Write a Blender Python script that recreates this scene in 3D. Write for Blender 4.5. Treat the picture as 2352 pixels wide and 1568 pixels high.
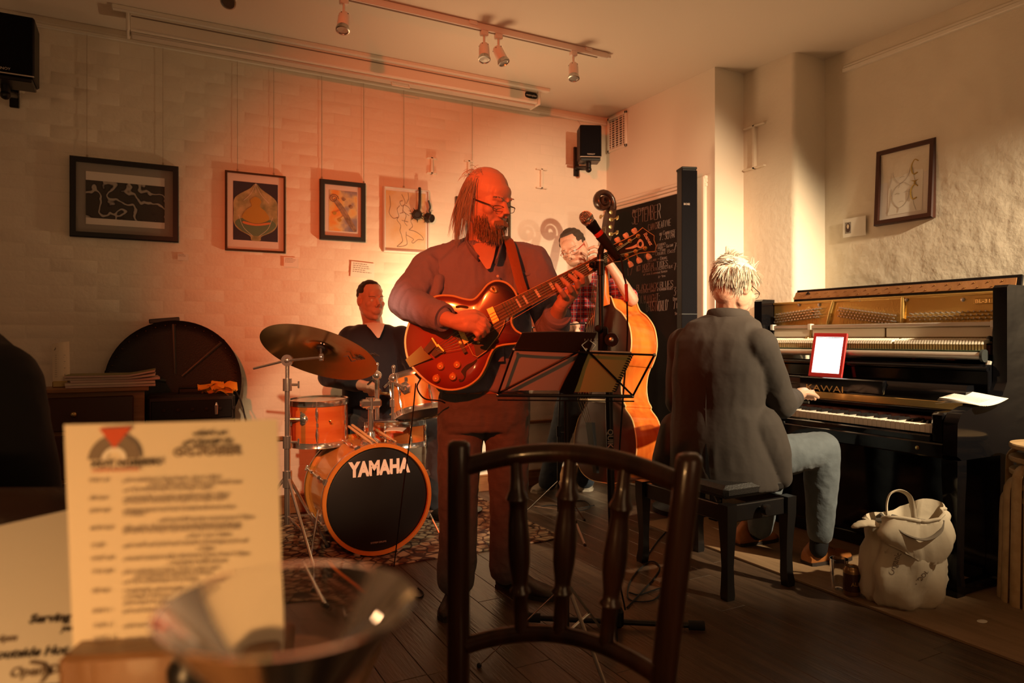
import bpy, math, random
import numpy as np
from mathutils import Vector, Matrix, noise

for _o in list(bpy.data.objects):
    bpy.data.objects.remove(_o, do_unlink=True)
SC = bpy.context.scene
COL = SC.collection
V = Vector
R = math.radians
random.seed(7)

# ------------------------------------------------------------------ camera
CAMH, YAW = 1.13, 28.0
FPX, CX, CY = 1600.0, 1176.0, 775.0
cam_data = bpy.data.cameras.new('camera')
cam = bpy.data.objects.new('camera', cam_data)
COL.objects.link(cam)
cam.location = (0, 0, CAMH)
cam.rotation_euler = (R(90), 0, R(-YAW))
cam_data.sensor_width = 36.0
cam_data.lens = 36.0 * FPX / 2352.0
cam_data.shift_y = (CY - 784.0) / 2352.0
cam_data.clip_start = 0.05
cam_data.dof.use_dof = True
cam_data.dof.focus_distance = 3.05
cam_data.dof.aperture_fstop = 3.6
SC.camera = cam

# ------------------------------------------------------------------ world, lights, exposure
SC.view_settings.view_transform = 'Standard'
SC.view_settings.look = 'None'
SC.view_settings.gamma = 1.0
SC.view_settings.use_curve_mapping = False
SC.view_settings.exposure = 0.0
world = bpy.data.worlds.new('room_glow')
SC.world = world
world.use_nodes = True
_bg = world.node_tree.nodes['Background']
_bg.inputs[0].default_value = (1.0, 0.46, 0.21, 1)
_bg.inputs[1].default_value = 0.075

def spot(name, loc, target, power, color, half, blend, size=0.05):
    d = bpy.data.lights.new(name, 'SPOT')
    d.energy = power; d.color = color; d.spot_size = R(2 * half); d.spot_blend = blend
    d.shadow_soft_size = size
    o = bpy.data.objects.new(name, d); COL.objects.link(o)
    o.location = loc
    o.rotation_euler = (V(target) - V(loc)).to_track_quat('-Z', 'Y').to_euler()
    return o
def bulb(name, loc, power, color, size=0.03):
    d = bpy.data.lights.new(name, 'POINT')
    d.energy = power; d.color = color; d.shadow_soft_size = size
    o = bpy.data.objects.new(name, d); COL.objects.link(o); o.location = loc
    return o
WARM = (1.0, 0.68, 0.36)
spot('red_stage_light', (-0.75, 0.55, 2.2), (1.22, 3.25, 1.55), 425, (1.0, 0.090, 0.013), 27, 0.8, 0.04)
spot('drum_stage_light', (-0.25, 0.3, 2.15), (0.92, 3.80, 0.66), 350, (1.0, 0.68, 0.36), 9.6, 0.5, 0.03)
spot('bass_stage_light', (2.45, 0.1, 2.45), (2.94, 4.6, 1.30), 500, (1.0, 0.70, 0.40), 20.5, 0.65, 0.03)
spot('piano_stage_light', (3.46, -0.25, 2.6), (3.18, 2.55, 1.04), 1050, (1.0, 0.77, 0.48), 25, 0.9, 0.04)
spot('wall_uplight', (1.80, 4.18, 1.20), (1.42, 4.75, 1.50), 34, (1.0, 0.66, 0.34), 68, 0.9, 0.03)
spot('ceiling_fill_light', (1.86, 4.05, 1.32), (2.25, 3.2, 2.9), 48, (1.0, 0.60, 0.30), 64, 1.0, 0.22)  # second uplight, added as white fill for ceiling and side walls
bulb('table_candle_light', (-0.33, 0.31, 0.93), 8.5, (1.0, 0.50, 0.17), 0.02)
bulb('counter_lamp_light', (-1.3, 3.0, 1.9), 3.8, (1.0, 0.52, 0.24), 0.06)
bulb('front_fill_light', (0.7, -1.5, 1.2), 25, (1.0, 0.60, 0.28), 0.6)  # unseen point light added behind the camera as general front fill

# ------------------------------------------------------------------ image frame helpers (pixel + distance -> room point)
_s, _c = math.sin(R(YAW)), math.cos(R(YAW))
FW = V((_s, _c, 0)); RT = V((_c, -_s, 0)); UP = V((0, 0, 1)); CAM = V((0, 0, CAMH))
def ray(px, py):
    return FW + RT * ((px - CX) / FPX) + UP * ((CY - py) / FPX)
def P(px, py, d):
    return CAM + ray(px, py) * d
def onY(px, py, y):
    r = ray(px, py); return CAM + r * (y / r.y)
def onX(px, py, x):
    r = ray(px, py); return CAM + r * (x / r.x)
def onZ(px, py, z):
    r = ray(px, py); return CAM + r * ((z - CAMH) / r.z)

# ------------------------------------------------------------------ materials
MATS = {}
def mat(name, color, rough=0.6, metal=0.0, bump=0.0, bscale=40, var=0.0, vscale=6, stretch=(1, 1, 1), color2=None,
        coat=0.0, trans=0.0, ior=1.45, emit=None, estr=0.0, sheen=0.0, detail=4, spec=0.5, alpha=1.0):
    if name in MATS: return MATS[name]
    m = bpy.data.materials.new(name); m.use_nodes = True
    nt = m.node_tree; b = nt.nodes['Principled BSDF']; L = nt.links
    b.inputs['Base Color'].default_value = (*color, 1); b.inputs['Roughness'].default_value = rough
    b.inputs['Metallic'].default_value = metal; b.inputs['IOR'].default_value = ior
    b.inputs['Coat Weight'].default_value = coat; b.inputs['Transmission Weight'].default_value = trans
    b.inputs['Sheen Weight'].default_value = sheen; b.inputs['Specular IOR Level'].default_value = spec
    b.inputs['Alpha'].default_value = alpha
    if coat: b.inputs['Coat Roughness'].default_value = 0.06
    if emit:
        b.inputs['Emission Color'].default_value = (*emit, 1); b.inputs['Emission Strength'].default_value = estr
    if bump or var or color2:
        tc = nt.nodes.new('ShaderNodeTexCoord'); mp = nt.nodes.new('ShaderNodeMapping')
        mp.inputs['Scale'].default_value = stretch
        L.new(tc.outputs['Object'], mp.inputs['Vector'])
        if bump:
            n = nt.nodes.new('ShaderNodeTexNoise'); n.inputs['Scale'].default_value = bscale; n.inputs['Detail'].default_value = detail
            L.new(mp.outputs[0], n.inputs['Vector'])
            bp = nt.nodes.new('ShaderNodeBump'); bp.inputs['Strength'].default_value = bump; bp.inputs['Distance'].default_value = 0.01
            L.new(n.outputs[0], bp.inputs['Height']); L.new(bp.outputs[0], b.inputs['Normal'])
        if var or color2:
            n2 = nt.nodes.new('ShaderNodeTexNoise'); n2.inputs['Scale'].default_value = vscale; n2.inputs['Detail'].default_value = 5
            L.new(mp.outputs[0], n2.inputs['Vector'])
            rp = nt.nodes.new('ShaderNodeValToRGB')
            c1 = tuple(max(0, x * (1 - var)) for x in color); c2 = color2 or tuple(min(1, x * (1 + var)) for x in color)
            rp.color_ramp.elements[0].position = 0.35; rp.color_ramp.elements[1].position = 0.65
            rp.color_ramp.elements[0].color = (*c1, 1); rp.color_ramp.elements[1].color = (*c2, 1)
            L.new(n2.outputs[0], rp.inputs[0]); L.new(rp.outputs[0], b.inputs['Base Color'])
    MATS[name] = m
    return m

# ------------------------------------------------------------------ mesh builder
ORG = {}
class MB:
    def __init__(s): s.v = []; s.f = []
    def add(s, vs, fs, M=None):
        k = len(s.v)
        s.v += [tuple(M @ V(p)) for p in vs] if M is not None else [tuple(p) for p in vs]
        s.f += [tuple(i + k for i in f) for f in fs]
        return s
    def box(s, x0, x1, y0, y1, z0, z1, M=None, bev=0.0):
        if x0 > x1: x0, x1 = x1, x0
        if y0 > y1: y0, y1 = y1, y0
        if z0 > z1: z0, z1 = z1, z0
        b = min(bev, .45 * (x1 - x0), .45 * (y1 - y0), .45 * (z1 - z0))
        if b <= 0:
            vs = [(x, y, z) for z in (z0, z1) for y in (y0, y1) for x in (x0, x1)]
            fs = [(0, 2, 3, 1), (4, 5, 7, 6), (0, 1, 5, 4), (2, 6, 7, 3), (0, 4, 6, 2), (1, 3, 7, 5)]
            return s.add(vs, fs, M)
        vs = []; idx = {}
        X, Y, Z = (x0, x1), (y0, y1), (z0, z1)
        for i in (0, 1):
            for j in (0, 1):
                for k in (0, 1):
                    sx, sy, sz = 1 - 2 * i, 1 - 2 * j, 1 - 2 * k
                    for a in range(3):
                        p = [X[i] + sx * b, Y[j] + sy * b, Z[k] + sz * b]
                        p[a] = (X[i], Y[j], Z[k])[a]
                        idx[i, j, k, a] = len(vs); vs.append(tuple(p))
        fs = []
        for i in (0, 1):
            q = [idx[i, 0, 0, 0], idx[i, 1, 0, 0], idx[i, 1, 1, 0], idx[i, 0, 1, 0]]; fs.append(q if i else q[::-1])
            q = [idx[0, i, 0, 1], idx[0, i, 1, 1], idx[1, i, 1, 1], idx[1, i, 0, 1]]; fs.append(q if i else q[::-1])
            q = [idx[0, 0, i, 2], idx[1, 0, i, 2], idx[1, 1, i, 2], idx[0, 1, i, 2]]; fs.append(q if i else q[::-1])
        for j in (0, 1):
            for k in (0, 1):
                fs.append([idx[0, j, k, 1], idx[1, j, k, 1], idx[1, j, k, 2], idx[0, j, k, 2]])
                fs.append([idx[j, 0, k, 0], idx[j, 1, k, 0], idx[j, 1, k, 2], idx[j, 0, k, 2]])
                fs.append([idx[j, k, 0, 0], idx[j, k, 1, 0], idx[j, k, 1, 1], idx[j, k, 0, 1]])
        for i in (0, 1):
            for j in (0, 1):
                for k in (0, 1): fs.append([idx[i, j, k, 0], idx[i, j, k, 1], idx[i, j, k, 2]])
        return s.add(vs, fs, M)
    def cbox(s, c, sx, sy, sz, M=None, bev=0.0):
        T = Matrix.Translation(c)
        if M is not None: T = T @ M.to_4x4()
        return s.box(-sx / 2, sx / 2, -sy / 2, sy / 2, -sz / 2, sz / 2, T, bev)
    def tube(s, path, r, n=10, closed=False, caps=True, flat=None):
        path = [V(p) for p in path]; m = len(path)
        rs = r if isinstance(r, (list, tuple)) else [r] * m
        tans = []
        for i in range(m):
            a = path[(i - 1) % m] if (closed or i) else path[0]
            b = path[(i + 1) % m] if (closed or i < m - 1) else path[m - 1]
            t = b - a
            tans.append(t.normalized() if t.length > 1e-9 else V((0, 0, 1)))
        t0 = tans[0]; u = t0.orthogonal().normalized() if flat is None else (V(flat) - t0 * V(flat).dot(t0)).normalized()
        vs = []; prev = t0
        for i in range(m):
            q = prev.rotation_difference(tans[i]); u = q @ u; prev = tans[i]
            u = (u - tans[i] * u.dot(tans[i])).normalized(); w = tans[i].cross(u)
            rr = rs[i]; ra, rb = rr if isinstance(rr, (tuple, list)) else (rr, rr)
            for k in range(n):
                a = 2 * math.pi * k / n
                vs.append(path[i] + u * (ra * math.cos(a)) + w * (rb * math.sin(a)))
        fs = []
        for i in range(m if closed else m - 1):
            for k in range(n):
                a, b = i * n + k, i * n + (k + 1) % n
                c, d = ((i + 1) % m) * n + k, ((i + 1) % m) * n + (k + 1) % n
                fs.append((a, b, d, c))
        if caps and not closed:
            fs.append(tuple(range(n))[::-1]); fs.append(tuple((m - 1) * n + k for k in range(n)))
        return s.add(vs, fs)
    def cyl(s, a, b, r, r2=None, n=16):
        return s.tube([a, b], [r, r if r2 is None else r2], n)
    def lathe(s, prof, M=None, n=24, cap=True):
        vs = []; fs = []; m = len(prof)
        for r, z in prof:
            for k in range(n):
                a = 2 * math.pi * k / n; vs.append((r * math.cos(a), r * math.sin(a), z))
        for i in range(m - 1):
            for k in range(n):
                fs.append((i * n + k, i * n + (k + 1) % n, (i + 1) * n + (k + 1) % n, (i + 1) * n + k))
        if cap:
            fs.append(tuple(range(n))[::-1]); fs.append(tuple((m - 1) * n + k for k in range(n)))
        return s.add(vs, fs, M)
    def prism(s, poly, h0, h1, M=None):
        n = len(poly)
        vs = [(x, y, h0) for x, y in poly] + [(x, y, h1) for x, y in poly]
        fs = [tuple(range(n))[::-1], tuple(range(n, 2 * n))] + [(i, (i + 1) % n, n + (i + 1) % n, n + i) for i in range(n)]
        return s.add(vs, fs, M)
    def sphere(s, c, r, n=14, M=None):
        rx, ry, rz = r if isinstance(r, (tuple, list)) else (r, r, r)
        m = max(6, n // 2 + 1); vs = []; fs = []
        T = Matrix.Translation(c)
        if M is not None: T = T @ M.to_4x4()
        for i in range(1, m):
            t = math.pi * i / m
            for k in range(n):
                a = 2 * math.pi * k / n
                vs.append((rx * math.sin(t) * math.cos(a), ry * math.sin(t) * math.sin(a), rz * math.cos(t)))
        top = len(vs); vs.append((0, 0, rz)); bot = len(vs); vs.append((0, 0, -rz))
        for i in range(m - 2):
            for k in range(n): fs.append((i * n + k, (i + 1) * n + k, (i + 1) * n + (k + 1) % n, i * n + (k + 1) % n))
        for k in range(n):
            fs.append((top, k, (k + 1) % n)); fs.append((bot, (m - 2) * n + (k + 1) % n, (m - 2) * n + k))
        return s.add(vs, fs, T)
    def loft(s, rings, closed=False, caps=True):
        n = len(rings[0]); m = len(rings); vs = [p for r in rings for p in r]; fs = []
        for i in range(m if closed else m - 1):
            for k in range(n):
                j = (i + 1) % m
                fs.append((i * n + k, i * n + (k + 1) % n, j * n + (k + 1) % n, j * n + k))
        if caps and not closed:
            fs.append(tuple(range(n))[::-1]); fs.append(tuple((m - 1) * n + k for k in range(n)))
        return s.add(vs, fs)
    def sheet(s, fn, nu, nv, thick=0.0):
        g = [[V(fn(i / nu, j / nv)) for j in range(nv + 1)] for i in range(nu + 1)]
        vs = [p for row in g for p in row]; w = nv + 1
        fs = [(i * w + j, (i + 1) * w + j, (i + 1) * w + j + 1, i * w + j + 1) for i in range(nu) for j in range(nv)]
        if thick:
            nn = (g[1][0] - g[0][0]).cross(g[0][1] - g[0][0]).normalized() * thick
            k = len(vs); vs += [p - nn for p in vs]
            fs += [tuple(q + k for q in f[::-1]) for f in fs]
            edge = [i * w for i in range(nu + 1)] + [nu * w + j for j in range(1, nv + 1)] + [i * w + nv for i in range(nu - 1, -1, -1)] + [j for j in range(nv - 1, 0, -1)]
            fs += [(edge[q], edge[(q + 1) % len(edge)], edge[(q + 1) % len(edge)] + k, edge[q] + k) for q in range(len(edge))]
        return s.add(vs, fs)
    def mesh(s, name, org=(0, 0, 0), smooth=True, angle=38):
        me = bpy.data.meshes.new(name); o = V(org)
        me.from_pydata([tuple(V(p) - o) for p in s.v], [], s.f)
        me.validate(); me.update()
        if smooth:
            me.polygons.foreach_set('use_smooth', [True] * len(me.polygons))
            me.set_sharp_from_angle(angle=R(angle))
        return me
    def build(s, name, m, parent=None, smooth=True, label=None, angle=38, kind=None, org=None):
        o0 = ORG[parent.name] if parent is not None else (V(org) if org is not None else V((0, 0, 0)))
        me = s.mesh(name, o0, smooth, angle)
        me.materials.append(MATS[m] if isinstance(m, str) else m)
        o = bpy.data.objects.new(name, me); COL.objects.link(o)
        ORG[o.name] = V(o0)
        if parent is not None: o.parent = parent
        else: o.location = o0
        if label: o['label'] = label
        if kind: o['kind'] = kind
        return o

def thing(name, label, cat, loc=(0, 0, 0), group=None):
    o = bpy.data.objects.new(name, None); COL.objects.link(o)
    o.location = loc; o.empty_display_size = 0.1
    o['label'] = label; o['category'] = cat
    if group: o['group'] = group
    ORG[o.name] = V(loc)
    return o
def tag(o, label, cat, group=None):
    o['label'] = label; o['category'] = cat
    if group: o['group'] = group
    return o
def struct(o):
    o['kind'] = 'structure'; return o
def put(me, name, m, parent, loc, rot=None):
    """one more object with shared mesh data, local to its parent's origin"""
    o = bpy.data.objects.new(name, me); COL.objects.link(o)
    o.parent = parent; o.location = V(loc) - ORG[parent.name]
    if rot is not None: o.rotation_euler = rot
    ORG[o.name] = V(loc)
    return o
def basis(o, x, y, z=None):
    x = V(x).normalized(); y = V(y); y = (y - x * y.dot(x)).normalized(); z = x.cross(y) if z is None else V(z)
    return Matrix(((x.x, y.x, z.x, o[0]), (x.y, y.y, z.y, o[1]), (x.z, y.z, z.z, o[2]), (0, 0, 0, 1)))
def along(a, b):
    """matrix whose z axis runs from a to b, origin a"""
    a, b = V(a), V(b); z = (b - a).normalized(); x = z.orthogonal().normalized()
    return basis(a, x, z.cross(x))
def spline(pts, n=8, closed=False):
    """Catmull-Rom through points"""
    pts = [V(p) if len(p) == 3 else V((p[0], p[1], 0)) for p in pts]; m = len(pts); out = []
    for i in range(m if closed else m - 1):
        p1, p2 = pts[i], pts[(i + 1) % m]
        p0 = pts[(i - 1) % m] if (closed or i) else p1 * 2 - p2
        p3 = pts[(i + 2) % m] if (closed or i < m - 2) else p2 * 2 - p1
        for k in range(n):
            t = k / n
            out.append(0.5 * ((2 * p1) + (p2 - p0) * t + (2 * p0 - 5 * p1 + 4 * p2 - p3) * t * t + (3 * p1 - p0 - 3 * p2 + p3) * t ** 3))
    if not closed: out.append(pts[-1])
    return out
def sp2(pts, n=8, closed=True):
    return [(p.x, p.y) for p in spline(pts, n, closed)]

# ---- lettering
def print_text(name, txt, M, size, m, parent, bold=0.0, align='LEFT', shear=0.0, depth=0.0004, xscale=1.0):
    cu = bpy.data.curves.new('t', 'FONT'); cu.body = txt; cu.size = size; cu.offset = bold * size; cu.extrude = depth
    cu.align_x = align; cu.shear = shear; cu.resolution_u = 3
    ob = bpy.data.objects.new('t', cu)
    me = bpy.data.meshes.new_from_object(ob)
    bpy.data.objects.remove(ob); bpy.data.curves.remove(cu)
    mb = MB(); mb.add([(v.co.x * xscale, v.co.y, v.co.z) for v in me.vertices], [tuple(p.vertices) for p in me.polygons], M)
    bpy.data.meshes.remove(me)
    return mb.build(name, m, parent, smooth=False)
_G = {
 'A': '0,0 2,6 4,0|1,2.4 3,2.4', 'B': '0,0 0,6 3,6 3.6,4.8 3,3.2 0,3.2|3,3.2 4,1.6 3,0 0,0', 'C': '4,5 3,6 1,6 0,4.5 0,1.5 1,0 3,0 4,1',
 'D': '0,0 0,6 2.5,6 4,4 4,2 2.5,0 0,0', 'E': '4,6 0,6 0,0 4,0|0,3 3,3', 'F': '4,6 0,6 0,0|0,3 3,3', 'G': '4,5 3,6 1,6 0,4.5 0,1.5 1,0 3,0 4,1 4,2.8 2.4,2.8',
 'H': '0,0 0,6|4,0 4,6|0,3 4,3', 'I': '2,0 2,6', 'J': '3,6 3,1 2,0 1,0 0,1', 'K': '0,0 0,6|4,6 0,2.6 4,0', 'L': '0,6 0,0 3.6,0', 'M': '0,0 0.3,6 2,2 3.7,6 4,0',
 'N': '0,0 0,6 4,0 4,6', 'O': '1,0 0,1.5 0,4.5 1,6 3,6 4,4.5 4,1.5 3,0 1,0', 'P': '0,0 0,6 3,6 4,4.8 3,3 0,3', 'Q': '1,0 0,1.5 0,4.5 1,6 3,6 4,4.5 4,1.5 3,0 1,0|2.5,1.5 4,-.4',
 'R': '0,0 0,6 3,6 4,4.8 3,3.2 0,3.2|2,3.2 4,0', 'S': '4,5 3,6 1,6 0,4.8 1,3.4 3,2.8 4,1.4 3,0 1,0 0,1', 'T': '2,0 2,6|0,6 4,6', 'U': '0,6 0,1.5 1,0 3,0 4,1.5 4,6',
 'V': '0,6 2,0 4,6', 'W': '0,6 1,0 2,4 3,0 4,6', 'X': '0,0 4,6|0,6 4,0', 'Y': '0,6 2,3 4,6|2,3 2,0', 'Z': '0,6 4,6 0,0 4,0',
 '0': '1,0 0,1.5 0,4.5 1,6 3,6 4,4.5 4,1.5 3,0 1,0', '1': '1,5 2,6 2,0', '2': '0,5 1,6 3,6 4,4.6 0,0 4,0', '3': '0,6 4,6 2,3.6 4,2 3,0 0,.4', '4': '3,0 3,6 0,2 4,2',
 '5': '4,6 0,6 0,3.4 3,3.6 4,1.8 3,0 0,.4', '6': '3,6 1,4 0,1.5 1,0 3,0 4,1.5 3,3 0,2', '7': '0,6 4,6 1,0', '8': '2,3 0,4.5 2,6 4,4.5 2,3 0,1.5 2,0 4,1.5 2,3', '9': '4,4 1,3 0,4.5 1,6 3,6 4,4 3,0',
 '-': '0,3 3,3', "'": '1,6 1,4.6', '~': '0,2.6 1.2,3.4 2.6,2.6 4,3.4', '&': '4,0 1,4.6 2,6 3,4.6 0,1.4 1,0 4,2.4', ':': '1,1 1,1.5|1,4 1,4.5', '.': '1,0 1,.4', '/': '0,0 4,6', '*': '0,3 2,4|1,4.5 1,2.5'}
def hand_text(name, txt, M, size, m, parent, w=0.0022, jit=0.10, gap=0.34, lower=0.72, tall=1.0, seed=1):
    rnd = random.Random(seed); mb = MB(); x = 0.0; u = size / 6
    for ch in txt:
        if ch == ' ': x += size * 0.4; continue
        g = _G.get(ch.upper())
        if g is None: continue
        k = lower if ch.islower() else 1.0
        dy = rnd.uniform(-jit, jit) * size * .4; sl = rnd.uniform(-.1, .25)
        for st in g.split('|'):
            pts = []
            for q in st.split():
                a, b = map(float, q.split(','))
                a += rnd.uniform(-jit, jit) * 2; b += rnd.uniform(-jit, jit) * 2
                pts.append(M @ V((x + (a * .85 + b * sl * .4) * u * k, dy + b * u * k * tall, 0.0)))
            mb.tube(pts, w / 2, n=4)
        x += size * k * (.62 + gap * .3)
    return mb.build(name, m, parent, smooth=False)
# ------------------------------------------------------------------ palette
mat('wall_paint', (0.78, 0.70, 0.58), 0.75, bump=0.35, bscale=22, var=0.03, vscale=2.5)
mat('brick_paint', (0.80, 0.72, 0.60), 0.72, bump=0.28, bscale=26)
mat('plaster_rough', (0.76, 0.68, 0.55), 0.7, bump=1.0, bscale=9, var=0.04, vscale=3, detail=8)
mat('ceiling_paint', (0.74, 0.66, 0.56), 0.8, bump=0.08, bscale=12)
mat('white_gloss', (0.80, 0.75, 0.66), 0.4)
mat('white_paint', (0.80, 0.74, 0.64), 0.6)
mat('off_white', (0.62, 0.56, 0.48), 0.5)
mat('white_lamp', (0.72, 0.68, 0.62), 0.35)
mat('lamp_glass', (0.30, 0.27, 0.24), 0.2, metal=0.6)
mat('black_plastic', (0.007, 0.007, 0.008), 0.42, spec=0.22)
mat('black_grille', (0.005, 0.005, 0.007), 0.75, bump=0.4, bscale=400, spec=0.12)
mat('black_metal', (0.012, 0.011, 0.011), 0.35, metal=0.2)
mat('rubber', (0.010, 0.010, 0.010), 0.8)
mat('chrome', (0.88, 0.86, 0.82), 0.17, metal=0.92)
mat('steel', (0.55, 0.53, 0.50), 0.3, metal=1.0)
mat('brass', (0.80, 0.56, 0.22), 0.22, metal=1.0)
mat('old_brass', (0.55, 0.40, 0.17), 0.35, metal=1.0)
mat('gold_paint', (0.62, 0.40, 0.12), 0.32, metal=0.75, bump=0.1, bscale=120)
mat('wire', (0.45, 0.36, 0.26), 0.4, metal=0.4)
mat('floor_base', (0.02, 0.012, 0.008), 0.6)
def wood(name, c1, c2, rough=0.4, scale=3.0, stretch=(14, 1, 14), coat=0.0, bump=0.15):
    m = mat(name, c1, rough, bump=bump, bscale=scale * 4, stretch=stretch, coat=coat, color2=c2, vscale=scale)
    return m
for i, (a, b) in enumerate([((0.060, 0.038, 0.024), (0.105, 0.066, 0.042)), ((0.052, 0.033, 0.021), (0.090, 0.057, 0.036)), ((0.070, 0.044, 0.028), (0.115, 0.073, 0.046))]):
    wood('plank_%d' % i, a, b, 0.36, 2.2, (12, 1, 12), bump=0.25)
wood('pale_ply', (0.42, 0.27, 0.13), (0.52, 0.35, 0.18), 0.5, 3, (1, 8, 8))
wood('ply_sheet', (0.22, 0.14, 0.075), (0.28, 0.18, 0.10), 0.55, 3, (10, 1, 10))
wood('dark_wood', (0.022, 0.008, 0.004), (0.045, 0.015, 0.007), 0.28, 4, (10, 10, 1), coat=0.3, bump=0.05)
wood('chest_wood', (0.20, 0.085, 0.03), (0.28, 0.13, 0.05), 0.4, 4, (1, 10, 10))
mat('black_lacquer', (0.004, 0.004, 0.005), 0.10, coat=0.15, spec=0.35)
mat('paper', (0.80, 0.76, 0.68), 0.8)
mat('card_cream', (0.80, 0.70, 0.54), 0.7)
mat('ink', (0.05, 0.04, 0.035), 0.8)
mat('ink_soft', (0.22, 0.17, 0.13), 0.8)
mat('ink_grey', (0.40, 0.34, 0.29), 0.8)
mat('ink_red', (0.62, 0.10, 0.04), 0.8)
mat('chalk', (0.30, 0.27, 0.245), 0.95)
mat('chalkboard', (0.014, 0.012, 0.011), 0.75, var=0.35, vscale=2.5, spec=0.2)
mat('picture_glass', (1, 1, 1), 0.02, trans=1.0, ior=1.05, alpha=0.12)
mat('frame_black', (0.012, 0.011, 0.012), 0.35)
mat('frame_bronze', (0.10, 0.055, 0.03), 0.3, metal=0.7)
mat('frame_graphite', (0.030, 0.034, 0.034), 0.4)
mat('frame_white', (0.70, 0.66, 0.60), 0.35)
mat('frame_maroon', (0.055, 0.017, 0.010), 0.35)
mat('mount_grey', (0.30, 0.27, 0.24), 0.8)
mat('mount_white', (0.72, 0.66, 0.60), 0.8)
mat('navy_print', (0.035, 0.032, 0.05), 0.7)
mat('onion_print', (0.20, 0.22, 0.10), 0.7, color2=(0.50, 0.42, 0.22), vscale=16)
mat('ochre_print', (0.45, 0.28, 0.05), 0.7)
mat('green_print', (0.12, 0.20, 0.12), 0.7)
mat('orange_print', (0.62, 0.22, 0.07), 0.7)
mat('blush_print', (0.72, 0.60, 0.46), 0.7, color2=(0.66, 0.40, 0.16), vscale=5)
mat('gourd_print', (0.30, 0.20, 0.13), 0.7, var=0.4, vscale=30)

def vein_print():
    m = bpy.data.materials.new('swirl_print'); m.use_nodes = True; nt = m.node_tree; b = nt.nodes['Principled BSDF']
    tc = nt.nodes.new('ShaderNodeTexCoord'); w = nt.nodes.new('ShaderNodeTexWave'); w.bands_direction = 'DIAGONAL'
    w.inputs['Scale'].default_value = 5.0; w.inputs['Distortion'].default_value = 14; w.inputs['Detail'].default_value = 2.2; w.inputs['Detail Scale'].default_value = 1.7
    r = nt.nodes.new('ShaderNodeValToRGB'); e = r.color_ramp.elements
    e[0].position = 0.80; e[0].color = (0.022, 0.017, 0.016, 1); e[1].position = 0.97; e[1].color = (0.42, 0.37, 0.32, 1)
    x = r.color_ramp.elements.new(0.45); x.color = (0.05, 0.04, 0.036, 1)
    nt.links.new(tc.outputs['Object'], w.inputs[0]); nt.links.new(w.outputs[0], r.inputs[0]); nt.links.new(r.outputs[0], b.inputs['Base Color'])
    b.inputs['Roughness'].default_value = 0.7; MATS['swirl_print'] = m
vein_print()
def wash_print():
    m = bpy.data.materials.new('wash_print'); m.use_nodes = True; nt = m.node_tree; b = nt.nodes['Principled BSDF']
    tc = nt.nodes.new('ShaderNodeTexCoord'); n = nt.nodes.new('ShaderNodeTexNoise'); n.inputs['Scale'].default_value = 5; n.inputs['Detail'].default_value = 4
    mp = nt.nodes.new('ShaderNodeMapping'); mp.inputs['Location'].default_value = (0.30, 0, 0.55)
    r = nt.nodes.new('ShaderNodeValToRGB'); e = r.color_ramp.elements
    e[0].position = 0.32; e[0].color = (0.14, 0.14, 0.22, 1); e[1].position = 0.68; e[1].color = (0.75, 0.20, 0.05, 1)
    for p, c in ((0.43, (0.33, 0.29, 0.30, 1)), (0.50, (0.70, 0.55, 0.25, 1)), (0.57, (0.78, 0.36, 0.08, 1))):
        x = r.color_ramp.elements.new(p); x.color = c
    nt.links.new(tc.outputs['Object'], mp.inputs[0]); nt.links.new(mp.outputs[0], n.inputs['Vector']); nt.links.new(n.outputs[0], r.inputs[0]); nt.links.new(r.outputs[0], b.inputs['Base Color'])
    b.inputs['Roughness'].default_value = 0.7; MATS['wash_print'] = m
wash_print()

# ------------------------------------------------------------------ room shell
YB, XA, XB, XC, ZC = 4.63, 3.33, 3.59, 3.87, 2.91
YS1, YS2 = 3.42, 3.00
fl = struct(MB().box(-2.6, 4.0, -0.6, 4.8, -0.12, -0.012).build('floor', 'floor_base'))
_rnd = random.Random(3)
_pl = {}
for i in range(-16, 24):
    x0 = i * 0.141
    y = -0.5 - _rnd.uniform(0, 1.0)
    while y < 4.6:
        ln = _rnd.choice((1.1, 1.35, 1.6)); y0, y1 = max(y, -0.6), min(y + ln, 4.63)
        if y1 - y0 > 0.05 and not (y1 < 0.9 and x0 > -2):
            key = (round(y1 - y0, 3), _rnd.randrange(3)); 
            if key not in _pl:
                me = MB().box(0.0008, 0.1402, 0.0008, y1 - y0 - 0.0008, -0.012, 0.0, bev=0.0015).mesh('plank', smooth=False)
                me.materials.append(MATS['plank_%d' % key[1]]); _pl[key] = me
            put(_pl[key], 'plank', None, fl, (x0, y0, _rnd.uniform(-0.0006, 0.0)))
        y += ln
struct(MB().box(-2.6, 4.0, -0.6, 4.8, ZC, ZC + 0.1).build('ceiling', 'ceiling_paint'))
wb = struct(MB().box(-2.6, XA + 0.5, YB, YB + 0.14, 0, ZC).build('wall_back', 'wall_paint'))
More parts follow.
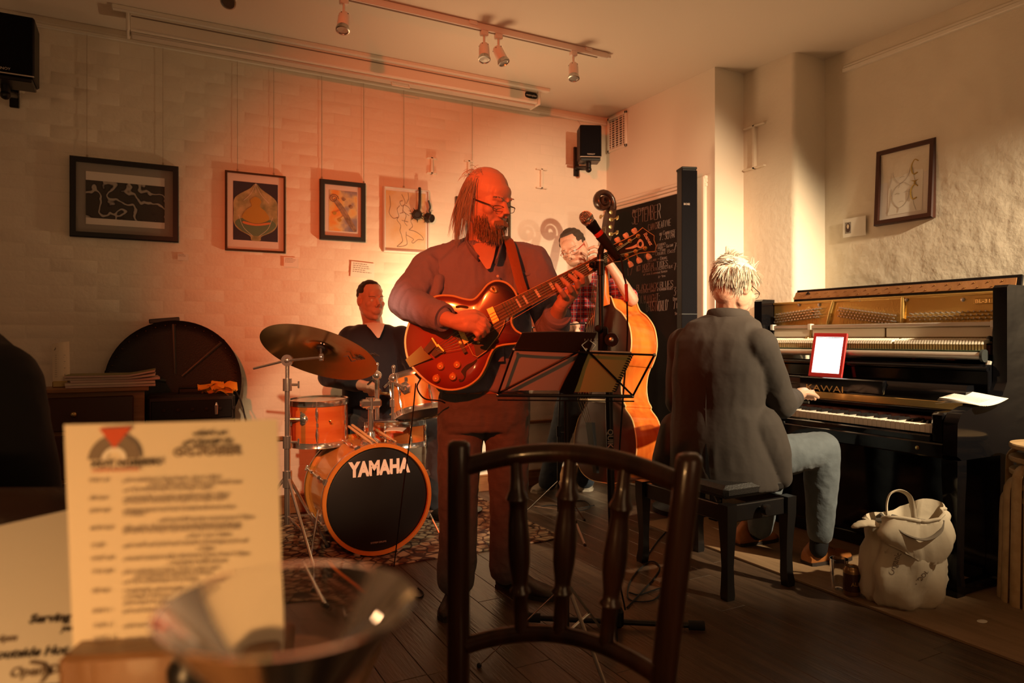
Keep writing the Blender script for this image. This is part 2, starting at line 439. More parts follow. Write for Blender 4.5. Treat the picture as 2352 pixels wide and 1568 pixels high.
# painted bricks, each a little proud of the back wall
_rnd = random.Random(11)
_bk = []
for k in range(10):
    e = _rnd.uniform(0.0003, 0.0013) if k != 3 else 0.0022; bl = 0.213 if k < 7 else 0.10
    a, b_ = _rnd.uniform(-.0003, .0003), _rnd.uniform(-.0003, .0003)
    mb = MB(); w2, h2 = bl / 2 + .003, 0.0345
    vs = [(-w2, 0.01, -h2), (w2, 0.01, -h2), (w2, 0.01, h2), (-w2, 0.01, h2),
          (-w2, 0.0, -h2), (w2, 0.0, -h2), (w2, 0.0, h2), (-w2, 0.0, h2)]
    c = 0.007
    vs += [(-w2 + c, -e + a, -h2 + c), (w2 - c, -e - a, -h2 + c), (w2 - c, -e + b_, h2 - c), (-w2 + c, -e - b_, h2 - c)]
    fs = [(8, 9, 10, 11)]
    for q in range(4):
        r_ = (q + 1) % 4
        fs += [(4 + q, 4 + r_, 8 + r_, 8 + q), (q, r_, 4 + r_, 4 + q)]
    mb.add(vs, fs); me = mb.mesh('brick', angle=60); me.materials.append(MATS['brick_paint']); _bk.append(me)
_rest = MB(); _n = 0; _cells = []
for row in range(37):
    z = 0.12 + row * 0.0745
    for i in range(-1, 19):
        x = -0.9 + i * 0.2255 + (row % 2) * 0.1128
        if x > XA - 0.11 or z > 2.83: continue
        _cells.append((x, z))
_cells.sort(key=lambda c: abs(c[0] - 1.4) * 0.55 + abs(c[1] - 1.75))
for j, (x, z) in enumerate(_cells):
    me = _bk[_rnd.randrange(7)]
    if j < 300:
        put(me, 'brick', None, wb, (x + _rnd.uniform(-.004, .004), YB, z + _rnd.uniform(-.003, .003)), (0, _rnd.uniform(-.012, .012), 0))
    else:
        _rest.add([(v.co.x + x, v.co.y + YB, v.co.z + z) for v in me.vertices], [tuple(p.vertices) for p in me.polygons])
_rest.build('brick_rest', 'brick_paint', wb, kind='stuff')
wa = struct(MB().box(XA, XA + 0.6, YS1, YB, 0, ZC).build('wall_chalkboard_side', 'white_paint'))
mb = MB(); M0 = basis((XB, YS2, 0), (1, 0, 0), (0, 1, 0))
mb.prism([(0.035, 0), (0.018, 0.005), (0.005, 0.018), (0, 0.035), (0, YS1 - YS2), (0.6, YS1 - YS2), (0.6, 0)], 0, ZC, M0)
struct(mb.build('wall_pilaster', 'wall_paint'))
# right wall: undulating thick paint over stone and brick, real relief
mb = MB()
def _wc(u, v):
    y, z = -0.6 + u * (YS2 + 0.62), v * ZC
    q = V((y * 2.6, z * 2.6, 1.7)); e = noise.noise(q) * 0.008 + abs(noise.noise(q * 3.1)) * 0.007 + noise.noise(q * 9) * 0.003
    e *= 0.16 + 0.30 * min(1, max(0, noise.noise(V((y * .9 + 3, z * 1.1, 5))) + .55))
    return (XC - 0.004 + e, y, z)
mb.sheet(_wc, 150, 120)
mb.box(XC + 0.012, XC + 0.15, -0.6, YS2 + .02, 0, ZC)
struct(mb.build('wall_piano_side', 'plaster_rough', angle=75))
# trims
def rail(name, x0, x1, y0, y1, z, m='white_paint'):
    return struct(MB().box(x0, x1, y0, y1, z, z + .018, bev=.004).box(x0, x1, y0 + (.006 if x1 - x0 > 1 else 0), y1, z + .018, z + .034, bev=.003).build(name, m))
rail('trim_1', -2.6, XA - 0.01, YB - .022, YB, 2.845)
t2 = MB().box(XC - .028, XC, -0.6, 2.86, 2.775, 2.80, bev=.004).box(XC - .018, XC, -0.6, 2.86, 2.80, 2.82, bev=.004)
struct(t2.build('trim_2', 'white_paint'))
struct(MB().box(-2.6, XA, YB - .016, YB, 0, 0.11, bev=.004).box(-2.6, XA, YB - .02, YB, 0.11, .122, bev=.003).build('baseboard_back', 'chest_wood'))
struct(MB().box(0.4, XA, YB - .03, YB, 0.475, .50, bev=.005).build('trim_3', 'chest_wood'))
struct(MB().box(XA - .014, XA, YS1, YB - .02, 0, 0.11, bev=.004).build('baseboard_side', 'white_gloss'))
# plywood sheet the piano stands on
sh = MB().box(2.68, 3.85, 0.3, 3.36, 0.0, 0.012, bev=.002).build('plywood_sheet', 'ply_sheet')
tag(sh, 'pale plywood sheet laid on the dark floor beneath the piano', 'plywood sheet')

# cut iron beam ends, painted over, standing out of the back wall
def beam_end(px, py, hpx, lbl, plane='Y'):
    if plane == 'Y':
        c = onY(px, py, YB); h = onY(px, py - hpx / 2, YB).z - onY(px, py + hpx / 2, YB).z; M = basis(c, (1, 0, 0), (0, 0, 1))
    else:
        c = onX(px, py, XB); h = onX(px, py - hpx / 2, XB).z - onX(px, py + hpx / 2, XB).z; M = basis(c, (0, -1, 0), (0, 0, 1))
    mb = MB(); w = h * .62
    mb.box(-w / 2, w / 2, h / 2 - .012, h / 2, -.02, .022, M, .003).box(-w / 2, w / 2, -h / 2, -h / 2 + .012, -.02, .022, M, .003)
    mb.box(-.010, .010, -h / 2, h / 2, -.02, .022, M, .003)
    o = mb.build('beam_end', 'wall_paint', None, org=c); tag(o, lbl, 'beam end')
beam_end(990, 381, 38, 'painted I-shaped iron beam end on brick wall above the goggles')
beam_end(1075, 386, 34, 'painted I-shaped iron beam end just behind the bald head')
beam_end(1242, 411, 46, 'painted I-shaped iron beam end on brick wall nearest the small loudspeaker')
beam_end(1735, 338, 100, 'large painted I-shaped beam end on the side wall beside the pilaster', 'X')

# ------------------------------------------------------------------ pictures
def picture(name, lbl, M, w, h, fw, depth, fmat, mount, art, amat, group='framed pictures on the brick wall', glass=True):
    """M: lower-left corner on the wall, x right, y up, z out of the wall; art: inset rectangle in 0..1"""
    org = M @ V((w / 2, 0, 0)); t = thing(name, lbl, 'picture', org, group)
    fr = MB()
    o = [(0, 0), (w, 0), (w, h), (0, h)]; i = [(fw, fw), (w - fw, fw), (w - fw, h - fw), (fw, h - fw)]
    b = depth * .18; oo = [(b, b), (w - b, b), (w - b, h - b), (b, h - b)]
    rings = [[M @ V((*p, 0.002)) for p in o], [M @ V((*p, depth - b)) for p in o], [M @ V((*p, depth)) for p in oo], [M @ V((*p, depth)) for p in i], [M @ V((*p, depth * .45)) for p in i]]
    vs = [p for r_ in rings for p in r_]; fs = []
    for a in range(4):
        for k in range(4): fs.append((a * 4 + k, a * 4 + (k + 1) % 4, (a + 1) * 4 + (k + 1) % 4, (a + 1) * 4 + k))
    fr.add(vs, fs); fr.build('frame', fmat, t, smooth=False)
    mt = MB().box(fw * .6, w - fw * .6, fw * .6, h - fw * .6, depth * .2, depth * .42, M).build('mount', mount, t, smooth=False)
    ar = None
    if art:
        x0, x1, y0, y1 = art
        ar = MB().box(x0 * w, x1 * w, y0 * h, y1 * h, depth * .4, depth * .455, M).build('artwork', amat, t, smooth=False)
    if glass:
        MB().box(fw * .8, w - fw * .8, fw * .8, h - fw * .8, depth * .70, depth * .74, M).build('glazing', 'picture_glass', t, smooth=False)
    return t, ar, depth * .46
def back_pic(px0, px1, pyt0, pyb0, pyt1, pyb1):
    a = onY(px0, pyt0, YB - .02); b = onY(px0, pyb0, YB - .02); c = onY(px1, pyt1, YB - .02); d = onY(px1, pyb1, YB - .02)
    zt, zb = (a.z + c.z) / 2, (b.z + d.z) / 2
    return basis((a.x, YB - .004, zb), (1, 0, 0), (0, 0, 1)), c.x - a.x, zt - zb
def strokes(name, lines, M, w, h, z, m, parent, r=0.0012):
    mb = MB()
    for ln in lines:
        pts = spline([(x * w, y * h, z) for x, y in ln], 4)
        mb.tube([M @ V(p) for p in pts], r, n=4)
    return mb.build(name, m, parent, smooth=False)
def shape(name, poly, M, w, h, z, m, parent, n=5):
    mb = MB(); mb.prism([(x * w, y * h) for x, y in sp2(poly, n)], z - .0006, z + .0006, M)
    return mb.build(name, m, parent, smooth=False)
def wires(t, M, w, h, xs, lbl):
    for x in xs:
        a = M @ V((x * w, h, .008)); mb = MB()
        mb.tube([a, (a.x, a.y, 2.85) if lbl == 'Y' else (a.x, a.y, 2.78)], .0012, n=5)
        mb.cbox(a + V((0, 0, .006)), .01, .008, .02)
        mb.build('hanging_wire', 'wire', t)

M, w, h = back_pic(160, 410, 356, 543, 384, 557)
t, ar, z = picture('framed_print', 'wide black framed print of swirling black and white veins', M, w, h, .030, .03, 'frame_black', 'mount_grey', (.14, .865, .17, .83), 'mount_white')
MB().box(.14 * w, .865 * w, .25 * h, .72 * h, z, z + .0012, M).build('print_panel', 'swirl_print', ar, smooth=False)
wires(t, M, w, h, (.15, .85), 'Y')
M, w, h = back_pic(517, 656, 390, 574, 405, 582)
t, ar, z = picture('framed_print', 'thin bronze framed print of an onion-shaped dome on navy', M, w, h, .012, .022, 'frame_bronze', 'mount_white', (.13, .87, .14, .88), 'navy_print')
shape('onion_motif', [(.5, .87), (.60, .80), (.84, .67), (.86, .5), (.86, .36), (.78, .27), (.60, .20), (.57, .145), (.43, .145), (.40, .20), (.22, .27), (.14, .36), (.14, .5), (.16, .67), (.40, .80)], M, w, h, z + .001, 'onion_print', ar)
shape('green_motif', [(.5, .40), (.72, .42), (.84, .36), (.76, .28), (.58, .21), (.42, .21), (.24, .28), (.16, .36), (.28, .42)], M, w, h, z + .0022, 'green_print', ar)
shape('gold_motif', [(.5, .70), (.59, .65), (.57, .58), (.66, .52), (.72, .42), (.5, .36), (.28, .42), (.34, .52), (.43, .58), (.41, .65)], M, w, h, z + .0034, 'ochre_print', ar)
shape('orange_motif', [(.3, .38), (.5, .355), (.72, .385), (.72, .36), (.5, .33), (.3, .35)], M, w, h, z + .0046, 'orange_print', ar, 3)
strokes('line_drawing', [[(.5, .87), (.42, .74), (.3, .64)], [(.5, .87), (.5, .75)], [(.5, .87), (.58, .74), (.72, .63)], [(.22, .45), (.3, .3), (.45, .2)], [(.78, .45), (.7, .3), (.55, .2)]], M, w, h, z + .002, 'mount_white', ar, .0014)
wires(t, M, w, h, (.2, .8), 'Y')
M, w, h = back_pic(734, 839, 411, 550, 421, 556)
t, ar, z = picture('framed_print', 'graphite framed watercolour of a violin scroll in orange and blue', M, w, h, .030, .03, 'frame_graphite', 'mount_white', (.20, .82, .16, .84), 'wash_print')
shape('neck_motif', [(.30, .66), (.38, .69), (.56, .53), (.66, .40), (.80, .22), (.76, .165), (.66, .24), (.52, .40), (.40, .54)], M, w, h, z + .001, 'gourd_print', ar, 4)
mb = MB(); mb.tube([M @ V(((.31 + .105 * (1 - k / 26) * math.cos(k * .62)) * w, (.695 + .075 * (1 - k / 26) * math.sin(k * .62)) * h, z + .001)) for k in range(22)], .0035, n=5)
mb.build('scroll_motif', 'gourd_print', ar)
for x, y in ((.32, .455), (.43, .345), (.52, .70), (.68, .58)): shape('peg_motif', [(x - .045, y), (x, y + .032), (x + .045, y), (x, y - .032)], M, w, h, z + .002, 'ochre_print' if x < .5 else 'gourd_print', ar, 3)
strokes('line_drawing', [[(.36, .66), (.55, .46), (.74, .2)], [(.34, .63), (.52, .43), (.70, .2)], [(.34, .47), (.46, .52)], [(.44, .37), (.52, .43)]], M, w, h, z + .002, 'ink_soft', ar, .001)
wires(t, M, w, h, (.05, .97), 'Y')
M, w, h = back_pic(880, 985, 426, 578, 438, 584)
t, ar, z = picture('framed_drawing', 'white framed pencil sketch of a kneeling figure on orange wash', M, w, h, .010, .03, 'frame_white', 'mount_white', (.06, .93, .05, .94), 'blush_print')
strokes('line_drawing', [[(.40, .90), (.47, .80), (.46, .74), (.40, .72), (.36, .78), (.42, .80)], [(.54, .93), (.55, .84), (.50, .76)], [(.46, .74), (.56, .70), (.62, .6), (.60, .5), (.64, .42), (.56, .36)],
    [(.36, .72), (.30, .66), (.34, .56), (.30, .5), (.38, .42), (.36, .34)], [(.36, .34), (.40, .26), (.42, .18), (.36, .13), (.30, .09), (.42, .10), (.52, .14), (.50, .24), (.50, .33)],
    [(.56, .36), (.70, .34), (.84, .28), (.88, .22), (.76, .22), (.66, .16), (.62, .18), (.66, .22), (.56, .26), (.50, .28)], [(.42, .66), (.50, .58), (.46, .48), (.52, .42)], [(.36, .60), (.46, .62), (.56, .58)], [(.14, .86), (.16, .72), (.13, .60), (.22, .52), (.32, .54)], [(.40, .50), (.54, .48)], [(.44, .74), (.42, .62)]],
    M, w, h, z + .001, 'ink_soft', ar, .0016)
wires(t, M, w, h, (.45,), 'Y')
# fifth frame, mostly hidden behind the guitarist's head
M, w, h = back_pic(1047, 1172, 452, 588, 462, 592)
t, ar, z = picture('framed_print', 'brown edged frame showing just beside long grey hair', M, w, h, .018, .03, 'frame_bronze', 'mount_white', (.2, .8, .2, .8), 'navy_print')
wires(t, M, w, h, (.3,), 'Y')
# picture above the piano
pts = [onX(2007, 348, XC - .03), onX(2143, 314, XC - .03), onX(2141, 499, XC - .03), onX(2006, 521, XC - .03)]
zt, zb = (pts[0].z + pts[1].z) / 2, (pts[2].z + pts[3].z) / 2
w, h = abs(pts[0].y - pts[1].y), zt - zb
M = basis((XC - .004, pts[0].y, zb), (0, -1, 0), (.06, 0, 1))
t, ar, z = picture('framed_drawing', 'maroon framed pencil drawing of two faces with gold letters', M, w, h, .028, .035, 'frame_maroon', 'mount_white', (.22, .8, .12, .86), 'paper', group='picture above the piano')
for y0 in (.50, .18):
    strokes('line_drawing', [[(.36, y0 + .30), (.30, y0 + .22), (.31, y0 + .12), (.38, y0 + .04), (.44, y0 + .02), (.52, y0 + .06), (.57, y0 + .14), (.58, y0 + .24)], [(.34, y0 + .20), (.38, y0 + .215), (.42, y0 + .20)], [(.49, y0 + .205), (.53, y0 + .22), (.57, y0 + .205)],
        [(.41, y0 + .09), (.45, y0 + .10), (.49, y0 + .095)], [(.42, y0 + .02), (.40, y0 - .04)], [(.28, y0 + .28), (.27, y0 + .1), (.24, y0 - .02)], [(.62, y0 + .2), (.66, y0 + .05), (.7, y0 - .04)], [(.36, y0 + .30), (.48, y0 + .34), (.6, y0 + .28)]], M, w, h, z + .001, 'ink_grey', ar, .0008)
    strokes('letter_c', [[(.72, y0 + .26), (.66, y0 + .285), (.61, y0 + .22), (.615, y0 + .14), (.65, y0 + .10), (.71, y0 + .115)]], M, w, h, z + .002, 'ochre_print', ar, .0035)
    shape('bow_mark', [(.60, y0 + .345), (.67, y0 + .335), (.74, y0 + .345), (.68, y0 + .32), (.69, y0 + .295), (.65, y0 + .295), (.66, y0 + .32)], M, w, h, z + .002, 'ochre_print', ar, 2)
wires(t, M, w, h, (.45,), 'X')

# captions pinned to the walls
def caption(px, py, wpx, hpx, lbl, plane='Y', tilt=0.0, ink='ink_soft', lines=4, red=False):
    if plane == 'Y':
        c = onY(px, py, YB - .009); s = (c - CAM).length / FPX * 1.0; M = basis(c, (1, 0, -tilt), (tilt, 0, 1)); wx = onY(px + wpx / 2, py, YB).x - onY(px - wpx / 2, py, YB).x
    else:
        c = onX(px, py, XC - .016); s = (c - CAM).length / FPX; M = basis(c, (0, -1, -tilt), (0, tilt, 1)); wx = abs(onX(px + wpx / 2, py, XC).y - onX(px - wpx / 2, py, XC).y)
    hx = hpx * s * .96
    t = thing('caption_card', lbl, 'caption card', c, 'caption cards on the walls')
    MB().box(-wx / 2, wx / 2, -hx / 2, hx / 2, -.0006, .0006, M).build('card', 'paper', t, smooth=False)
    rnd = random.Random(int(px)); mb = MB()
    for i in range(lines):
        y = hx * (.36 - i * .13); x = -wx * .42; e = wx * (.40 if i % 3 else .2) * rnd.uniform(.6, 1)
        while x < e:
            d = wx * rnd.uniform(.05, .12); mb.box(x, min(x + d, e), y, y + hx * .04, .0006, .0010, M); x += d + wx * .025
    mb.build('print', ink, t, smooth=False)
    if red:
        MB().box(-wx * .40, -wx * .14, -hx * .30, hx * .30, .0006, .0012, M).build('portrait_photo', 'mount_grey', t, smooth=False)
        shape('portrait_hair', [(-.27, .26), (-.18, .1), (-.20, -.2), (-.34, -.2), (-.36, .1)], M, wx, hx, .0016, 'frame_maroon', t, 3)
        shape('portrait_face', [(-.27, .2), (-.22, .08), (-.27, -.06), (-.32, .08)], M, wx, hx, .0026, 'blush_print', t, 3)
caption(420, 590, 24, 14, 'tiny caption card below the black framed swirl print', lines=3)
caption(668, 602, 32, 22, 'small caption card below the onion dome print', lines=4)
caption(833, 620, 54, 36, 'white caption card above the seated drummer', tilt=.06, lines=5)
caption(1962, 521, 52, 40, 'white caption card with a tiny portrait beside the maroon frame', plane='X', lines=0, red=True)
# ------------------------------------------------------------------ projector screen case under the ceiling
t = thing('projector_screen', 'long white projector screen case mounted below the ceiling', 'projector screen', (1.23, 4.36, 2.80))
MB().box(-.06, 2.50, 4.30, 4.43, 2.80, 2.905, bev=.008).build('case', 'white_paint', t)
MB().box(-.14, 2.58, 4.27, 4.31, 2.885, 2.91, bev=.004).build('ceiling_batten', 'white_gloss', t)
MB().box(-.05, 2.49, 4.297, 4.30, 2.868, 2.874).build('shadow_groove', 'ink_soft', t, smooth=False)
MB().box(-.05, 2.49, 4.33, 4.40, 2.785, 2.80, bev=.004).build('weight_bar', 'off_white', t)
for x in (-.075, 2.50): MB().box(x, x + .018, 4.295, 4.435, 2.792, 2.908, bev=.005).build('end_cap', 'white_gloss', t)
MB().tube([(1.43, 4.36, 2.79), (1.43, 4.345, 2.765), (1.55, 4.345, 2.765), (1.55, 4.36, 2.79)], .004, n=6).build('pull_handle', 'white_gloss', t)
b = onY(1220, 219, 4.30)
mb = MB(); mb.prism(sp2([(-.05, 0), (-.042, .018), (0, .022), (.042, .018), (.05, 0), (.042, -.018), (0, -.022), (-.042, -.018)], 4), 0, .003, basis(b, (1, 0, 0), (0, 0, 1)))
bd = mb.build('badge', 'black_plastic', t)
print_text('badge_lettering', 'metroplan', basis(b + V((0, -.0035, -.007)), (1, 0, 0), (0, 0, 1)), .020, 'off_white', bd, .01, 'CENTER')

# ------------------------------------------------------------------ lighting track and its spot heads
YT = 3.575
tr = thing('lighting_track', 'long white lighting track fixed across the ceiling', 'lighting track', (1.5, YT, 2.87))
MB().box(.30, 2.57, YT - .018, YT + .018, 2.872, 2.908, bev=.003).build('rail', 'white_lamp', tr)
MB().box(.30, 2.50, YT - .005, YT + .005, 2.869, 2.873).build('slot', 'ink_soft', tr, smooth=False)
for x in (.9, 1.62, 2.40): MB().box(x, x + .05, YT - .024, YT + .024, 2.888, 2.91, bev=.003).build('mounting_clip', 'white_lamp', tr)
MB().box(2.57, 2.60, YT - .012, YT + .012, 2.88, 2.90, bev=.003).build('end_cap', 'white_lamp', tr)
def head(px, py, tilt, lbl):
    a = onY(px, py, YT); x = a.x
    t = thing('track_spotlight', lbl, 'spotlight', (x, YT, 2.872), 'spotlights on the ceiling track')
    MB().box(x - .022, x + .022, YT - .016, YT + .016, 2.845, 2.874, bev=.004).build('adapter', 'white_lamp', t)
    st = V((x, YT, 2.845)); j = V((x, YT, 2.775))
    MB().tube([st, j], .007, n=10).sphere(j, .010).build('stem', 'white_lamp', t)
    d = V(tilt).normalized(); c0 = j - d * .03; Mh = along(c0, c0 + d)
    mb = MB().lathe([(.006, 0), (.022, .003), (.028, .012), (.030, .03), (.031, .085), (.029, .088)], Mh, 20)
    body = mb.build('lamp_body', 'white_lamp', t)
    MB().lathe([(.031, .084), (.036, .100), (.036, .108), (.030, .110), (.028, .104), (.012, .102)], Mh, 20).build('lamp_rim', 'steel', t)
    MB().lathe([(.0, .1035), (.027, .1045)], Mh, 20, cap=False).build('lens', 'lamp_glass', t)
    mb = MB()
    for k in range(5):
        a_ = k * 1.256; p = Mh @ V((.0285 * math.cos(a_), .0285 * math.sin(a_), .016)); mb.sphere(p, .0028, 6)
    mb.build('vent_hole', 'ink', body)
head(532, -32, (-.25, -.5, -.8), 'white spotlight head cut off by the top of the picture')
head(790, 12, (-.15, -.25, -.95), 'white spotlight head on the track above the violin scroll print')
head(1112, 82, (-.10, -.25, -.95), 'white spotlight head hanging on the track, tilted towards its twin')
head(1145, 92, (.30, -.30, -.9), 'white spotlight head tilted away to the double bass side')
head(1317, 128, (-.12, -.22, -.96), 'white spotlight head nearest the end of the ceiling track')

# ------------------------------------------------------------------ wall loudspeakers
def wall_speaker(lbl, c, w, d, h, rz, plate, brand_size):
    M = Matrix.Translation(c) @ Matrix.Rotation(rz, 4, 'Z')          # local: front at -y
    t = thing('wall_loudspeaker', lbl, 'loudspeaker', c, 'small loudspeakers on wall brackets')
    cab = MB().box(-w / 2, w / 2, -d / 2, d / 2, -h / 2, h / 2, M, .008).build('cabinet', 'black_plastic', t)
    MB().box(-w / 2 + .006, w / 2 - .006, -d / 2 - .008, -d / 2, -h / 2 + .012, h / 2 - .006, M, .004).build('grille', 'black_grille', t)
    MB().box(-w / 2, w / 2, -d / 2 - .009, -d / 2, -h / 2, -h / 2 + .005, M, .002).build('lower_trim', 'off_white', t)
    print_text('brand_lettering', 'TANNOY', M @ basis((0, -d / 2 - .0085, -h / 2 + .017), (1, 0, 0), (0, 0, 1)), brand_size, 'off_white', t, 0, 'CENTER')
    MB().box(-w * .46, w * .46, -d * .42, d * .4, -h / 2 - .022, -h / 2 - .002, M, .003).build('cradle', 'black_metal', t)
    pl = V(plate)
    MB().box(pl.x - .022, pl.x + .022, YB - .018, YB, pl.z - .115, pl.z + .115, bev=.003).build('wall_plate', 'black_metal', t)
    s0 = M @ V((0, .02, -h / 2 - .02)); s1 = s0 + V((0, 0, -.05)); e = V((pl.x, YB - .02, pl.z - .05))
    MB().tube([s0, s1], .020, n=12).tube([s1 + V((0, 0, .01)), e], [(.013, .022), (.013, .022)], n=8).sphere(s1, .024).sphere(e, .022).build('bracket_arm', 'black_metal', t)
    return t
c = onY(1353, 330, 4.42)
wall_speaker('small black loudspeaker on a bracket beside the corner vent', c, .165, .15, .245, R(-24), (onY(1322, 372, YB).x, 0, onY(1322, 372, YB).z), .014)
c = onY(22, 116, 4.28); c = V((c.x - .02, c.y, c.z))
wall_speaker('black loudspeaker on a bracket above the wide black frame', c, .27, .2, .30, R(0), (onY(34, 200, YB).x, 0, onY(34, 200, YB).z), .018)
cb = MB().tube(spline([onY(1335, 292, YB - .01), onY(1325, 276, YB - .008), onY(1280, 268, YB - .02), onY(1240, 262, YB - .02)], 6), .003, n=6).build('speaker_cable', 'off_white', None, org=onY(1335, 292, YB))
tag(cb, 'thin white cable looping along the wall to the small loudspeaker', 'cable')

# ------------------------------------------------------------------ vent grille on the chalkboard wall
a = onX(1394, 262, XA); b = onX(1441, 345, XA); y0, y1 = min(a.y, b.y), max(a.y, b.y)
z1 = (onX(1394, 276, XA).z + onX(1441, 253, XA).z) / 2; z0 = (onX(1394, 352, XA).z + onX(1441, 338, XA).z) / 2
y1 = min(y1, YB - .03)
t = thing('wall_vent', 'white louvred air vent high in the corner of the room', 'vent', (XA, (y0 + y1) / 2, z0))
MB().box(XA - .004, XA, y0 + .02, y1 - .02, z0 + .02, z1 - .02).build('backing', 'ink', t, smooth=False)
for s in ((y0, y0 + .022, z0, z1), (y1 - .022, y1, z0, z1), (y0, y1, z0, z0 + .022), (y0, y1, z1 - .022, z1)):
    MB().box(XA - .016, XA, *s, bev=.003).build('frame', 'white_gloss', t)
for k in range(1, 5): MB().box(XA - .012, XA - .004, y0 + (y1 - y0) * k / 5 - .004, y0 + (y1 - y0) * k / 5 + .004, z0 + .02, z1 - .02).build('mullion', 'white_gloss', t, smooth=False)
for k in range(13):
    z = z0 + .03 + (z1 - z0 - .06) * k / 12
    MB().box(XA - .010, XA - .003, y0 + .02, y1 - .02, z - .003, z + .003).build('louvre', 'white_gloss', t, smooth=False)

# ------------------------------------------------------------------ chalkboard panel in its architrave
t = thing('chalkboard', 'tall chalkboard with handwritten September listings in a white architrave', 'chalkboard', (XA, 3.95, 0.2))
zT = 2.135; yL, yR = 4.56, 3.60
MB().box(XA - .022, XA - .004, yR, yL, .12, zT, bev=.002).build('board', 'chalkboard', t)
for i, (dz, th) in enumerate(((0, .026), (.028, .020), (.05, .030))):
    MB().box(XA - th, XA - .002, yR - .12, yL + .02, zT + dz, zT + dz + .024, bev=.004).build('moulding', 'white_gloss', t)
MB().box(XA - .035, XA - .002, yR - .115, yR - .02, .1, zT + .07, bev=.006).build('side_moulding', 'white_gloss', t)
def cb_at(px, py):
    p = onX(px, py, XA - .0235); return basis(p, (0, -1, .02), (0, 0, 1)), (p - CAM).length / FPX
def chalk(px, py, txt, hpx, wpx=None, lw=.0026, tall=1.0, seed=1):
    M, s = cb_at(px, py); size = hpx * s
    # horizontal foreshortening: measure the run of the wall that wpx covers
    n = sum((.4 if ch == ' ' else (.72 if ch.islower() else 1.0) * .72) for ch in txt)
    if wpx:
        run = abs(onX(px, py, XA).y - onX(px + wpx, py, XA).y); kx = run / (n * size)
        M = M @ Matrix.Diagonal((kx, 1, 1, 1))
    hand_text('chalk_writing', txt, M, size, 'chalk', t, lw, seed=seed, tall=tall)
chalk(1453, 490, "What's on in", 9, 34)
chalk(1452, 516, 'SEPTEMBER', 30, 66, .004, seed=2)
chalk(1489, 530, 'CAM CREATIVE', 14, 52, .003, seed=3)
chalk(1515, 541, 'of Cambridge', 8, 36, .002, seed=4)
chalk(1515, 552, "7.30 pm", 14, 34, .003, seed=5)
chalk(1509, 566, 'residency', 7, 20, .002, seed=6)
chalk(1508, 573, 'Fraser ~ Guitar', 7, 38, .002, seed=7)
chalk(1548, 574, '7-', 16, 12, .003, seed=8)
chalk(1498, 581, 'Mason ~ Piano', 6, 30, .002, seed=9)
chalk(1480, 592, 'Euan ~ Double Bass', 8, 70, .002, seed=10)
chalk(1488, 602, 'Bellamy ~ Drums', 7, 44, .002, seed=11)
chalk(1440, 634, '17', 18, 14, .003, seed=12)
chalk(1462, 623, 'OCT', 12, 10, .003, seed=13)
chalk(1476, 619, 'MORTAL TIDES', 12, 58, .003, seed=14)
chalk(1548, 621, '7-', 16, 12, .003, seed=15)
chalk(1475, 626, 'ACOUSTIC & ELECTRIC FOLK', 6, 70, .002, seed=16)
chalk(1478, 633, 'w/ steve & harmonic Bergen', 5, 54, .0018, seed=17)
chalk(1512, 638, '6-9pm', 5, 16, .0018, seed=18)
chalk(1462, 668, 'BLACKJACK BLUES', 13, 84, .003, seed=19)
chalk(1464, 674, 'LAID BACK Sunday afternoon blues', 7, 80, .002, seed=20)
chalk(1547, 678, '3-', 18, 13, .003, seed=21)
chalk(1450, 700, '15*', 9, 12, .002, seed=22)
chalk(1464, 697, 'FILM NIGHT:', 17, 54, .003, seed=23)
chalk(1480, 716, "'GHOSTWORLD'", 22, 58, .0032, seed=24)
chalk(1546, 690, 'Doors', 7, 13, .002, seed=25)
chalk(1547, 709, '7 pm', 17, 14, .003, seed=26)
chalk(1550, 723, 'Sun 2', 6, 10, .002, seed=27)

# ------------------------------------------------------------------ tall column loudspeaker beside the chalkboard
p = P(1577, 388, 4.55); xq, yq, zq = p.x, p.y, p.z
t = thing('column_loudspeaker', 'tall slim black column loudspeaker standing beside the chalkboard', 'loudspeaker', (xq, yq, 0))
Mq = Matrix.Translation((xq, yq, 0)) @ Matrix.Rotation(R(-20), 4, 'Z')
MB().box(-.05, .05, -.045, .045, .30, zq, Mq, .006).build('column', 'black_plastic', t)
MB().box(-.052, .052, -.05, -.046, .34, zq - .02, Mq, .001).build('front_grille', 'black_grille', t)
MB().box(-.052, .052, -.05, .05, zq - .012, zq + .004, Mq, .003).build('top_cap', 'black_plastic', t)
MB().box(-.053, .053, -.051, .0, 1.28, 1.284, Mq).build('section_seam', 'frame_graphite', t, smooth=False)
print_text('brand_lettering', 'BOSE', Mq @ basis((-.040, -.0505, zq - .245), (1, 0, 0), (0, 0, 1)), .018, 'ink_grey', t, .02)
MB().lathe([(.22, 0), (.22, .03), (.17, .06), (.10, .09), (.07, .30), (.055, .32)], Matrix.Translation((xq, yq, 0)), 28).build('base', 'black_plastic', t)
# thermostat
p = onY(1677, 581, YS1)
t = thing('wall_thermostat', 'white square dimmer control on the pilaster above the pianist', 'switch', p)
MB().box(p.x - .042, p.x + .042, YS1 - .014, YS1, p.z - .046, p.z + .046, bev=.006).build('plate', 'white_gloss', t)
MB().lathe([(.026, 0), (.026, .012), (.022, .015), (.0, .0155)], basis((p.x + .012, YS1 - .013, p.z), (1, 0, 0), (0, 0, 1)), 24).build('dial', 'white_lamp', t)
MB().box(p.x - .030, p.x - .026, YS1 - .016, YS1 - .013, p.z - .03, p.z + .03).build('side_slot', 'off_white', t, smooth=False)
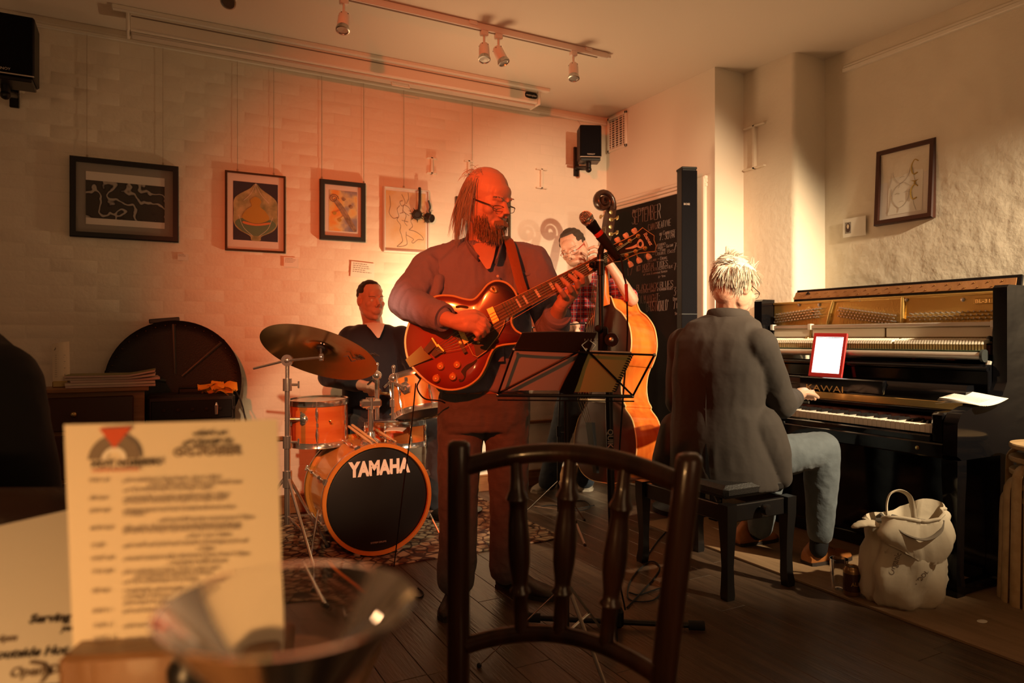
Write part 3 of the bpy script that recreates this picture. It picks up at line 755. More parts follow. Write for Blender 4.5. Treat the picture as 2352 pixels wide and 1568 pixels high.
# ------------------------------------------------------------------ upright piano with its front panel off
KX, KY0, KY1 = 3.14, 1.865, 3.095
t = pi = thing('upright_piano', 'black lacquer upright piano with open front showing gold frame and hammers', 'piano', (3.5, 2.48, .012))
Z0 = .012
mat('ivory', (0.84, 0.78, 0.66), 0.3)
mat('ebony', (0.012, 0.011, 0.011), 0.3)
mat('felt_white', (0.80, 0.74, 0.62), 0.9)
mat('felt_dark', (0.10, 0.03, 0.025), 0.9)
wood('hammer_wood', (0.55, 0.36, 0.17), (0.66, 0.46, 0.24), 0.5, 8, (1, 1, 1))
mat('satin_silver', (0.62, 0.58, 0.52), 0.38, metal=0.6)
wood('hinge_copper', (0.30, 0.13, 0.05), (0.40, 0.19, 0.08), 0.25, 6, (1, 1, 1))
def side(y0, y1, nm):
    M = basis((0, y0, 0), (1, 0, 0), (0, 0, 1))                       # local x=X, y=Z, z=-Y
    prof = [(3.79, Z0), (3.79, 1.372), (3.49, 1.372), (3.475, 1.36), (3.475, .93), (3.44, .87), (3.36, .835), (3.20, .825), (3.115, .80), (3.09, .76), (3.085, .62), (3.12, .60), (3.42, .60), (3.42, Z0)]
    return MB().prism(prof, 0, -(y1 - y0), M).build(nm, 'black_lacquer', t)
side(1.74, 1.80, 'side_panel'); side(3.16, 3.22, 'side_panel')
MB().box(3.72, 3.79, 1.80, 3.16, Z0, 1.36).build('back_panel', 'black_lacquer', t, smooth=False)
MB().box(3.42, 3.45, 1.80, 3.16, Z0 + .06, .60, bev=.003).build('lower_panel', 'black_lacquer', t)
MB().box(3.40, 3.47, 1.80, 3.16, Z0, .08, bev=.006).build('plinth', 'black_lacquer', t)
MB().box(3.09, 3.72, 1.80, 3.16, .60, .665, bev=.006).build('key_bed', 'black_lacquer', t)
MB().box(3.105, 3.128, KY0, KY1, .655, .694, bev=.006).build('key_slip', 'black_lacquer', t)
for y in (1.80, 3.095): MB().box(3.10, 3.40, y, y + .065, .66, .80, bev=.012).build('key_block', 'black_lacquer', t)
p = V((3.088, KY0 + .05, .634)); MB().lathe([(.009, -.002), (.009, .002), (.006, .003)], along(p, p + V((-1, 0, 0))), 16).build('lock_ring', 'brass', t)
for y in (1.77, 3.19):
    M = Matrix.Translation((3.115, y, Z0))
    lg = MB()
    lg.loft([[M @ V((a * r, b * r, z)) for a, b in ((-1, -1), (1, -1), (1, 1), (-1, 1))] for z, r in ((0, .030), (.03, .032), (.10, .026), (.40, .030), (.52, .034), (.588, .034))])
    lg.box(3.09, 3.44, y - .03, y + .03, Z0, Z0 + .045, bev=.01)
    lg.build('leg', 'black_lacquer', t)
# keys: 52 naturals, 36 sharps
kw = (KY1 - KY0) / 52
wk = MB().box(0, .15, .0006, kw - .0006, -.036, 0, bev=.0012).mesh('white_key', smooth=False); wk.materials.append(MATS['ivory'])
bk = MB(); bk.loft([[(0.052 + .0, -.0055, 0), (.052, .0055, 0), (.15, .0055, 0), (.15, -.0055, 0)], [(.060, -.0042, .012), (.060, .0042, .012), (.15, .0042, .012), (.15, -.0042, .012)]])
bk = bk.mesh('black_key', smooth=False); bk.materials.append(MATS['ebony'])
for i in range(52):
    y = KY1 - (i + 1) * kw
    put(wk, 'white_key', None, t, (KX, y, .735))
    if i < 51 and (i % 7) in (0, 2, 3, 5, 6): put(bk, 'black_key', None, t, (KX, y, .735))
MB().box(KX + .145, 3.34, KY0, KY1, .70, .756, bev=.002).build('name_rail', 'felt_dark', t)
# fall board folded back, brass hinge, ledge with the maker's name
MB().box(3.288, 3.315, KY0 - .05, KY1 + .05, .775, .795, bev=.003).build('fall_board_edge', 'black_lacquer', t)
hn = MB().box(3.300, 3.318, KY0 - .03, KY1 + .03, .795, .832, Matrix.Identity(4), .002).build('brass_hinge', 'brass', t)
fb = MB(); fb.prism([(3.318, .79), (3.318, .86), (3.328, .902), (3.338, .910), (3.385, .910), (3.40, .79)], 0, 1.30, basis((0, KY1 + .04, 0), (1, 0, 0), (0, 0, 1)))
fb.build('fall_board', 'black_lacquer', t)
q0, q1 = onX(1838, 890, 3.315), onX(2032, 890, 3.315)
MB().box(3.306, 3.345, q1.y, q0.y, .838, .912, bev=.006).build('music_ledge', 'black_lacquer', t)
p = onX(1850, 895, 3.3050)
print_text('maker_lettering', 'KAWAI', basis(p, (0, -1, 0), (0, 0, 1)), .048, 'old_brass', t, .0, xscale=1.55)
MB().box(3.44, 3.47, 1.80, 3.16, .79, 1.005, bev=.004).build('upper_rail', 'black_lacquer', t)
MB().tube([(3.435, 1.80, .985), (3.435, 3.16, .985)], .014, n=12).build('upper_rail_moulding', 'black_lacquer', t)
# silver roller, glass strip
MB().tube([(3.455, 1.835, 1.045), (3.455, 3.14, 1.045)], .0185, n=18).build('felt_roller', 'satin_silver', t)
for y in (1.822, 3.14): MB().lathe([(.030, 0), (.030, .012)], along((3.455, y, 1.045), (3.455, y + 1, 1.045)), 20).build('roller_end', 'frame_graphite', t)
MB().box(3.448, 3.475, 1.84, 3.14, 1.066, 1.070).build('glass_strip', 'green_print', t, smooth=False)
# action: hammers and butts
hb = MB(); hh = MB(); sk = MB()
for i in range(88):
    y = 3.12 - (i + .5) * (1.25 / 88) - (0.02 if i > 26 else 0) - (.012 if i > 56 else 0)
    hb.box(3.475, 3.500, y - .0042, y + .0042, 1.070, 1.100)
    hh.loft([[(3.470, y - .0045, 1.098), (3.470, y + .0045, 1.098), (3.548, y + .0045, 1.108), (3.548, y - .0045, 1.108)], [(3.478, y - .0042, 1.117), (3.478, y + .0042, 1.117), (3.545, y + .0042, 1.128), (3.545, y - .0042, 1.128)]])
    sk.tube([(3.50, y, 1.06), (3.515, y, 1.10)], .0022, n=5)
hb.build('hammer_butts', 'hammer_wood', t, smooth=False, kind='stuff')
hh.build('hammer_heads', 'felt_white', t, smooth=False, kind='stuff')
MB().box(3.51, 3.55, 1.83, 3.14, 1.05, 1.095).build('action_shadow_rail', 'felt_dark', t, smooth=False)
for y0, y1 in ((1.825, 2.375), (2.385, 2.845), (2.855, 3.14)): MB().box(3.552, 3.562, y0, y1, 1.132, 1.182, bev=.003).build('felt_strip', 'felt_white', t)
MB().box(3.535, 3.560, 1.82, 3.15, 1.184, 1.206, bev=.004).build('hammer_rail', 'satin_silver', t)
for y in (1.83, 2.85, 3.13):
    MB().box(3.530, 3.566, y - .012, y + .012, 1.176, 1.212, bev=.003).build('rail_bracket', 'white_lamp', t)
    MB().tube([(3.54, y, 1.09), (3.552, y + .006, 1.15), (3.55, y, 1.19)], .007, n=8).sphere((3.535, y + .015, 1.125), .014, 10).build('bracket_post', 'old_brass' if y == 2.85 else 'black_metal', t)
# cast frame with raised ribs, pins, strings, medallion, maker's plate
MB().box(3.585, 3.62, 1.80, 3.16, 1.10, 1.352, bev=.004).build('cast_frame', 'gold_paint', t)
for ya, yb in ((2.30, 2.30), (2.72, 2.76)):
    mb = MB(); mb.tube([(3.583, ya, 1.345), (3.578, (ya + yb) / 2, 1.28), (3.578, yb, 1.20)], [(.012, .010)] * 3, n=8); mb.build('frame_rib', 'gold_paint', t)
MB().box(3.575, 3.588, 1.80, 3.16, 1.336, 1.352, bev=.004).build('frame_flange', 'gold_paint', t)
pins = MB(); st = MB(); rnd = random.Random(2)
def pin(y, z):
    pins.tube([(3.586, y, z), (3.552, y, z + .006)], .0042, n=7)
    st.tube([(3.575, y, z - .003), (3.572, y + .003, 1.19)], .0009, n=4)
for sec, (ya, yb, za, zb, n, rows) in enumerate(((1.82, 2.27, 1.252, 1.250, 17, 3), (2.33, 2.68, 1.245, 1.300, 18, 4), (2.80, 3.14, 1.30, 1.270, 15, 4))):
    for i in range(n):
        for r_ in range(rows):
            u = (i + (r_ % 2) * .5) / n; pin(ya + (yb - ya) * u, za + (zb - za) * u - r_ * .0165)
pins.build('tuning_pins', 'chrome', t, kind='stuff'); st.build('strings', 'old_brass', t, kind='stuff')
p = onX(1860, 716, 3.584)
Mm = along(p, p + V((-1, 0, 0)))
MB().lathe([(.030, 0), (.030, .004), (.027, .006), (.024, .003), (.012, .003), (.010, .005), (0, .006)], Mm, 28).build('medallion', 'brass', t)
mb = MB()
for k in range(10): mb.sphere(Mm @ V((.018 * math.cos(k * .628), .018 * math.sin(k * .628), .004)), .004, 6)
mb.build('medallion_relief', 'brass', t, kind='stuff')
for px in (1836, 1882, 1976, 2082, 2212):
    q = onX(px, 688 if px > 1950 else 700, 3.583); MB().lathe([(.010, 0), (.010, .004), (.006, .006), (0, .006)], along(q, q + V((-1, 0, 0))), 12).build('frame_bolt', 'steel', t)
q = onX(2262, 691, 3.583)
MB().box(3.578, 3.584, q.y - .05, q.y + .05, q.z - .014, q.z + .014, bev=.003).build('model_plate', 'gold_paint', t)
print_text('model_lettering', 'BL-31', basis(q + V((-.006, .042, -.008)), (0, -1, 0), (0, 0, 1)), .024, 'brass', t, .02, xscale=1.3)
# lid raised at the back with its long hinge
M = Matrix.Translation((3.60, 0, 1.352)) @ Matrix.Rotation(R(14), 4, 'Y')
MB().box(-.004, .014, 1.745, 3.215, 0, .075, M, .003).build('lid', 'black_lacquer', t)
MB().box(-.008, -.004, 1.765, 3.20, .014, .058, M).build('lid_hinge', 'hinge_copper', t, smooth=False)
for i in range(22):
    for dz in (.024, .047):
        MB().sphere(M @ V((-.008, 1.80 + i * .064 + (.02 if dz > .03 else 0), dz)), .0035, 6).build('hinge_screw', 'brass', t)
p = onX(1856, 672, 3.60); MB().tube([p + V((0, .012, -.01)), p + V((0, 0, .004)), p + V((0, -.012, -.01))], .004, n=6).build('lid_catch', 'black_metal', t)
MB().tube(spline([(3.475, 1.815, 1.02), (3.46, 1.818, .97), (3.46, 1.818, .90), (3.45, 1.815, .85)], 5), .012, n=8).build('action_bracket', 'satin_silver', t)

# ------------------------------------------------------------------ tablet, newspaper
mat('screen_glow', (0.9, 0.9, 0.9), 0.3, emit=(1.0, 0.97, 0.93), estr=3.2)
mat('case_red', (0.42, 0.018, 0.018), 0.5)
a, b, c_ = P(1855, 868, 3.86), P(1945, 876, 3.74), P(1888, 775, 4.02)
ux = (b - a).normalized(); uy = c_ - a; uy = (uy - ux * uy.dot(ux)).normalized()
q = onX(1856, 871, 3.352); q.z = .913
ux = V((0.0, -1, 0)).lerp(ux, 0.3).normalized(); uy = V((.24, -.12, 1)).normalized(); uy = (uy - ux * uy.dot(ux)).normalized()
Mt = basis(q, ux, uy)
W, H = .195, .250
t2 = thing('tablet', 'glowing tablet in a red case propped on the piano ledge', 'tablet', q)
MB().box(0, W, 0, H, -.018, -.004, Mt, .004).build('case', 'case_red', t2)
MB().prism([(W * .44, H * .93), (W * .56, H * .93), (W * .5, H * .985)], -.004, -.001, Mt).build('case_tab', 'screen_glow', t2, smooth=False)
fr = MB()
for s in ((0, W, 0, .022), (0, W, H - .022, H), (0, .017, .02, H - .02), (W - .017, W, .02, H - .02)): fr.box(*s, -.005, .0, Mt, .001)
fr.build('case_border', 'case_red', t2)
MB().box(.015, W - .015, .02, H - .02, -.006, -.0025, Mt).build('screen', 'screen_glow', t2, smooth=False)
MB().box(.02, W - .02, H - .028, H - .024, -.0025, -.002, Mt).build('status_bar', 'ink_soft', t2, smooth=False)
np_ = thing('newspaper', 'folded newspaper lying on the end of the piano arm', 'newspaper', (3.33, 1.80, .838))
for k in range(5):
    def fn(u, v, k=k):
        x = 3.20 + .17 * u; y = 1.90 - .19 * v - .004 * k
        return (x + .006 * k * v, y, .8285 + .004 * k + .012 * math.sin(v * 2.6 + k * .4) + .022 * u * u * (1 + .04 * k) )
    MB().sheet(fn, 6, 8, .0014).build('folded_sheet', 'paper', np_)
mb = MB(); rnd = random.Random(5)
for i in range(16):
    y = 1.885 - i * .0095
    mb.tube([(3.215, y, .8285 + .016 + .012 * math.sin((1.90 - y) / .19 * 2.6 + 1.6) + .022 * .0078 + .0012), (3.34, y, .8285 + .017 + .012 * math.sin((1.90 - y) / .19 * 2.6 + 1.6) + .022 * .68 + .0012)], .0011, n=4)
mb.build('newsprint', 'ink_grey', np_, smooth=False, kind='stuff')

# ------------------------------------------------------------------ piano bench
t = thing('piano_bench', 'black adjustable piano bench with curved legs under the pianist', 'bench', (2.42, 2.505, 0))
x0, x1, y0, y1 = 2.235, 2.60, 2.22, 2.79
mat('black_satin', (0.010, 0.009, 0.009), 0.3, coat=0.2)
mat('black_vinyl', (0.014, 0.012, 0.011), 0.5, bump=0.2, bscale=150)
for (a, b) in ((x0, x1),):
    for y in (y0, y1): MB().box(a, b, y - .012, y + .012, .33, .405, bev=.004).build('apron', 'black_satin', t)
for x in (x0, x1): MB().box(x - .012, x + .012, y0, y1, .33, .405, bev=.004).build('apron', 'black_satin', t)
for x in (x0, x1):
    for y in (y0, y1):
        sx, sy = (1 if x > 2.4 else -1), (1 if y > 2.5 else -1); rings = []
        for z, r, o in ((0, .020, .004), (.02, .022, .004), (.06, .020, .0), (.14, .018, -.001), (.24, .022, .0), (.33, .027, .002), (.41, .028, .002)):
            cx, cy = x + sx * o, y + sy * o
            rings.append([V((cx + r * a, cy + r * b, z)) for a, b in ((-1, -1), (1, -1), (1, 1), (-1, 1))])
        MB().loft(rings).build('leg', 'black_satin', t, angle=50)
for s in (-1, 1):
    MB().tube([(2.42 - .12, 2.505 + s * .17, .39), (2.42 + .12, 2.505 - s * .17, .44)], [(.012, .006)] * 2, n=6).build('scissor_bar', 'steel', t)
cu = MB(); cu.box(x0 - .005, x1 + .005, y0 + .005, y1 - .005, .425, .485, bev=.018); cu.build('cushion', 'black_vinyl', t)
for i in range(3):
    for j in range(2): MB().lathe([(.010, 0), (.008, .004), (0, .005)], Matrix.Translation((2.32 + .2 * j, 2.33 + .17 * i, .484)), 10).build('button', 'black_vinyl', t)
for s in (-1, 1): MB().lathe([(.008, 0), (.008, .03), (.026, .034), (.028, .05), (.024, .062), (0, .064)], along((2.42, 2.505 + s * .285, .375), (2.42, 2.505 + s * 1.3, .375)), 14).build('height_knob', 'black_satin', t)

# ------------------------------------------------------------------ canvas bag, can, glass on the floor by the piano
mat('canvas', (0.62, 0.54, 0.41), 0.9, bump=0.45, bscale=9, var=0.05, vscale=7)
mat('canvas_dark', (0.22, 0.19, 0.15), 0.9)
mat('bag_inside', (0.10, 0.085, 0.07), 0.9)
bo = onZ(2078, 1380, .012)
t = thing('canvas_bag', 'crumpled cream canvas tote bag slumped on the floor by the piano', 'bag', bo)
Mb = basis(bo, RT, FW)                                                # x picture-right, y away, z up
def bagp(a, z, k=0):
    """outline radius of the bag at height z"""
    pr = [(0, .80), (.03, .97), (.10, 1.03), (.18, 1.0), (.26, .93), (.34, .92), (.40, .95)]
    r = pr[-1][1]; z = max(0, z)
    for (z0_, r0), (z1_, r1) in zip(pr, pr[1:]):
        if z0_ <= z <= z1_: r = r0 + (r1 - r0) * (z - z0_) / (z1_ - z0_)
    q = V((math.cos(a) * 1.3, math.sin(a) * 1.3, z * 5))
    r += .20 * noise.noise(q * 1.6) + .10 * noise.noise(q * 4.3) + .04 * noise.noise(q * 9) + .06 * math.sin(a * 5 + z * 20) * (z / .4)
    return V((.165 * r * math.cos(a) + .02 * (z / .4) - .01, .12 * r * math.sin(a), z))
N = 56; rings = []
zs = [.0, .012, .03, .06, .1, .14, .18, .22, .26, .30, .34]
def top(a): return .345 + .05 * math.cos(a - .6) + .02 * math.sin(a * 3) - (.05 if math.cos(a - 3.6) > .75 else 0)
for z in zs:
    rings.append([Mb @ V((*bagp(2 * math.pi * k / N, z)[:2], z)) for k in range(N)])
rings.append([Mb @ V((*(bagp(2 * math.pi * k / N, .36)[:2]), top(2 * math.pi * k / N))) for k in range(N)])
rings.append([Mb @ V((*[q * .95 for q in bagp(2 * math.pi * k / N, .36)[:2]], top(2 * math.pi * k / N) + .008)) for k in range(N)])
for z, s in ((.33, .88), (.27, .82)):
    rings.append([Mb @ V((*[q * s for q in bagp(2 * math.pi * k / N, .34)[:2]], z + (top(2 * math.pi * k / N) - .36) * .5)) for k in range(N)])
MB().loft(rings).build('bag_body', 'canvas', t, angle=80)
# front flap sagging over, with rolled rim, contents, handles
def flap(u, v):
    a = -2.65 + 2.3 * u
    p = bagp(a, .34); drop = v * (.06 + .13 * math.sin(math.pi * min(1, u * 1.02)) ** .8 * (0.5 + u * .7)); bul = 1.06 + .14 * math.sin(v * math.pi) + .05 * v
    return Mb @ V((p.x * bul + .012 * math.sin(v * 5 + u * 7), p.y * bul, .362 + .03 * u - drop + .012 * math.sin(u * 9)))
MB().sheet(flap, 28, 12, .004).build('folded_flap', 'canvas', t, angle=80)
mb = MB()
mb.tube([flap(u / 20, 0) + V((0, 0, .004)) for u in range(21)], .007, n=8); mb.build('rolled_rim', 'canvas', t)
mb = MB()
mb.tube(spline([Mb @ V(p) for p in ((-.14, -.03, .335), (-.19, -.025, .335), (-.235, -.02, .318))], 5), [(.014, .040)] * 4 + [(.012, .034)] * 3 + [(.010, .026)] * 2 + [(.007, .018), (.003, .008)], n=12, flat=UP)
mb.build('stray_corner', 'canvas', t, angle=80)
def strap(pts, w, nm, m='canvas'):
    mb = MB(); mb.tube(spline([Mb @ V(p) for p in pts], 6), [(w, .0045)] * ((len(pts) - 1) * 6 + 1), n=8, flat=(FW + RT * .5)); return mb.build(nm, m, t, angle=60)
strap([(-.055, .03, .34), (-.06, .03, .40), (-.045, .03, .448), (-.005, .03, .462), (.035, .03, .44), (.045, .02, .395), (.04, .0, .35)], .014, 'handle')
strap([(-.10, -.10, .36), (-.08, -.135, .325), (-.01, -.155, .305), (.06, -.14, .33), (.09, -.11, .37)], .012, 'handle', 'canvas_dark')
mb = MB()
rnd = random.Random(8)
for k in range(9): mb.cbox(Mb @ V((rnd.uniform(-.10, .06), rnd.uniform(-.05, .05), .325 + rnd.uniform(0, .025))), .05, .03, .02, Matrix.Rotation(rnd.uniform(0, 3), 3, (rnd.random(), rnd.random(), 1)), .004)
mb.build('contents', 'bag_inside', t, kind='stuff')
def bag_text(txt, pa, pb, hpx):
    from mathutils.bvhtree import BVHTree
    bo_ = bpy.data.objects['bag_body']; bv = BVHTree.FromPolygons([v.co + bo for v in bo_.data.vertices], [tuple(p.vertices) for p in bo_.data.polygons])
    d0 = (bo - CAM).dot(FW) - .16; A, B = P(*pa, d0), P(*pb, d0); dx = (B - A).normalized(); dy = (-FW).cross(dx)
    o_ = print_text('bag_lettering', txt, basis(A, dx, dy), hpx * d0 / FPX * 1.35, 'ink_soft', t, .01, depth=0)
    for v in o_.data.vertices:
        w_ = v.co + bo; h_ = bv.ray_cast(w_ - FW * .1, FW)[0]
        if h_ is not None: v.co = h_ - FW * .0015 - bo
bag_text('Organic cotton', (2073, 1335), (2094, 1262), 13); bag_text('COOL', (2118, 1352), (2140, 1322), 11)
cn = onZ(1956, 1366, .012)
t = thing('drink_can', 'dark gold drinks can standing beside the canvas bag', 'can', cn)
mat('can_gold', (0.34, 0.20, 0.09), 0.3, metal=0.8)
T = Matrix.Translation(cn)
MB().lathe([(.024, 0), (.030, .004), (.034, .012), (.034, .108), (.031, .118), (.027, .124), (.027, .127), (.025, .127), (.024, .123), (0, .122)], T, 28).build('can_body', 'can_gold', t)
MB().lathe([(.0341, .022), (.03435, .024), (.03435, .096), (.0341, .098)], T, 28, cap=False).build('can_label', 'frame_maroon', t)
print_text('label_lettering', 'ALE', basis(cn + V((0, 0, .05)) - FW * .0365 - RT * .02, RT, UP), .024, 'brass', t, .01)
MB().box(-.008, .008, -.012, .006, .1235, .126, T, .001).build('ring_pull', 'steel', t)
gp = onZ(1927, 1352, .012)
mat('clear_glass', (1, 1, 1), 0.02, trans=1.0, ior=1.45)
mb = MB(); mb.lathe([(.0, .004), (.026, .004), (.030, .010), (.036, .10), (.037, .135), (.0385, .135), (.0375, .10), (.032, .006), (.030, 0), (0, 0)], Matrix.Translation(gp), 28, cap=False)
o = mb.build('pint_glass', 'clear_glass', None, org=gp); tag(o, 'empty clear glass standing between the can and brown shoe', 'glass')
cr = onZ(2256, 1427, .012)
o = MB().lathe([(0, 0), (.018, 0), (.020, .0015), (.016, .003), (0, .003)], Matrix.Translation(cr) @ Matrix.Diagonal((1.2, .8, 1, 1)), 14).build('bottle_cap', 'paper', None, org=cr); tag(o, 'flat white scrap lying on the plywood sheet', 'paper scrap')

# ------------------------------------------------------------------ stacked bent plywood stools
def stool_stack(x, y, n, rz, lbls, grp):
    for k in range(n):
        z = k * .055; c = V((x, y, 0.012 if x > 2.68 else 0))
        M = Matrix.Translation(c) @ Matrix.Rotation(rz + k * .30, 4, 'Z')
        t = thing('stool', lbls[k], 'stool', c, grp)
        MB().lathe([(0, .425), (.172, .425), (.176, .43), (.176, .442), (.172, .447), (0, .447)], M @ Matrix.Translation((0, 0, z)), 36, cap=False).build('seat', 'pale_ply', t)
        for q in range(4):
            Mq = M @ Matrix.Rotation(q * math.pi / 2, 4, 'Z') @ Matrix.Translation((0, 0, z))
            pth = spline([Mq @ V(p) for p in ((.05, 0, .418), (.12, 0, .418), (.165, 0, .412), (.192, 0, .385), (.20, 0, .34), (.204, 0, .15), (.21, 0, -z if q % 2 == 0 else -z))], 5)
            MB().tube(pth, [(.026, .010)] * len(pth), n=8, flat=Mq.to_3x3() @ V((0, 1, 0))).build('leg', 'pale_ply', t, angle=50)
stool_stack(3.40, 1.50, 5, .3, ['bent plywood stool at the bottom of the stack by the piano end', 'second bent plywood stool up in the stack by the piano end', 'third bent plywood stool up in the stack by the piano end', 'fourth bent plywood stool up in the stack by the piano end', 'topmost bent plywood stool of the stack by the piano end'], 'stacked stools by the piano end')
p = V((3.30, 1.46, .70))
o = MB().sheet(lambda u, v: p + RT * (-.06 + .2 * u) + V((0, 0, -.012 + .012 * u + .02 * u * v)) + FW * (.12 * v - .06), 6, 4, .003).build('flyer', 'paper', None, org=p)
tag(o, 'white paper flyer resting on the stool stack at the picture edge', 'flyer')
# ------------------------------------------------------------------ rug
def rug_mat():
    m = bpy.data.materials.new('rug_weave'); m.use_nodes = True; nt = m.node_tree; b = nt.nodes['Principled BSDF']
    tc = nt.nodes.new('ShaderNodeTexCoord'); v = nt.nodes.new('ShaderNodeTexVoronoi'); v.inputs['Scale'].default_value = 16; v.feature = 'DISTANCE_TO_EDGE'
    n = nt.nodes.new('ShaderNodeTexNoise'); n.inputs['Scale'].default_value = 14; n.inputs['Detail'].default_value = 3
    r = nt.nodes.new('ShaderNodeValToRGB'); e = r.color_ramp.elements
    e[0].position = 0.03; e[0].color = (0.05, 0.022, 0.018, 1); e[1].position = 0.12; e[1].color = (0.38, 0.30, 0.19, 1)
    r2 = nt.nodes.new('ShaderNodeValToRGB'); e = r2.color_ramp.elements; e[0].position = .45; e[0].color = (1, 1, 1, 1); e[1].position = .58; e[1].color = (.34, .16, .10, 1)
    mx = nt.nodes.new('ShaderNodeMixRGB'); mx.blend_type = 'MULTIPLY'; mx.inputs[0].default_value = 1
    L = nt.links; L.new(tc.outputs['Object'], v.inputs['Vector']); L.new(tc.outputs['Object'], n.inputs['Vector']); L.new(v.outputs['Distance'], r.inputs[0]); L.new(n.outputs[0], r2.inputs[0])
    L.new(r.outputs[0], mx.inputs[1]); L.new(r2.outputs[0], mx.inputs[2]); L.new(mx.outputs[0], b.inputs['Base Color']); b.inputs['Roughness'].default_value = .95
    MATS['rug_weave'] = m
rug_mat()
rg = MB().box(.05, 2.10, 3.32, 4.52, 0.0, .009, bev=.003).build('patterned_rug', 'rug_weave', None, org=(1.1, 3.9, 0))
tag(rg, 'worn patterned rug spread beneath the drum kit', 'rug')
ZR = .009
# ------------------------------------------------------------------ drum materials
wood('drum_amber', (0.62, 0.24, 0.045), (0.74, 0.33, 0.07), 0.22, 3, (1, 1, 8), coat=0.6, bump=0.0)
wood('drum_red', (0.55, 0.12, 0.025), (0.64, 0.18, 0.04), 0.22, 3, (1, 1, 8), coat=0.6, bump=0.0)
mat('hoop_wood', (0.60, 0.22, 0.04), 0.25, coat=0.5)
mat('head_black', (0.010, 0.010, 0.010), 0.42)
mat('head_white', (0.70, 0.66, 0.58), 0.6)
mat('head_dark', (0.05, 0.035, 0.03), 0.35)
mat('logo_white', (0.85, 0.82, 0.74), 0.6)
wood('stick_wood', (0.62, 0.42, 0.20), (0.70, 0.50, 0.26), 0.45, 6, (1, 1, 1), bump=0)
mat('cymbal_bronze', (0.40, 0.27, 0.09), 0.27, metal=0.95, bump=0.10, bscale=8)

def lug(mb, p0, p1, out, r=.006):
    """tension rod with a split casing along the shell"""
    p0, p1, out = V(p0), V(p1), V(out)
    mb.tube([p0, p1], .0028, n=6)
    for a, b in ((.14, .42), (.58, .86)):
        q0, q1 = p0.lerp(p1, a), p0.lerp(p1, b); m = (q0 + q1) / 2
        mb.tube([q0, m, q1], [.004, .0085, .005], n=8)
    mb.cbox(p0.lerp(p1, .5) - out * .004, .010, .010, .02)
def drum(name, lbl, c, axis, r, depth, shell, n_lug=6, hoop='chrome', top='head_white', bot='head_dark', t=None, rod=True, phase=0.3):
    """c: middle of the shell, axis: towards the playing head"""
    c, ax = V(c), V(axis).normalized()
    t = t or thing(name, lbl, 'drum', V((c.x, c.y, c.z)))
    M = along(c, c + ax); d2 = depth / 2
    MB().lathe([(r - .007, -d2), (r, -d2), (r, d2), (r - .007, d2)], M, 48, cap=False).build('shell', shell, t)
    for s, nm, m in ((1, 'batter_head', top), (-1, 'resonant_head', bot)):
        MB().lathe([(0, s * (d2 + .004)), (r - .004, s * (d2 + .004)), (r + .001, s * (d2 - .004))], M, 48, cap=False).build(nm, m, t)
        MB().lathe([(r + .001, s * (d2 - .018)), (r + .006, s * (d2 - .018)), (r + .006, s * (d2 + .008)), (r + .009, s * (d2 + .012)), (r + .002, s * (d2 + .013)), (r - .001, s * (d2 + .006))], M, 48, cap=False).build('hoop', hoop, t)
    if rod:
        for k in range(n_lug):
            a = phase + 2 * math.pi * k / n_lug; o = V((math.cos(a), math.sin(a), 0)); mb = MB()
            lug(mb, M @ (o * (r + .012) + V((0, 0, -d2 - .008))), M @ (o * (r + .012) + V((0, 0, d2 + .012))), M.to_3x3() @ o); mb.build('tension_lug', 'chrome', t)
    return t, M
# ------------------------------------------------------------------ bass drum
BC = V((1.075, 3.48, .300)); BR = .272
t = thing('bass_drum', 'amber bass drum with black front head and white capital lettering', 'drum', (BC.x, BC.y + .2, ZR))
M = basis(BC, (1, 0, 0), (0, 0, 1))                                    # z towards the audience (-Y)
MB().lathe([(BR - .008, -.42), (BR - .002, -.42), (BR - .002, -.015), (BR - .008, -.015)], M, 64, cap=False).build('shell', 'drum_amber', t)
for z0 in (-.445, -.035):
    MB().lathe([(BR + .001, z0), (BR + .014, z0), (BR + .016, z0 + .01), (BR + .016, z0 + .035), (BR + .014, z0 + .042), (BR - .004, z0 + .042), (BR - .006, z0 + .03)], M, 64, cap=False).build('wooden_hoop', 'hoop_wood', t)
    MB().lathe([(BR + .0165, z0 + .014), (BR + .0172, z0 + .016), (BR + .0172, z0 + .024), (BR + .0165, z0 + .026)], M, 64, cap=False).build('hoop_inlay', 'chrome', t)
hd = MB().lathe([(0, -.004), (BR - .02, -.004), (BR - .003, -.010)], M, 64, cap=False).build('front_head', 'head_black', t)
MB().lathe([(0, -.438), (BR - .003, -.434)], M, 48, cap=False).build('batter_head', 'head_white', t)
print_text('maker_lettering', 'YAMAHA', M @ Matrix.Translation((.008, .128, -.003)), .100, 'logo_white', hd, .055, 'CENTER', xscale=.76)
print_text('small_print', 'SYSTEM DRUMS', M @ Matrix.Translation((0, -.225, -.003)), .012, 'ink_grey', hd, 0, 'CENTER')
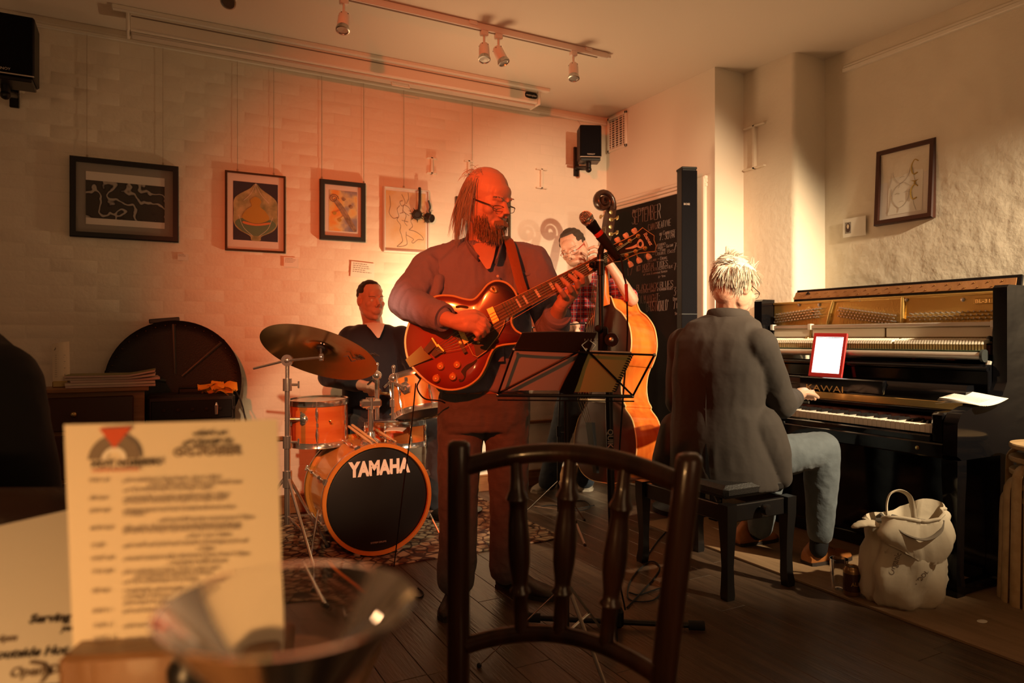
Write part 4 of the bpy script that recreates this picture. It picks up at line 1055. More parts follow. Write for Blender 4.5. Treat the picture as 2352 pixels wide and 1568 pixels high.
for k in range(8):
    a = R(22.5 + 45 * k); o = V((math.cos(a), math.sin(a), 0))
    mb = MB(); p0, p1 = M @ (o * (BR + .022) + V((0, 0, -.44))), M @ (o * (BR + .022) + V((0, 0, .0)))
    mb.tube([p0, p1], .0035, n=6)
    for q in (.22, .62): mb.tube([p0.lerp(p1, q), p0.lerp(p1, q + .08), p0.lerp(p1, q + .16)], [.006, .011, .006], n=8)
    od = M.to_3x3() @ o; tn = M.to_3x3() @ V((-math.sin(a), math.cos(a), 0))
    for q, s in ((p1, 1), (p0, -1)):
        yy = V((0, -s, 0))
        mb.loft([[q + tn * (.014 * e) + od * f + yy * g for e, f, g in ((-1, -.012, .004), (1, -.012, .004), (1, .006, .004), (-1, .006, .004))], [q + tn * (.010 * e) + od * f + yy * g for e, f, g in ((-1, -.008, -.03), (1, -.008, -.03), (1, .006, -.03), (-1, .006, -.03))]])
        mb.tube([q + tn * .016, q - tn * .016], .0045, n=6)
    mb.build('tension_claw', 'chrome', t)
for s in (-1, 1):
    o = V((s * .94, -.34, 0)).normalized(); a = M @ (o * (BR + .006) + V((0, 0, -.12))); b = V((a.x + s * .10, a.y - .16, ZR))
    mb = MB(); mb.tube([a + (M.to_3x3() @ o) * .02 + V((0, 0, .05)), b], .0055, n=8); mb.cbox(a, .03, .05, .05, None, .008); mb.build('spur', 'chrome', t)
    MB().tube([b + (a - b) * .10, b], [.008, .011], n=10).build('spur_foot', 'rubber', t)
# tom holder post on top of the bass drum
po = M @ V((.0, BR + .004, -.14))
mb = MB(); mb.lathe([(.055, -.012), (.052, .004), (.026, .022), (.022, .05), (.020, .055)], Matrix.Translation(po), 20); mb.build('post_bracket', 'chrome', t)
tp = po + V((0.0, 0, .205)); MB().tube([po, tp], .0145, n=16).build('tom_post', 'chrome', t)
MB().tube([tp + V((0, 0, -.03)), tp + V((0, 0, .03))], .026, n=16).cbox(tp, .11, .05, .045, None, .01).build('holder_block', 'chrome', t)
for px, py, hgt in ((866, 862, .0), (904, 868, .0)):
    q = P(px, py, 3.72); w_ = V((q.x, q.y, tp.z - .09))
    mb = MB(); mb.tube([w_, q], .0125, n=12); mb.sphere(q, .026, 14); mb.tube([q + V((0, 0, .02)), q + V((0, 0, .055))], [.006, .010], n=8); mb.sphere(q + V((0, 0, .058)), .012, 10)
    mb.tube([V((q.x, q.y, tp.z + .02)), V((q.x, q.y, tp.z - .02))], .020, n=12)
    mb.tube([q, q + RT * -.05 + V((0, 0, -.05))], .006, n=8)
    mb.build('tom_arm', 'chrome', t)
# ------------------------------------------------------------------ toms and snare
c = P(733, 967, 3.86)
t, Md = drum('hanging_tom', 'amber tom drum with chrome hoops hung beside the bass drum', c, (-.02, -.02, 1), .155, .23, 'drum_red', 6, bot='head_dark', phase=-.55)
q = P(700, 962, 3.72); mb = MB(); mb.cbox(q, .05, .03, .07, None, .01); mb.tube([q - RT * .10 - FW * .02, q], .011, n=10); mb.sphere(q, .028); mb.tube([q + V((0, 0, .03)) - RT * .02, q + V((0, 0, .06))], .008, n=8); mb.build('mount_clamp', 'chrome', t)
q = P(758, 967, 3.70); MB().lathe([(.006, 0), (.006, .003), (.003, .004)], along(q, q - FW), 12).build('air_vent', 'brass', t)
c = P(966, 906, 3.78)
t, Md = drum('rack_tom', 'amber tom drum tilted towards the drummer behind the guitar', c, V((-.05, .34, 1)), .150, .20, 'drum_amber', 6, bot='head_dark', phase=-.35)
q = P(932, 890, 3.64); mb = MB(); mb.lathe([(.034, 0), (.034, .008), (.018, .014), (.014, .03)], along(q, q - FW - RT * .4), 6); mb.tube([q - FW * .03, P(908, 880, 3.68)], .0115, n=10); mb.cbox(q + V((0, 0, .03)), .012, .012, .05); mb.build('mount_bracket', 'chrome', t)
c = V((1.33, 4.00, .56))
t, Md = drum('snare_drum', 'red shelled snare drum half hidden behind the chrome tom posts', c, (0, .05, 1), .18, .13, 'drum_red', 8, phase=.2)
mb = MB(); mb.tube([c + V((0, 0, -.07)), V((c.x, c.y, .25))], .012, n=10); mb.build('stand_tube', 'chrome', t)
for k in range(3):
    a = k * 2.094 + .4; d = V((math.cos(a), math.sin(a), 0))
    MB().tube([V((c.x, c.y, .30)), V((c.x, c.y, ZR + .01)) + d * .26], .008, n=8).build('stand_leg', 'chrome', t)
    MB().tube([c + V((0, 0, -.10)), c + d * .17 + V((0, 0, -.085)), c + d * .19 + V((0, 0, -.05))], .007, n=8).build('stand_arm', 'chrome', t)
# sticks lying on the bass drum
def stick(a, b, lbl):
    a, b = V(a), V(b); mb = MB(); n_ = [0, .02, .05, .7, .88, .95, .96, .985, 1]; rs = [.004, .0065, .0075, .0075, .0045, .0032, .0045, .0048, .002]
    mb.tube([a.lerp(b, q) for q in n_], rs, n=10); o = mb.build('drumstick', 'stick_wood', None, org=(a + b) / 2); tag(o, lbl, 'drumstick', 'drumsticks on the bass drum')
zt = BC.z + BR + .03
stick(P(800, 978, 3.86), P(862, 1024, 3.56), 'pale drumstick lying outermost on top of the bass drum')
stick(P(808, 975, 3.86), P(868, 1018, 3.58), 'pale drumstick lying alongside its twin near the tom post')
stick(P(846, 976, 3.98), P(910, 1014, 3.62), 'pale drumstick lying behind the chrome tom post')
bk_ = P(908, 988, 3.80)
o = MB().sheet(lambda u, v: bk_ + RT * (-.05 + .10 * u) + FW * (.14 * v - .07) + V((0, 0, .004 + .006 * math.sin(3 * u))), 6, 4, .003).build('set_list', 'paper', None, org=bk_); tag(o, 'white paper lying on the bass drum shell', 'paper')

# ------------------------------------------------------------------ ride cymbal and its stand
sx = P(660, 900, 3.40); S = V((sx.x, sx.y, 0))
t = thing('cymbal_stand', 'chrome boom stand with tripod legs carrying the cymbal', 'cymbal stand', (S.x, S.y, ZR))
ztop = P(660, 832, 3.40).z
for z0, z1, r_ in ((.22, .62, .0145), (.58, .90, .012), (.86, ztop, .0095)): MB().tube([(S.x, S.y, z0), (S.x, S.y, z1)], r_, n=14).build('tube', 'chrome', t)
for z in (.62, .90): MB().tube([(S.x, S.y, z - .03), (S.x, S.y, z + .03)], .021, n=14).tube([V((S.x, S.y, z)), V((S.x, S.y, z)) + RT * .05], .006, n=8).cbox(V((S.x, S.y, z)) + RT * .055, .008, .012, .035, None, .002).build('collar', 'chrome', t)
J = V((S.x, S.y, ztop + .01))
MB().sphere(J, .018, 12).lathe([(.028, -.01), (.030, 0), (.028, .01)], along(J, J - FW), 18).build('boom_tilter', 'chrome', t)
CC = P(737, 800, 3.36)                                                # middle of the cymbal
hub = P(738, 820, 3.27)
b0 = P(583, 846, 3.52)
MB().tube([b0, J, hub], .0065, n=10).build('boom_arm', 'chrome', t)
MB().sphere(hub, .014, 10).cbox(hub, .02, .02, .035, None, .004).build('cymbal_tilter', 'chrome', t)
for k in range(3):
    a = k * 2.094 + .75; d = V((math.cos(a), math.sin(a), 0)); f = V((S.x, S.y, ZR + .012)) + d * .34
    MB().tube([V((S.x, S.y, .46)), f], .008, n=8).tube([V((S.x, S.y, .26)), V((S.x, S.y, .46)).lerp(f, .55)], .006, n=6).build('leg', 'chrome', t)
    MB().sphere(f, .016, 10).build('rubber_foot', 'rubber', t)
MB().tube([(S.x, S.y, .40), (S.x, S.y, .48)], .022, n=12).build('leg_collar', 'chrome', t)
# cymbal: underside towards the picture, logo on it
nrm = (V((0, 0, 1)) * .87 + FW * .46 + RT * .17).normalized()
xr = (RT - nrm * RT.dot(nrm)).normalized(); Mc = basis(CC, xr, nrm.cross(xr))
t2 = thing('ride_cymbal', 'large bronze ride cymbal tilted on its boom stand', 'cymbal', CC)
CR = .283
prof = [(.012, .026), (.03, .024), (.05, .016), (.062, .006), (.09, -.001), (.15, -.008), (.22, -.018), (CR, -.030)]
cy = MB(); cy.lathe(prof + [(CR, -.0285)] + [(r_, z + .0016) for r_, z in prof[::-1]], Mc, 72, cap=False); cyo = cy.build('plate', 'cymbal_bronze', t2, angle=60)
g = MB()
MB().lathe([(.022, -.004), (.022, .008), (.012, .018)], Mc, 16).tube([Mc @ V((0, 0, -.004)), Mc @ V((0, 0, .07))], .0045, n=8).build('felt_washer', 'rubber', t2)
MB().tube([hub, Mc @ V((0, 0, 0))], .006, n=8).build('threaded_rod', 'chrome', t)
Ml = Mc @ Matrix.Rotation(R(0), 4, 'Z')
def cym_text():
    c0 = Mc.inverted() @ P(822, 828, 3.36); a = math.atan2(c0.y, c0.x)
    o = Mc @ V((math.cos(a) * .185, math.sin(a) * .185, -.017))
    dx = P(842, 795, 3.36) - P(812, 832, 3.36); dx = (dx - nrm * dx.dot(nrm)).normalized(); dy = (-nrm).cross(dx)
    hand_text('maker_script', 'Zildjian', basis(o - dx * .045 - nrm * .0012, dx, dy), .052, 'ink', cyo, .005, .04, seed=3, lower=.62)
cym_text()
# ------------------------------------------------------------------ archtop electric guitar
def burst(name, c_in, c_out, rad, stretch=(1, 1, 1)):
    m = bpy.data.materials.new(name); m.use_nodes = True; nt = m.node_tree; b = nt.nodes['Principled BSDF']; L = nt.links
    tc = nt.nodes.new('ShaderNodeTexCoord'); mp = nt.nodes.new('ShaderNodeMapping'); mp.inputs['Scale'].default_value = tuple(s / rad for s in stretch)
    g = nt.nodes.new('ShaderNodeTexGradient'); g.gradient_type = 'SPHERICAL'; r = nt.nodes.new('ShaderNodeValToRGB')
    e = r.color_ramp.elements; e[0].position = 0.0; e[0].color = (*c_out, 1); e[1].position = .62; e[1].color = (*c_in, 1)
    x = r.color_ramp.elements.new(.22); x.color = (*[o + (i - o) * .25 for i, o in zip(c_in, c_out)], 1)
    L.new(tc.outputs['Object'], mp.inputs[0]); L.new(mp.outputs[0], g.inputs[0]); L.new(g.outputs[0], r.inputs[0]); L.new(r.outputs[0], b.inputs['Base Color'])
    b.inputs['Roughness'].default_value = .2; b.inputs['Coat Weight'].default_value = .7; b.inputs['Coat Roughness'].default_value = .05
    MATS[name] = m; return m
burst('sunburst', (0.30, 0.042, 0.010), (0.030, 0.005, 0.004), .30)
mat('cream_binding', (0.70, 0.48, 0.20), 0.35)
mat('rosewood', (0.060, 0.025, 0.015), 0.4)
mat('pearl', (0.78, 0.70, 0.58), 0.25, var=.15, vscale=60)
mat('fret', (0.75, 0.60, 0.36), 0.2, metal=1.0)
mat('gold', (0.88, 0.60, 0.18), 0.28, metal=0.7)
mat('guard', (0.10, 0.065, 0.04), 0.25, coat=.4)
mat('string_bronze', (0.55, 0.42, 0.25), 0.3, metal=1.0)
mat('leather_tan', (0.30, 0.10, 0.03), 0.6, bump=.3, bscale=60)
gx = (P(1500, 565, 2.76) - P(1000, 822, 2.80)).normalized(); gz = (-FW + UP * .10); gz = (gz - gx * gz.dot(gx)).normalized()
GO = P(1045, 790, 2.80); GM = basis(GO, gx, gz.cross(gx), gz); GI = GM.inverted()
def GL(px, py):
    d = ray(px, py); t_ = (GO - CAM).dot(gz) / d.dot(gz); q = GI @ (CAM + d * t_); return (q.x, q.y)
def g3(px, py, z): return GM @ V((*GL(px, py), z))
gt = t = thing('electric_guitar', 'red sunburst archtop electric guitar held across the standing guitarist', 'guitar', GO)
out = [(1001.7, 680.4), (1036, 679), (1063.7, 686), (1082, 688.4), (1093.5, 683.8), (1107, 669), (1121, 652.8), (1139.5, 644.8), (1162.4, 649.4), (1180.8, 666.6), (1189, 690), (1180, 712), (1174, 738), (1183, 757), (1200, 767.5), (1212, 772), (1206, 781), (1190, 787.5), (1155.5, 791.7), (1134.9, 799.8),
       (1123, 820.4), (1114, 843), (1098, 868.7), (1068, 889), (1029, 895), (990, 882), (955.8, 852.6), (937.4, 825), (930.5, 788), (935, 756), (949, 724), (972, 699)]
ol = sp2([GL(*p) for p in out], 4)
n_ = len(ol); cxy = (sum(p[0] for p in ol) / n_, sum(p[1] for p in ol) / n_)
def ins(k, z): return [GM @ V((cxy[0] + (x - cxy[0]) * k, cxy[1] + (y - cxy[1]) * k, z)) for x, y in ol]
MB().loft([ins(1, -.075), ins(1, -.012), ins(1, -.003), ins(.97, .0005), ins(.90, .004), ins(.75, .007), ins(.4, .0085)]).build('body', 'sunburst', t, angle=60)
MB().tube([GM @ V((x, y, -.002)) for x, y in ol], .0045, n=8, closed=True).build('edge_binding', 'cream_binding', t)
MB().tube([GM @ V((x, y, -.074)) for x, y in ol], .0035, n=6, closed=True).build('back_binding', 'cream_binding', t)
def gshape(pts, z0, z1, nm, m, n=4, closed=True, smooth=True):
    mb = MB(); pl = sp2([GL(*p) for p in pts], n) if n else [GL(*p) for p in pts]
    mb.prism(pl, z0, z1, GM); return mb.build(nm, m, t)
gshape([(1071, 780), (1088, 789), (1095, 820), (1102, 819), (1118, 806), (1145, 772), (1157, 750), (1160, 735), (1130, 745), (1095, 762)], .014, .017, 'pickguard', 'guard', 3)
pg = [(1071, 780), (1076, 790), (1088, 815), (1098, 820), (1118, 806), (1145, 772), (1158, 748), (1160, 735)]
MB().tube([g3(*p, .0165) for p in pg], .0018, n=6).build('pickguard_binding', 'cream_binding', t)
for p in ((1088, 777), (1098, 774), (1100, 787)): MB().lathe([(.006, 0), (.006, .003), (.003, .004), (0, .004)], Matrix.Translation(g3(*p, .016)) @ GM.to_3x3().to_4x4(), 14).build('guard_screw', 'gold', t)
# f-holes
gshape([(1055, 870), (1062, 872), (1067, 866), (1063, 858), (1060, 852), (1072, 838), (1085, 832), (1096, 824), (1094, 832), (1083, 842), (1072, 852), (1070, 864), (1064, 874), (1056, 876)], .006, .0098, 'f_hole', 'ink', 3)
gshape([(1048, 703), (1060, 701), (1076, 704), (1074, 709), (1060, 707), (1049, 708)], .003, .0085, 'f_hole', 'ink', 3)
# pickups, bridge, tailpiece, knobs, switch
for a, b, c_, d_ in (((1119, 711), (1133, 705), (1148, 737), (1134, 745)), ((1052, 757), (1062, 753), (1079, 785), (1068, 791))):
    gshape([a, b, c_, d_], .010, .022, 'pickup', 'gold', 0)
gshape([(1041, 757), (1048, 754), (1074, 808), (1067, 812)], .012, .026, 'bridge', 'guard', 0)
MB().lathe([(.008, 0), (.009, .006), (.004, .008)], Matrix.Translation(g3(1059, 788, .024)) @ GM.to_3x3().to_4x4(), 12).build('bridge_wheel', 'gold', t)
mb = MB(); mb.loft([[g3(*p, z) for p, z in zip(((932, 826), (971, 795), (977, 805), (995, 822), (942, 843)), (.0, .028, .024, .020, .0))], [g3(*p, z) for p, z in zip(((932, 826), (971, 795), (977, 805), (995, 822), (942, 843)), (.006, .034, .034, .026, .006))]]); mb.build('tailpiece', 'gold', t)
gshape([(976, 802), (994, 780), (1005, 795), (985, 812)], .018, .024, 'tailpiece_wing', 'guard', 0)
gshape([(992, 812), (1008, 792), (1022, 806), (1000, 820)], .018, .024, 'tailpiece_wing', 'guard', 0)
for a, b in (((995, 777), (1008, 797)), ((1008, 792), (1022, 807))): MB().tube([g3(*a, .026), g3(*b, .026)], .006, n=8).build('tailpiece_bar', 'gold', t)
for p in ((1013, 841), (1051, 838), (1003, 869), (1041, 865)):
    MB().lathe([(.017, 0), (.016, .008), (.013, .014), (.012, .015), (.006, .0155), (0, .0155)], Matrix.Translation(g3(*p, .005)) @ GM.to_3x3().to_4x4(), 20).build('control_knob', 'gold' if p[0] == 0 else 'amber_knob' if 'amber_knob' in MATS else mat('amber_knob', (.62, .22, .04), .2, coat=.5), t)
    MB().lathe([(.006, 0), (.004, .002), (0, .002)], Matrix.Translation(g3(*p, .0205)) @ GM.to_3x3().to_4x4(), 12).build('knob_centre', 'gold', t)
MB().lathe([(.021, 0), (.021, .003), (.015, .004)], Matrix.Translation(g3(1136, 668, .003)) @ GM.to_3x3().to_4x4(), 20).build('switch_plate', 'guard', t)
MB().lathe([(.010, 0), (.010, .004), (.004, .006)], Matrix.Translation(g3(1136, 668, .006)) @ GM.to_3x3().to_4x4(), 14).tube([g3(1136, 668, .01), g3(1132, 661, .03)], [.003, .005], n=8).build('toggle_switch', 'gold', t)
# neck, fingerboard, frets, inlays
def quad(a, b, c_, d_, z0, z1, nm, m):
    mb = MB(); mb.prism([GL(*a), GL(*b), GL(*c_), GL(*d_)], z0, z1, GM); return mb.build(nm, m, t, smooth=False)
fb0a, fb0b, fb1a, fb1b = V((1134.9, 706.8)), V((1151, 736.6)), V((1391, 581)), V((1407, 602))
quad(fb0a, fb0b, fb1b, fb1a, .010, .0165, 'fingerboard', 'rosewood')
mb = MB()
for q in range(9):
    pass
na, nb = (g3(1180, 697, -.002), g3(1398, 592, -.004))
wv = (g3(*fb0b, 0) - g3(*fb0a, 0)).normalized()
MB().tube([g3(1165, 706, -.010), g3(1185, 695, -.004), nb], [(.026, .024), (.025, .016), (.021, .014)], n=14, flat=wv).build('neck', 'dark_wood', t)
MB().tube([g3(*fb0a, .012), g3(*fb1a, .012)], .0022, n=6).build('neck_binding', 'cream_binding', t)
MB().tube([g3(*fb0b, .012), g3(*fb1b, .012)], .0022, n=6).build('neck_binding', 'cream_binding', t)
scale_len = 1.0; bridge_u = -.32
fr_u = []
for k in range(1, 22):
    u = 1 - (1.32) * (1 - 2 ** (-k / 12.0))
    if u < .0: break
    fr_u.append(u)
    a, b = fb0a.lerp(fb1a, u), fb0b.lerp(fb1b, u)
    MB().tube([g3(*a, .0168), g3(*b, .0168)], .0016, n=5).build('fret', 'fret', t)
us = [1.0] + fr_u
for k in range(len(us) - 1):
    if (k + 1) in (1, 3, 5, 7, 9, 12, 15, 17):
        u0, u1 = us[k] * .76 + us[k + 1] * .24, us[k] * .24 + us[k + 1] * .76
        A = [fb0a.lerp(fb1a, u) for u in (u0, u1)]; B = [fb0b.lerp(fb1b, u) for u in (u0, u1)]
        quad(A[0].lerp(B[0], .18), A[1].lerp(B[1], .18), A[1].lerp(B[1], .82), A[0].lerp(B[0], .82), .0164, .0170, 'inlay', 'pearl')
gshape([(1391, 581), (1409, 563), (1439, 549), (1460, 537.8), (1476, 524), (1487.7, 533), (1501.5, 542), (1501, 552), (1506, 565), (1503.8, 576.8), (1467, 581), (1444, 590.6), (1430, 598.6), (1407, 602)], -.010, .006, 'headstock', 'ebony', 0)
hpl = [(1409, 563), (1439, 549), (1460, 537.8), (1476, 524), (1487.7, 533), (1501.5, 542), (1501, 552), (1506, 565), (1503.8, 576.8), (1467, 581), (1444, 590.6), (1430, 598.6)]
MB().tube([g3(*p, .003) for p in hpl], .0032, n=6).build('headstock_binding', 'cream_binding', t)
q0 = g3(1477, 538, .0075); dx = (g3(1493, 566, .0075) - q0).normalized()
print_text('headstock_lettering', 'Ibanez', basis(q0, dx, gz.cross(dx)), .021, 'pearl', t, .03)
gshape([(1464, 556), (1470, 549), (1477, 556), (1478, 566), (1470, 571), (1462, 566)], .006, .0072, 'headstock_emblem', 'pearl', 3)
gshape([(1467, 558), (1472, 556), (1474, 561), (1471, 567), (1467, 564)], .0072, .0080, 'emblem_mark', 'ebony', 3)
gshape([(1437, 571), (1452, 566), (1464, 560), (1465, 566), (1454, 571), (1438, 573)], .006, .0072, 'headstock_inlay', 'pearl', 3)
gshape([(1402, 578), (1412, 585), (1418, 592), (1412, 596), (1405, 588)], .006, .0105, 'truss_cover', 'guard', 2)
posts = [((1426, 563), (1419, 551)), ((1446.5, 554), (1438.5, 541)), ((1465.5, 543), (1458, 530)), ((1439, 587), (1448, 606)), ((1459.5, 578), (1468, 597)), ((1481, 571), (1490, 588))]
for i, (a, b) in enumerate(posts):
    MB().lathe([(.009, 0), (.009, .004), (.005, .006), (.005, .016), (.004, .018), (0, .018)], Matrix.Translation(g3(*a, .006)) @ GM.to_3x3().to_4x4(), 14).build('string_post', 'gold', t)
    A, B = g3(*a, -.006), g3(*b, -.006); d = (B - A).normalized(); B0 = B - d * .012
    mb = MB(); mb.tube([A, B0], .003, n=6); mb.build('tuner_shaft', 'gold', t)
    mb = MB(); mb.tube([B0, B0 + d * .006, B0 + d * .018, B0 + d * .024], [(.005, .004), (.010, .005), (.012, .005), (.009, .004)], n=10, flat=gx); mb.build('tuner_button', 'pearl', t)
for i in range(6):
    u = .12 + .76 * i / 5
    a = V((994, 800)).lerp(V((1016, 812)), u); n0 = fb1a.lerp(fb1b, u); br = V((1046, 758)).lerp(V((1068, 806)), u)
    e = posts[i][0] if i < 3 else posts[8 - i][0]
    MB().tube([g3(*a, .026), g3(*br, .0285), g3(*n0, .0195), g3(*e, .016)], .0009 if i < 3 else .0007, n=4).build('string', 'string_bronze', t)
MB().tube([g3(*fb1a, .012), g3(*fb1b, .012)], .004, n=6).build('nut', 'pearl', t)
# cable from the jack
o = MB().tube(spline([g3(962, 868, -.04), P(958, 890, 2.80), P(975, 915, 2.83), P(1010, 920, 2.86), P(1022, 925, 2.89)], 6), .0032, n=7).tube([g3(950, 856, -.04), g3(962, 868, -.04)], .008, n=10).build('guitar_lead', 'rubber', None, org=g3(962, 868, -.04)); tag(o, 'black jack lead hanging from the lower edge of the guitar', 'cable')

# ------------------------------------------------------------------ double bass
E = P(1384, 1176, 4.46); E.z = 0.0
wv = (P(1399, 470, 4.70) - E).normalized(); nv = (-FW * math.cos(R(60)) - RT * math.sin(R(60))); nv = (nv - wv * nv.dot(wv)).normalized()
BM = basis(E, wv.cross(nv), wv, nv)                                   # x across, y up the bass, z out of its front
t = thing('double_bass', 'glossy orange brown double bass standing against the bassist', 'double bass', E)
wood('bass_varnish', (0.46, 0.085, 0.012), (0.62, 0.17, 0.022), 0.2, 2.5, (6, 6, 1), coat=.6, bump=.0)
mat('bass_top_shaded', (0.055, 0.018, 0.010), 0.35, coat=.1, spec=.25, var=.15, vscale=3)  # shade on the turned-away front is put into this darker tone
half = [(0, .20), (.12, .205), (.235, .25), (.315, .36), (.325, .48), (.285, .60), (.215, .67), (.215, .69), (.185, .73), (.168, .80), (.175, .88), (.205, .945), (.215, .95), (.252, 1.02), (.262, 1.10), (.235, 1.20), (.165, 1.28), (.09, 1.33), (.05, 1.40), (.03, 1.41)]
rh = spline(half, 4); prof = [(p.x, p.y) for p in rh] + [(-p.x, p.y) for p in rh[::-1][:-1]]
def bl(k, z, dz=0):
    return [BM @ V((x * k, .80 + (y - .80) * k, z)) for x, y in prof]
MB().loft([bl(.985, -.205), bl(.985, -.10), bl(.985, 0)]).build('ribs', 'bass_varnish', t, angle=40)
MB().loft([bl(1.0, -.001), bl(1.0, .006), bl(.94, .012), bl(.70, .030), bl(.3, .040)]).build('front_plate', 'bass_top_shaded', t, angle=50)
MB().loft([bl(.3, -.235), bl(.70, -.228), bl(.94, -.214), bl(1.0, -.209), bl(1.0, -.203)]).build('back_plate', 'bass_varnish', t, angle=50)
for z in (.003, -.206): MB().tube([BM @ V((x * 1.0, .80 + (y - .80) * 1.0, z)) for x, y in prof], .0045, n=6, closed=True).build('edge_purfling', 'cream_binding', t)
for s in (-1, 1):
    MB().tube([BM @ V((s * x, y, .032 - abs(y - .76) * .05)) for x, y in ((.115, .90), (.10, .92), (.085, .90), (.10, .82), (.125, .72), (.14, .65), (.125, .62), (.11, .64))], .006, n=6).build('f_hole', 'ink', t)
fb = MB(); fb.loft([[BM @ V((x, y, z)) for x, z in ((-w, z0), (-w, z0 + .012), (0, z0 + .022), (w, z0 + .012), (w, z0))] for y, w, z0 in ((.96, .048, .075), (1.40, .036, .055), (1.80, .023, .036))]); fb.build('fingerboard', 'ebony', t)
MB().tube([BM @ V(p) for p in ((0, 1.36, .0), (0, 1.42, .025), (0, 1.6, .030), (0, 1.82, .020))], [(.05, .06), (.032, .034), (.025, .026), (.022, .022)], n=14, flat=BM.to_3x3() @ V((1, 0, 0))).build('neck', 'bass_varnish', t)
mb = MB(); mb.loft([[BM @ V((x, y, z + zc)) for x, z in ((-w, -d), (w, -d), (w, d), (-w, d))] for y, w, d, zc in ((1.79, .024, .022, .02), (1.85, .028, .030, .012), (1.95, .027, .030, -.004), (2.03, .022, .026, -.022))]); mb.build('peg_box', 'dark_wood', t, angle=30)
pts = []; rs = []
for k in range(44):
    a = -.5 + k * .30; rr = .088 * math.exp(-k * .040); pts.append(BM @ V((0, 2.050 + rr * math.sin(a) * 1.0, .052 - .002 * 0 - rr * math.cos(a)))); rs.append((.030 + .012 * (k / 43), .022 * math.exp(-k * .02)))
MB().tube(pts, rs, n=10, flat=BM.to_3x3() @ V((1, 0, 0))).build('scroll', 'dark_wood', t, angle=60)
for i, (y, s) in enumerate(((1.83, 1), (1.88, -1), (1.93, 1), (1.98, -1))):
    a, b = BM @ V((-s * .03, y, .0)), BM @ V((s * .085, y, .0))
    MB().tube([a, b], .005, n=8).lathe([(.012, 0), (.012, .006)], along(BM @ V((s * .03, y, 0)), b), 12).build('tuning_machine', 'old_brass', t)
    MB().tube([b, b + (b - a).normalized() * .018], [(.016, .004), (.012, .003)], n=10, flat=wv).build('tuner_key', 'old_brass', t)
    MB().lathe([(.014, 0), (.014, .004), (.006, .006)], along(BM @ V((.0275, y, .006)), BM @ V((1, y, .006))), 14).build('gear_plate', 'old_brass', t)
br = MB(); br.prism([(-.075, 0), (-.05, .0), (-.04, .05), (0, .06), (.04, .05), (.05, 0), (.075, 0), (.06, .09), (.045, .14), (0, .155), (-.045, .14), (-.06, .09)], -.008, .008, BM @ basis((0, .72, .03), (1, 0, 0), (0, 0, 1))); br.build('bridge', 'pale_ply', t, angle=30)
tl = MB(); tl.loft([[BM @ V((x, y, z)) for x, z in ((-w, z0), (w, z0), (w * .8, z0 + .018), (-w * .8, z0 + .018))] for y, w, z0 in ((.26, .022, .05), (.58, .045, .11))]); tl.build('tailpiece', 'ebony', t)
for i in range(4):
    x = (-1.5 + i) * .028
    MB().tube([BM @ V((x * .7, .58, .13)), BM @ V((x, .72, .188)), BM @ V((x * .42, 1.80, .062)), BM @ V((x * .4, 1.9, .03))], .0018 if i else .0022, n=5).build('string', 'string_bronze', t)
MB().tube([BM @ V((0, 0.004, -.10)), BM @ V((0, .20, -.10))], .006, n=8).build('end_pin', 'steel', t)
MB().lathe([(.012, .0), (.022, .004), (.024, .02), (.016, .03), (.020, .045)], along(BM @ V((0, .14, -.10)), BM @ V((0, .3, -.10))), 16).build('pin_collar', 'old_brass', t)
MB().sphere(BM @ V((0, .018, -.10)), .016, 10).build('rubber_tip', 'rubber', t)

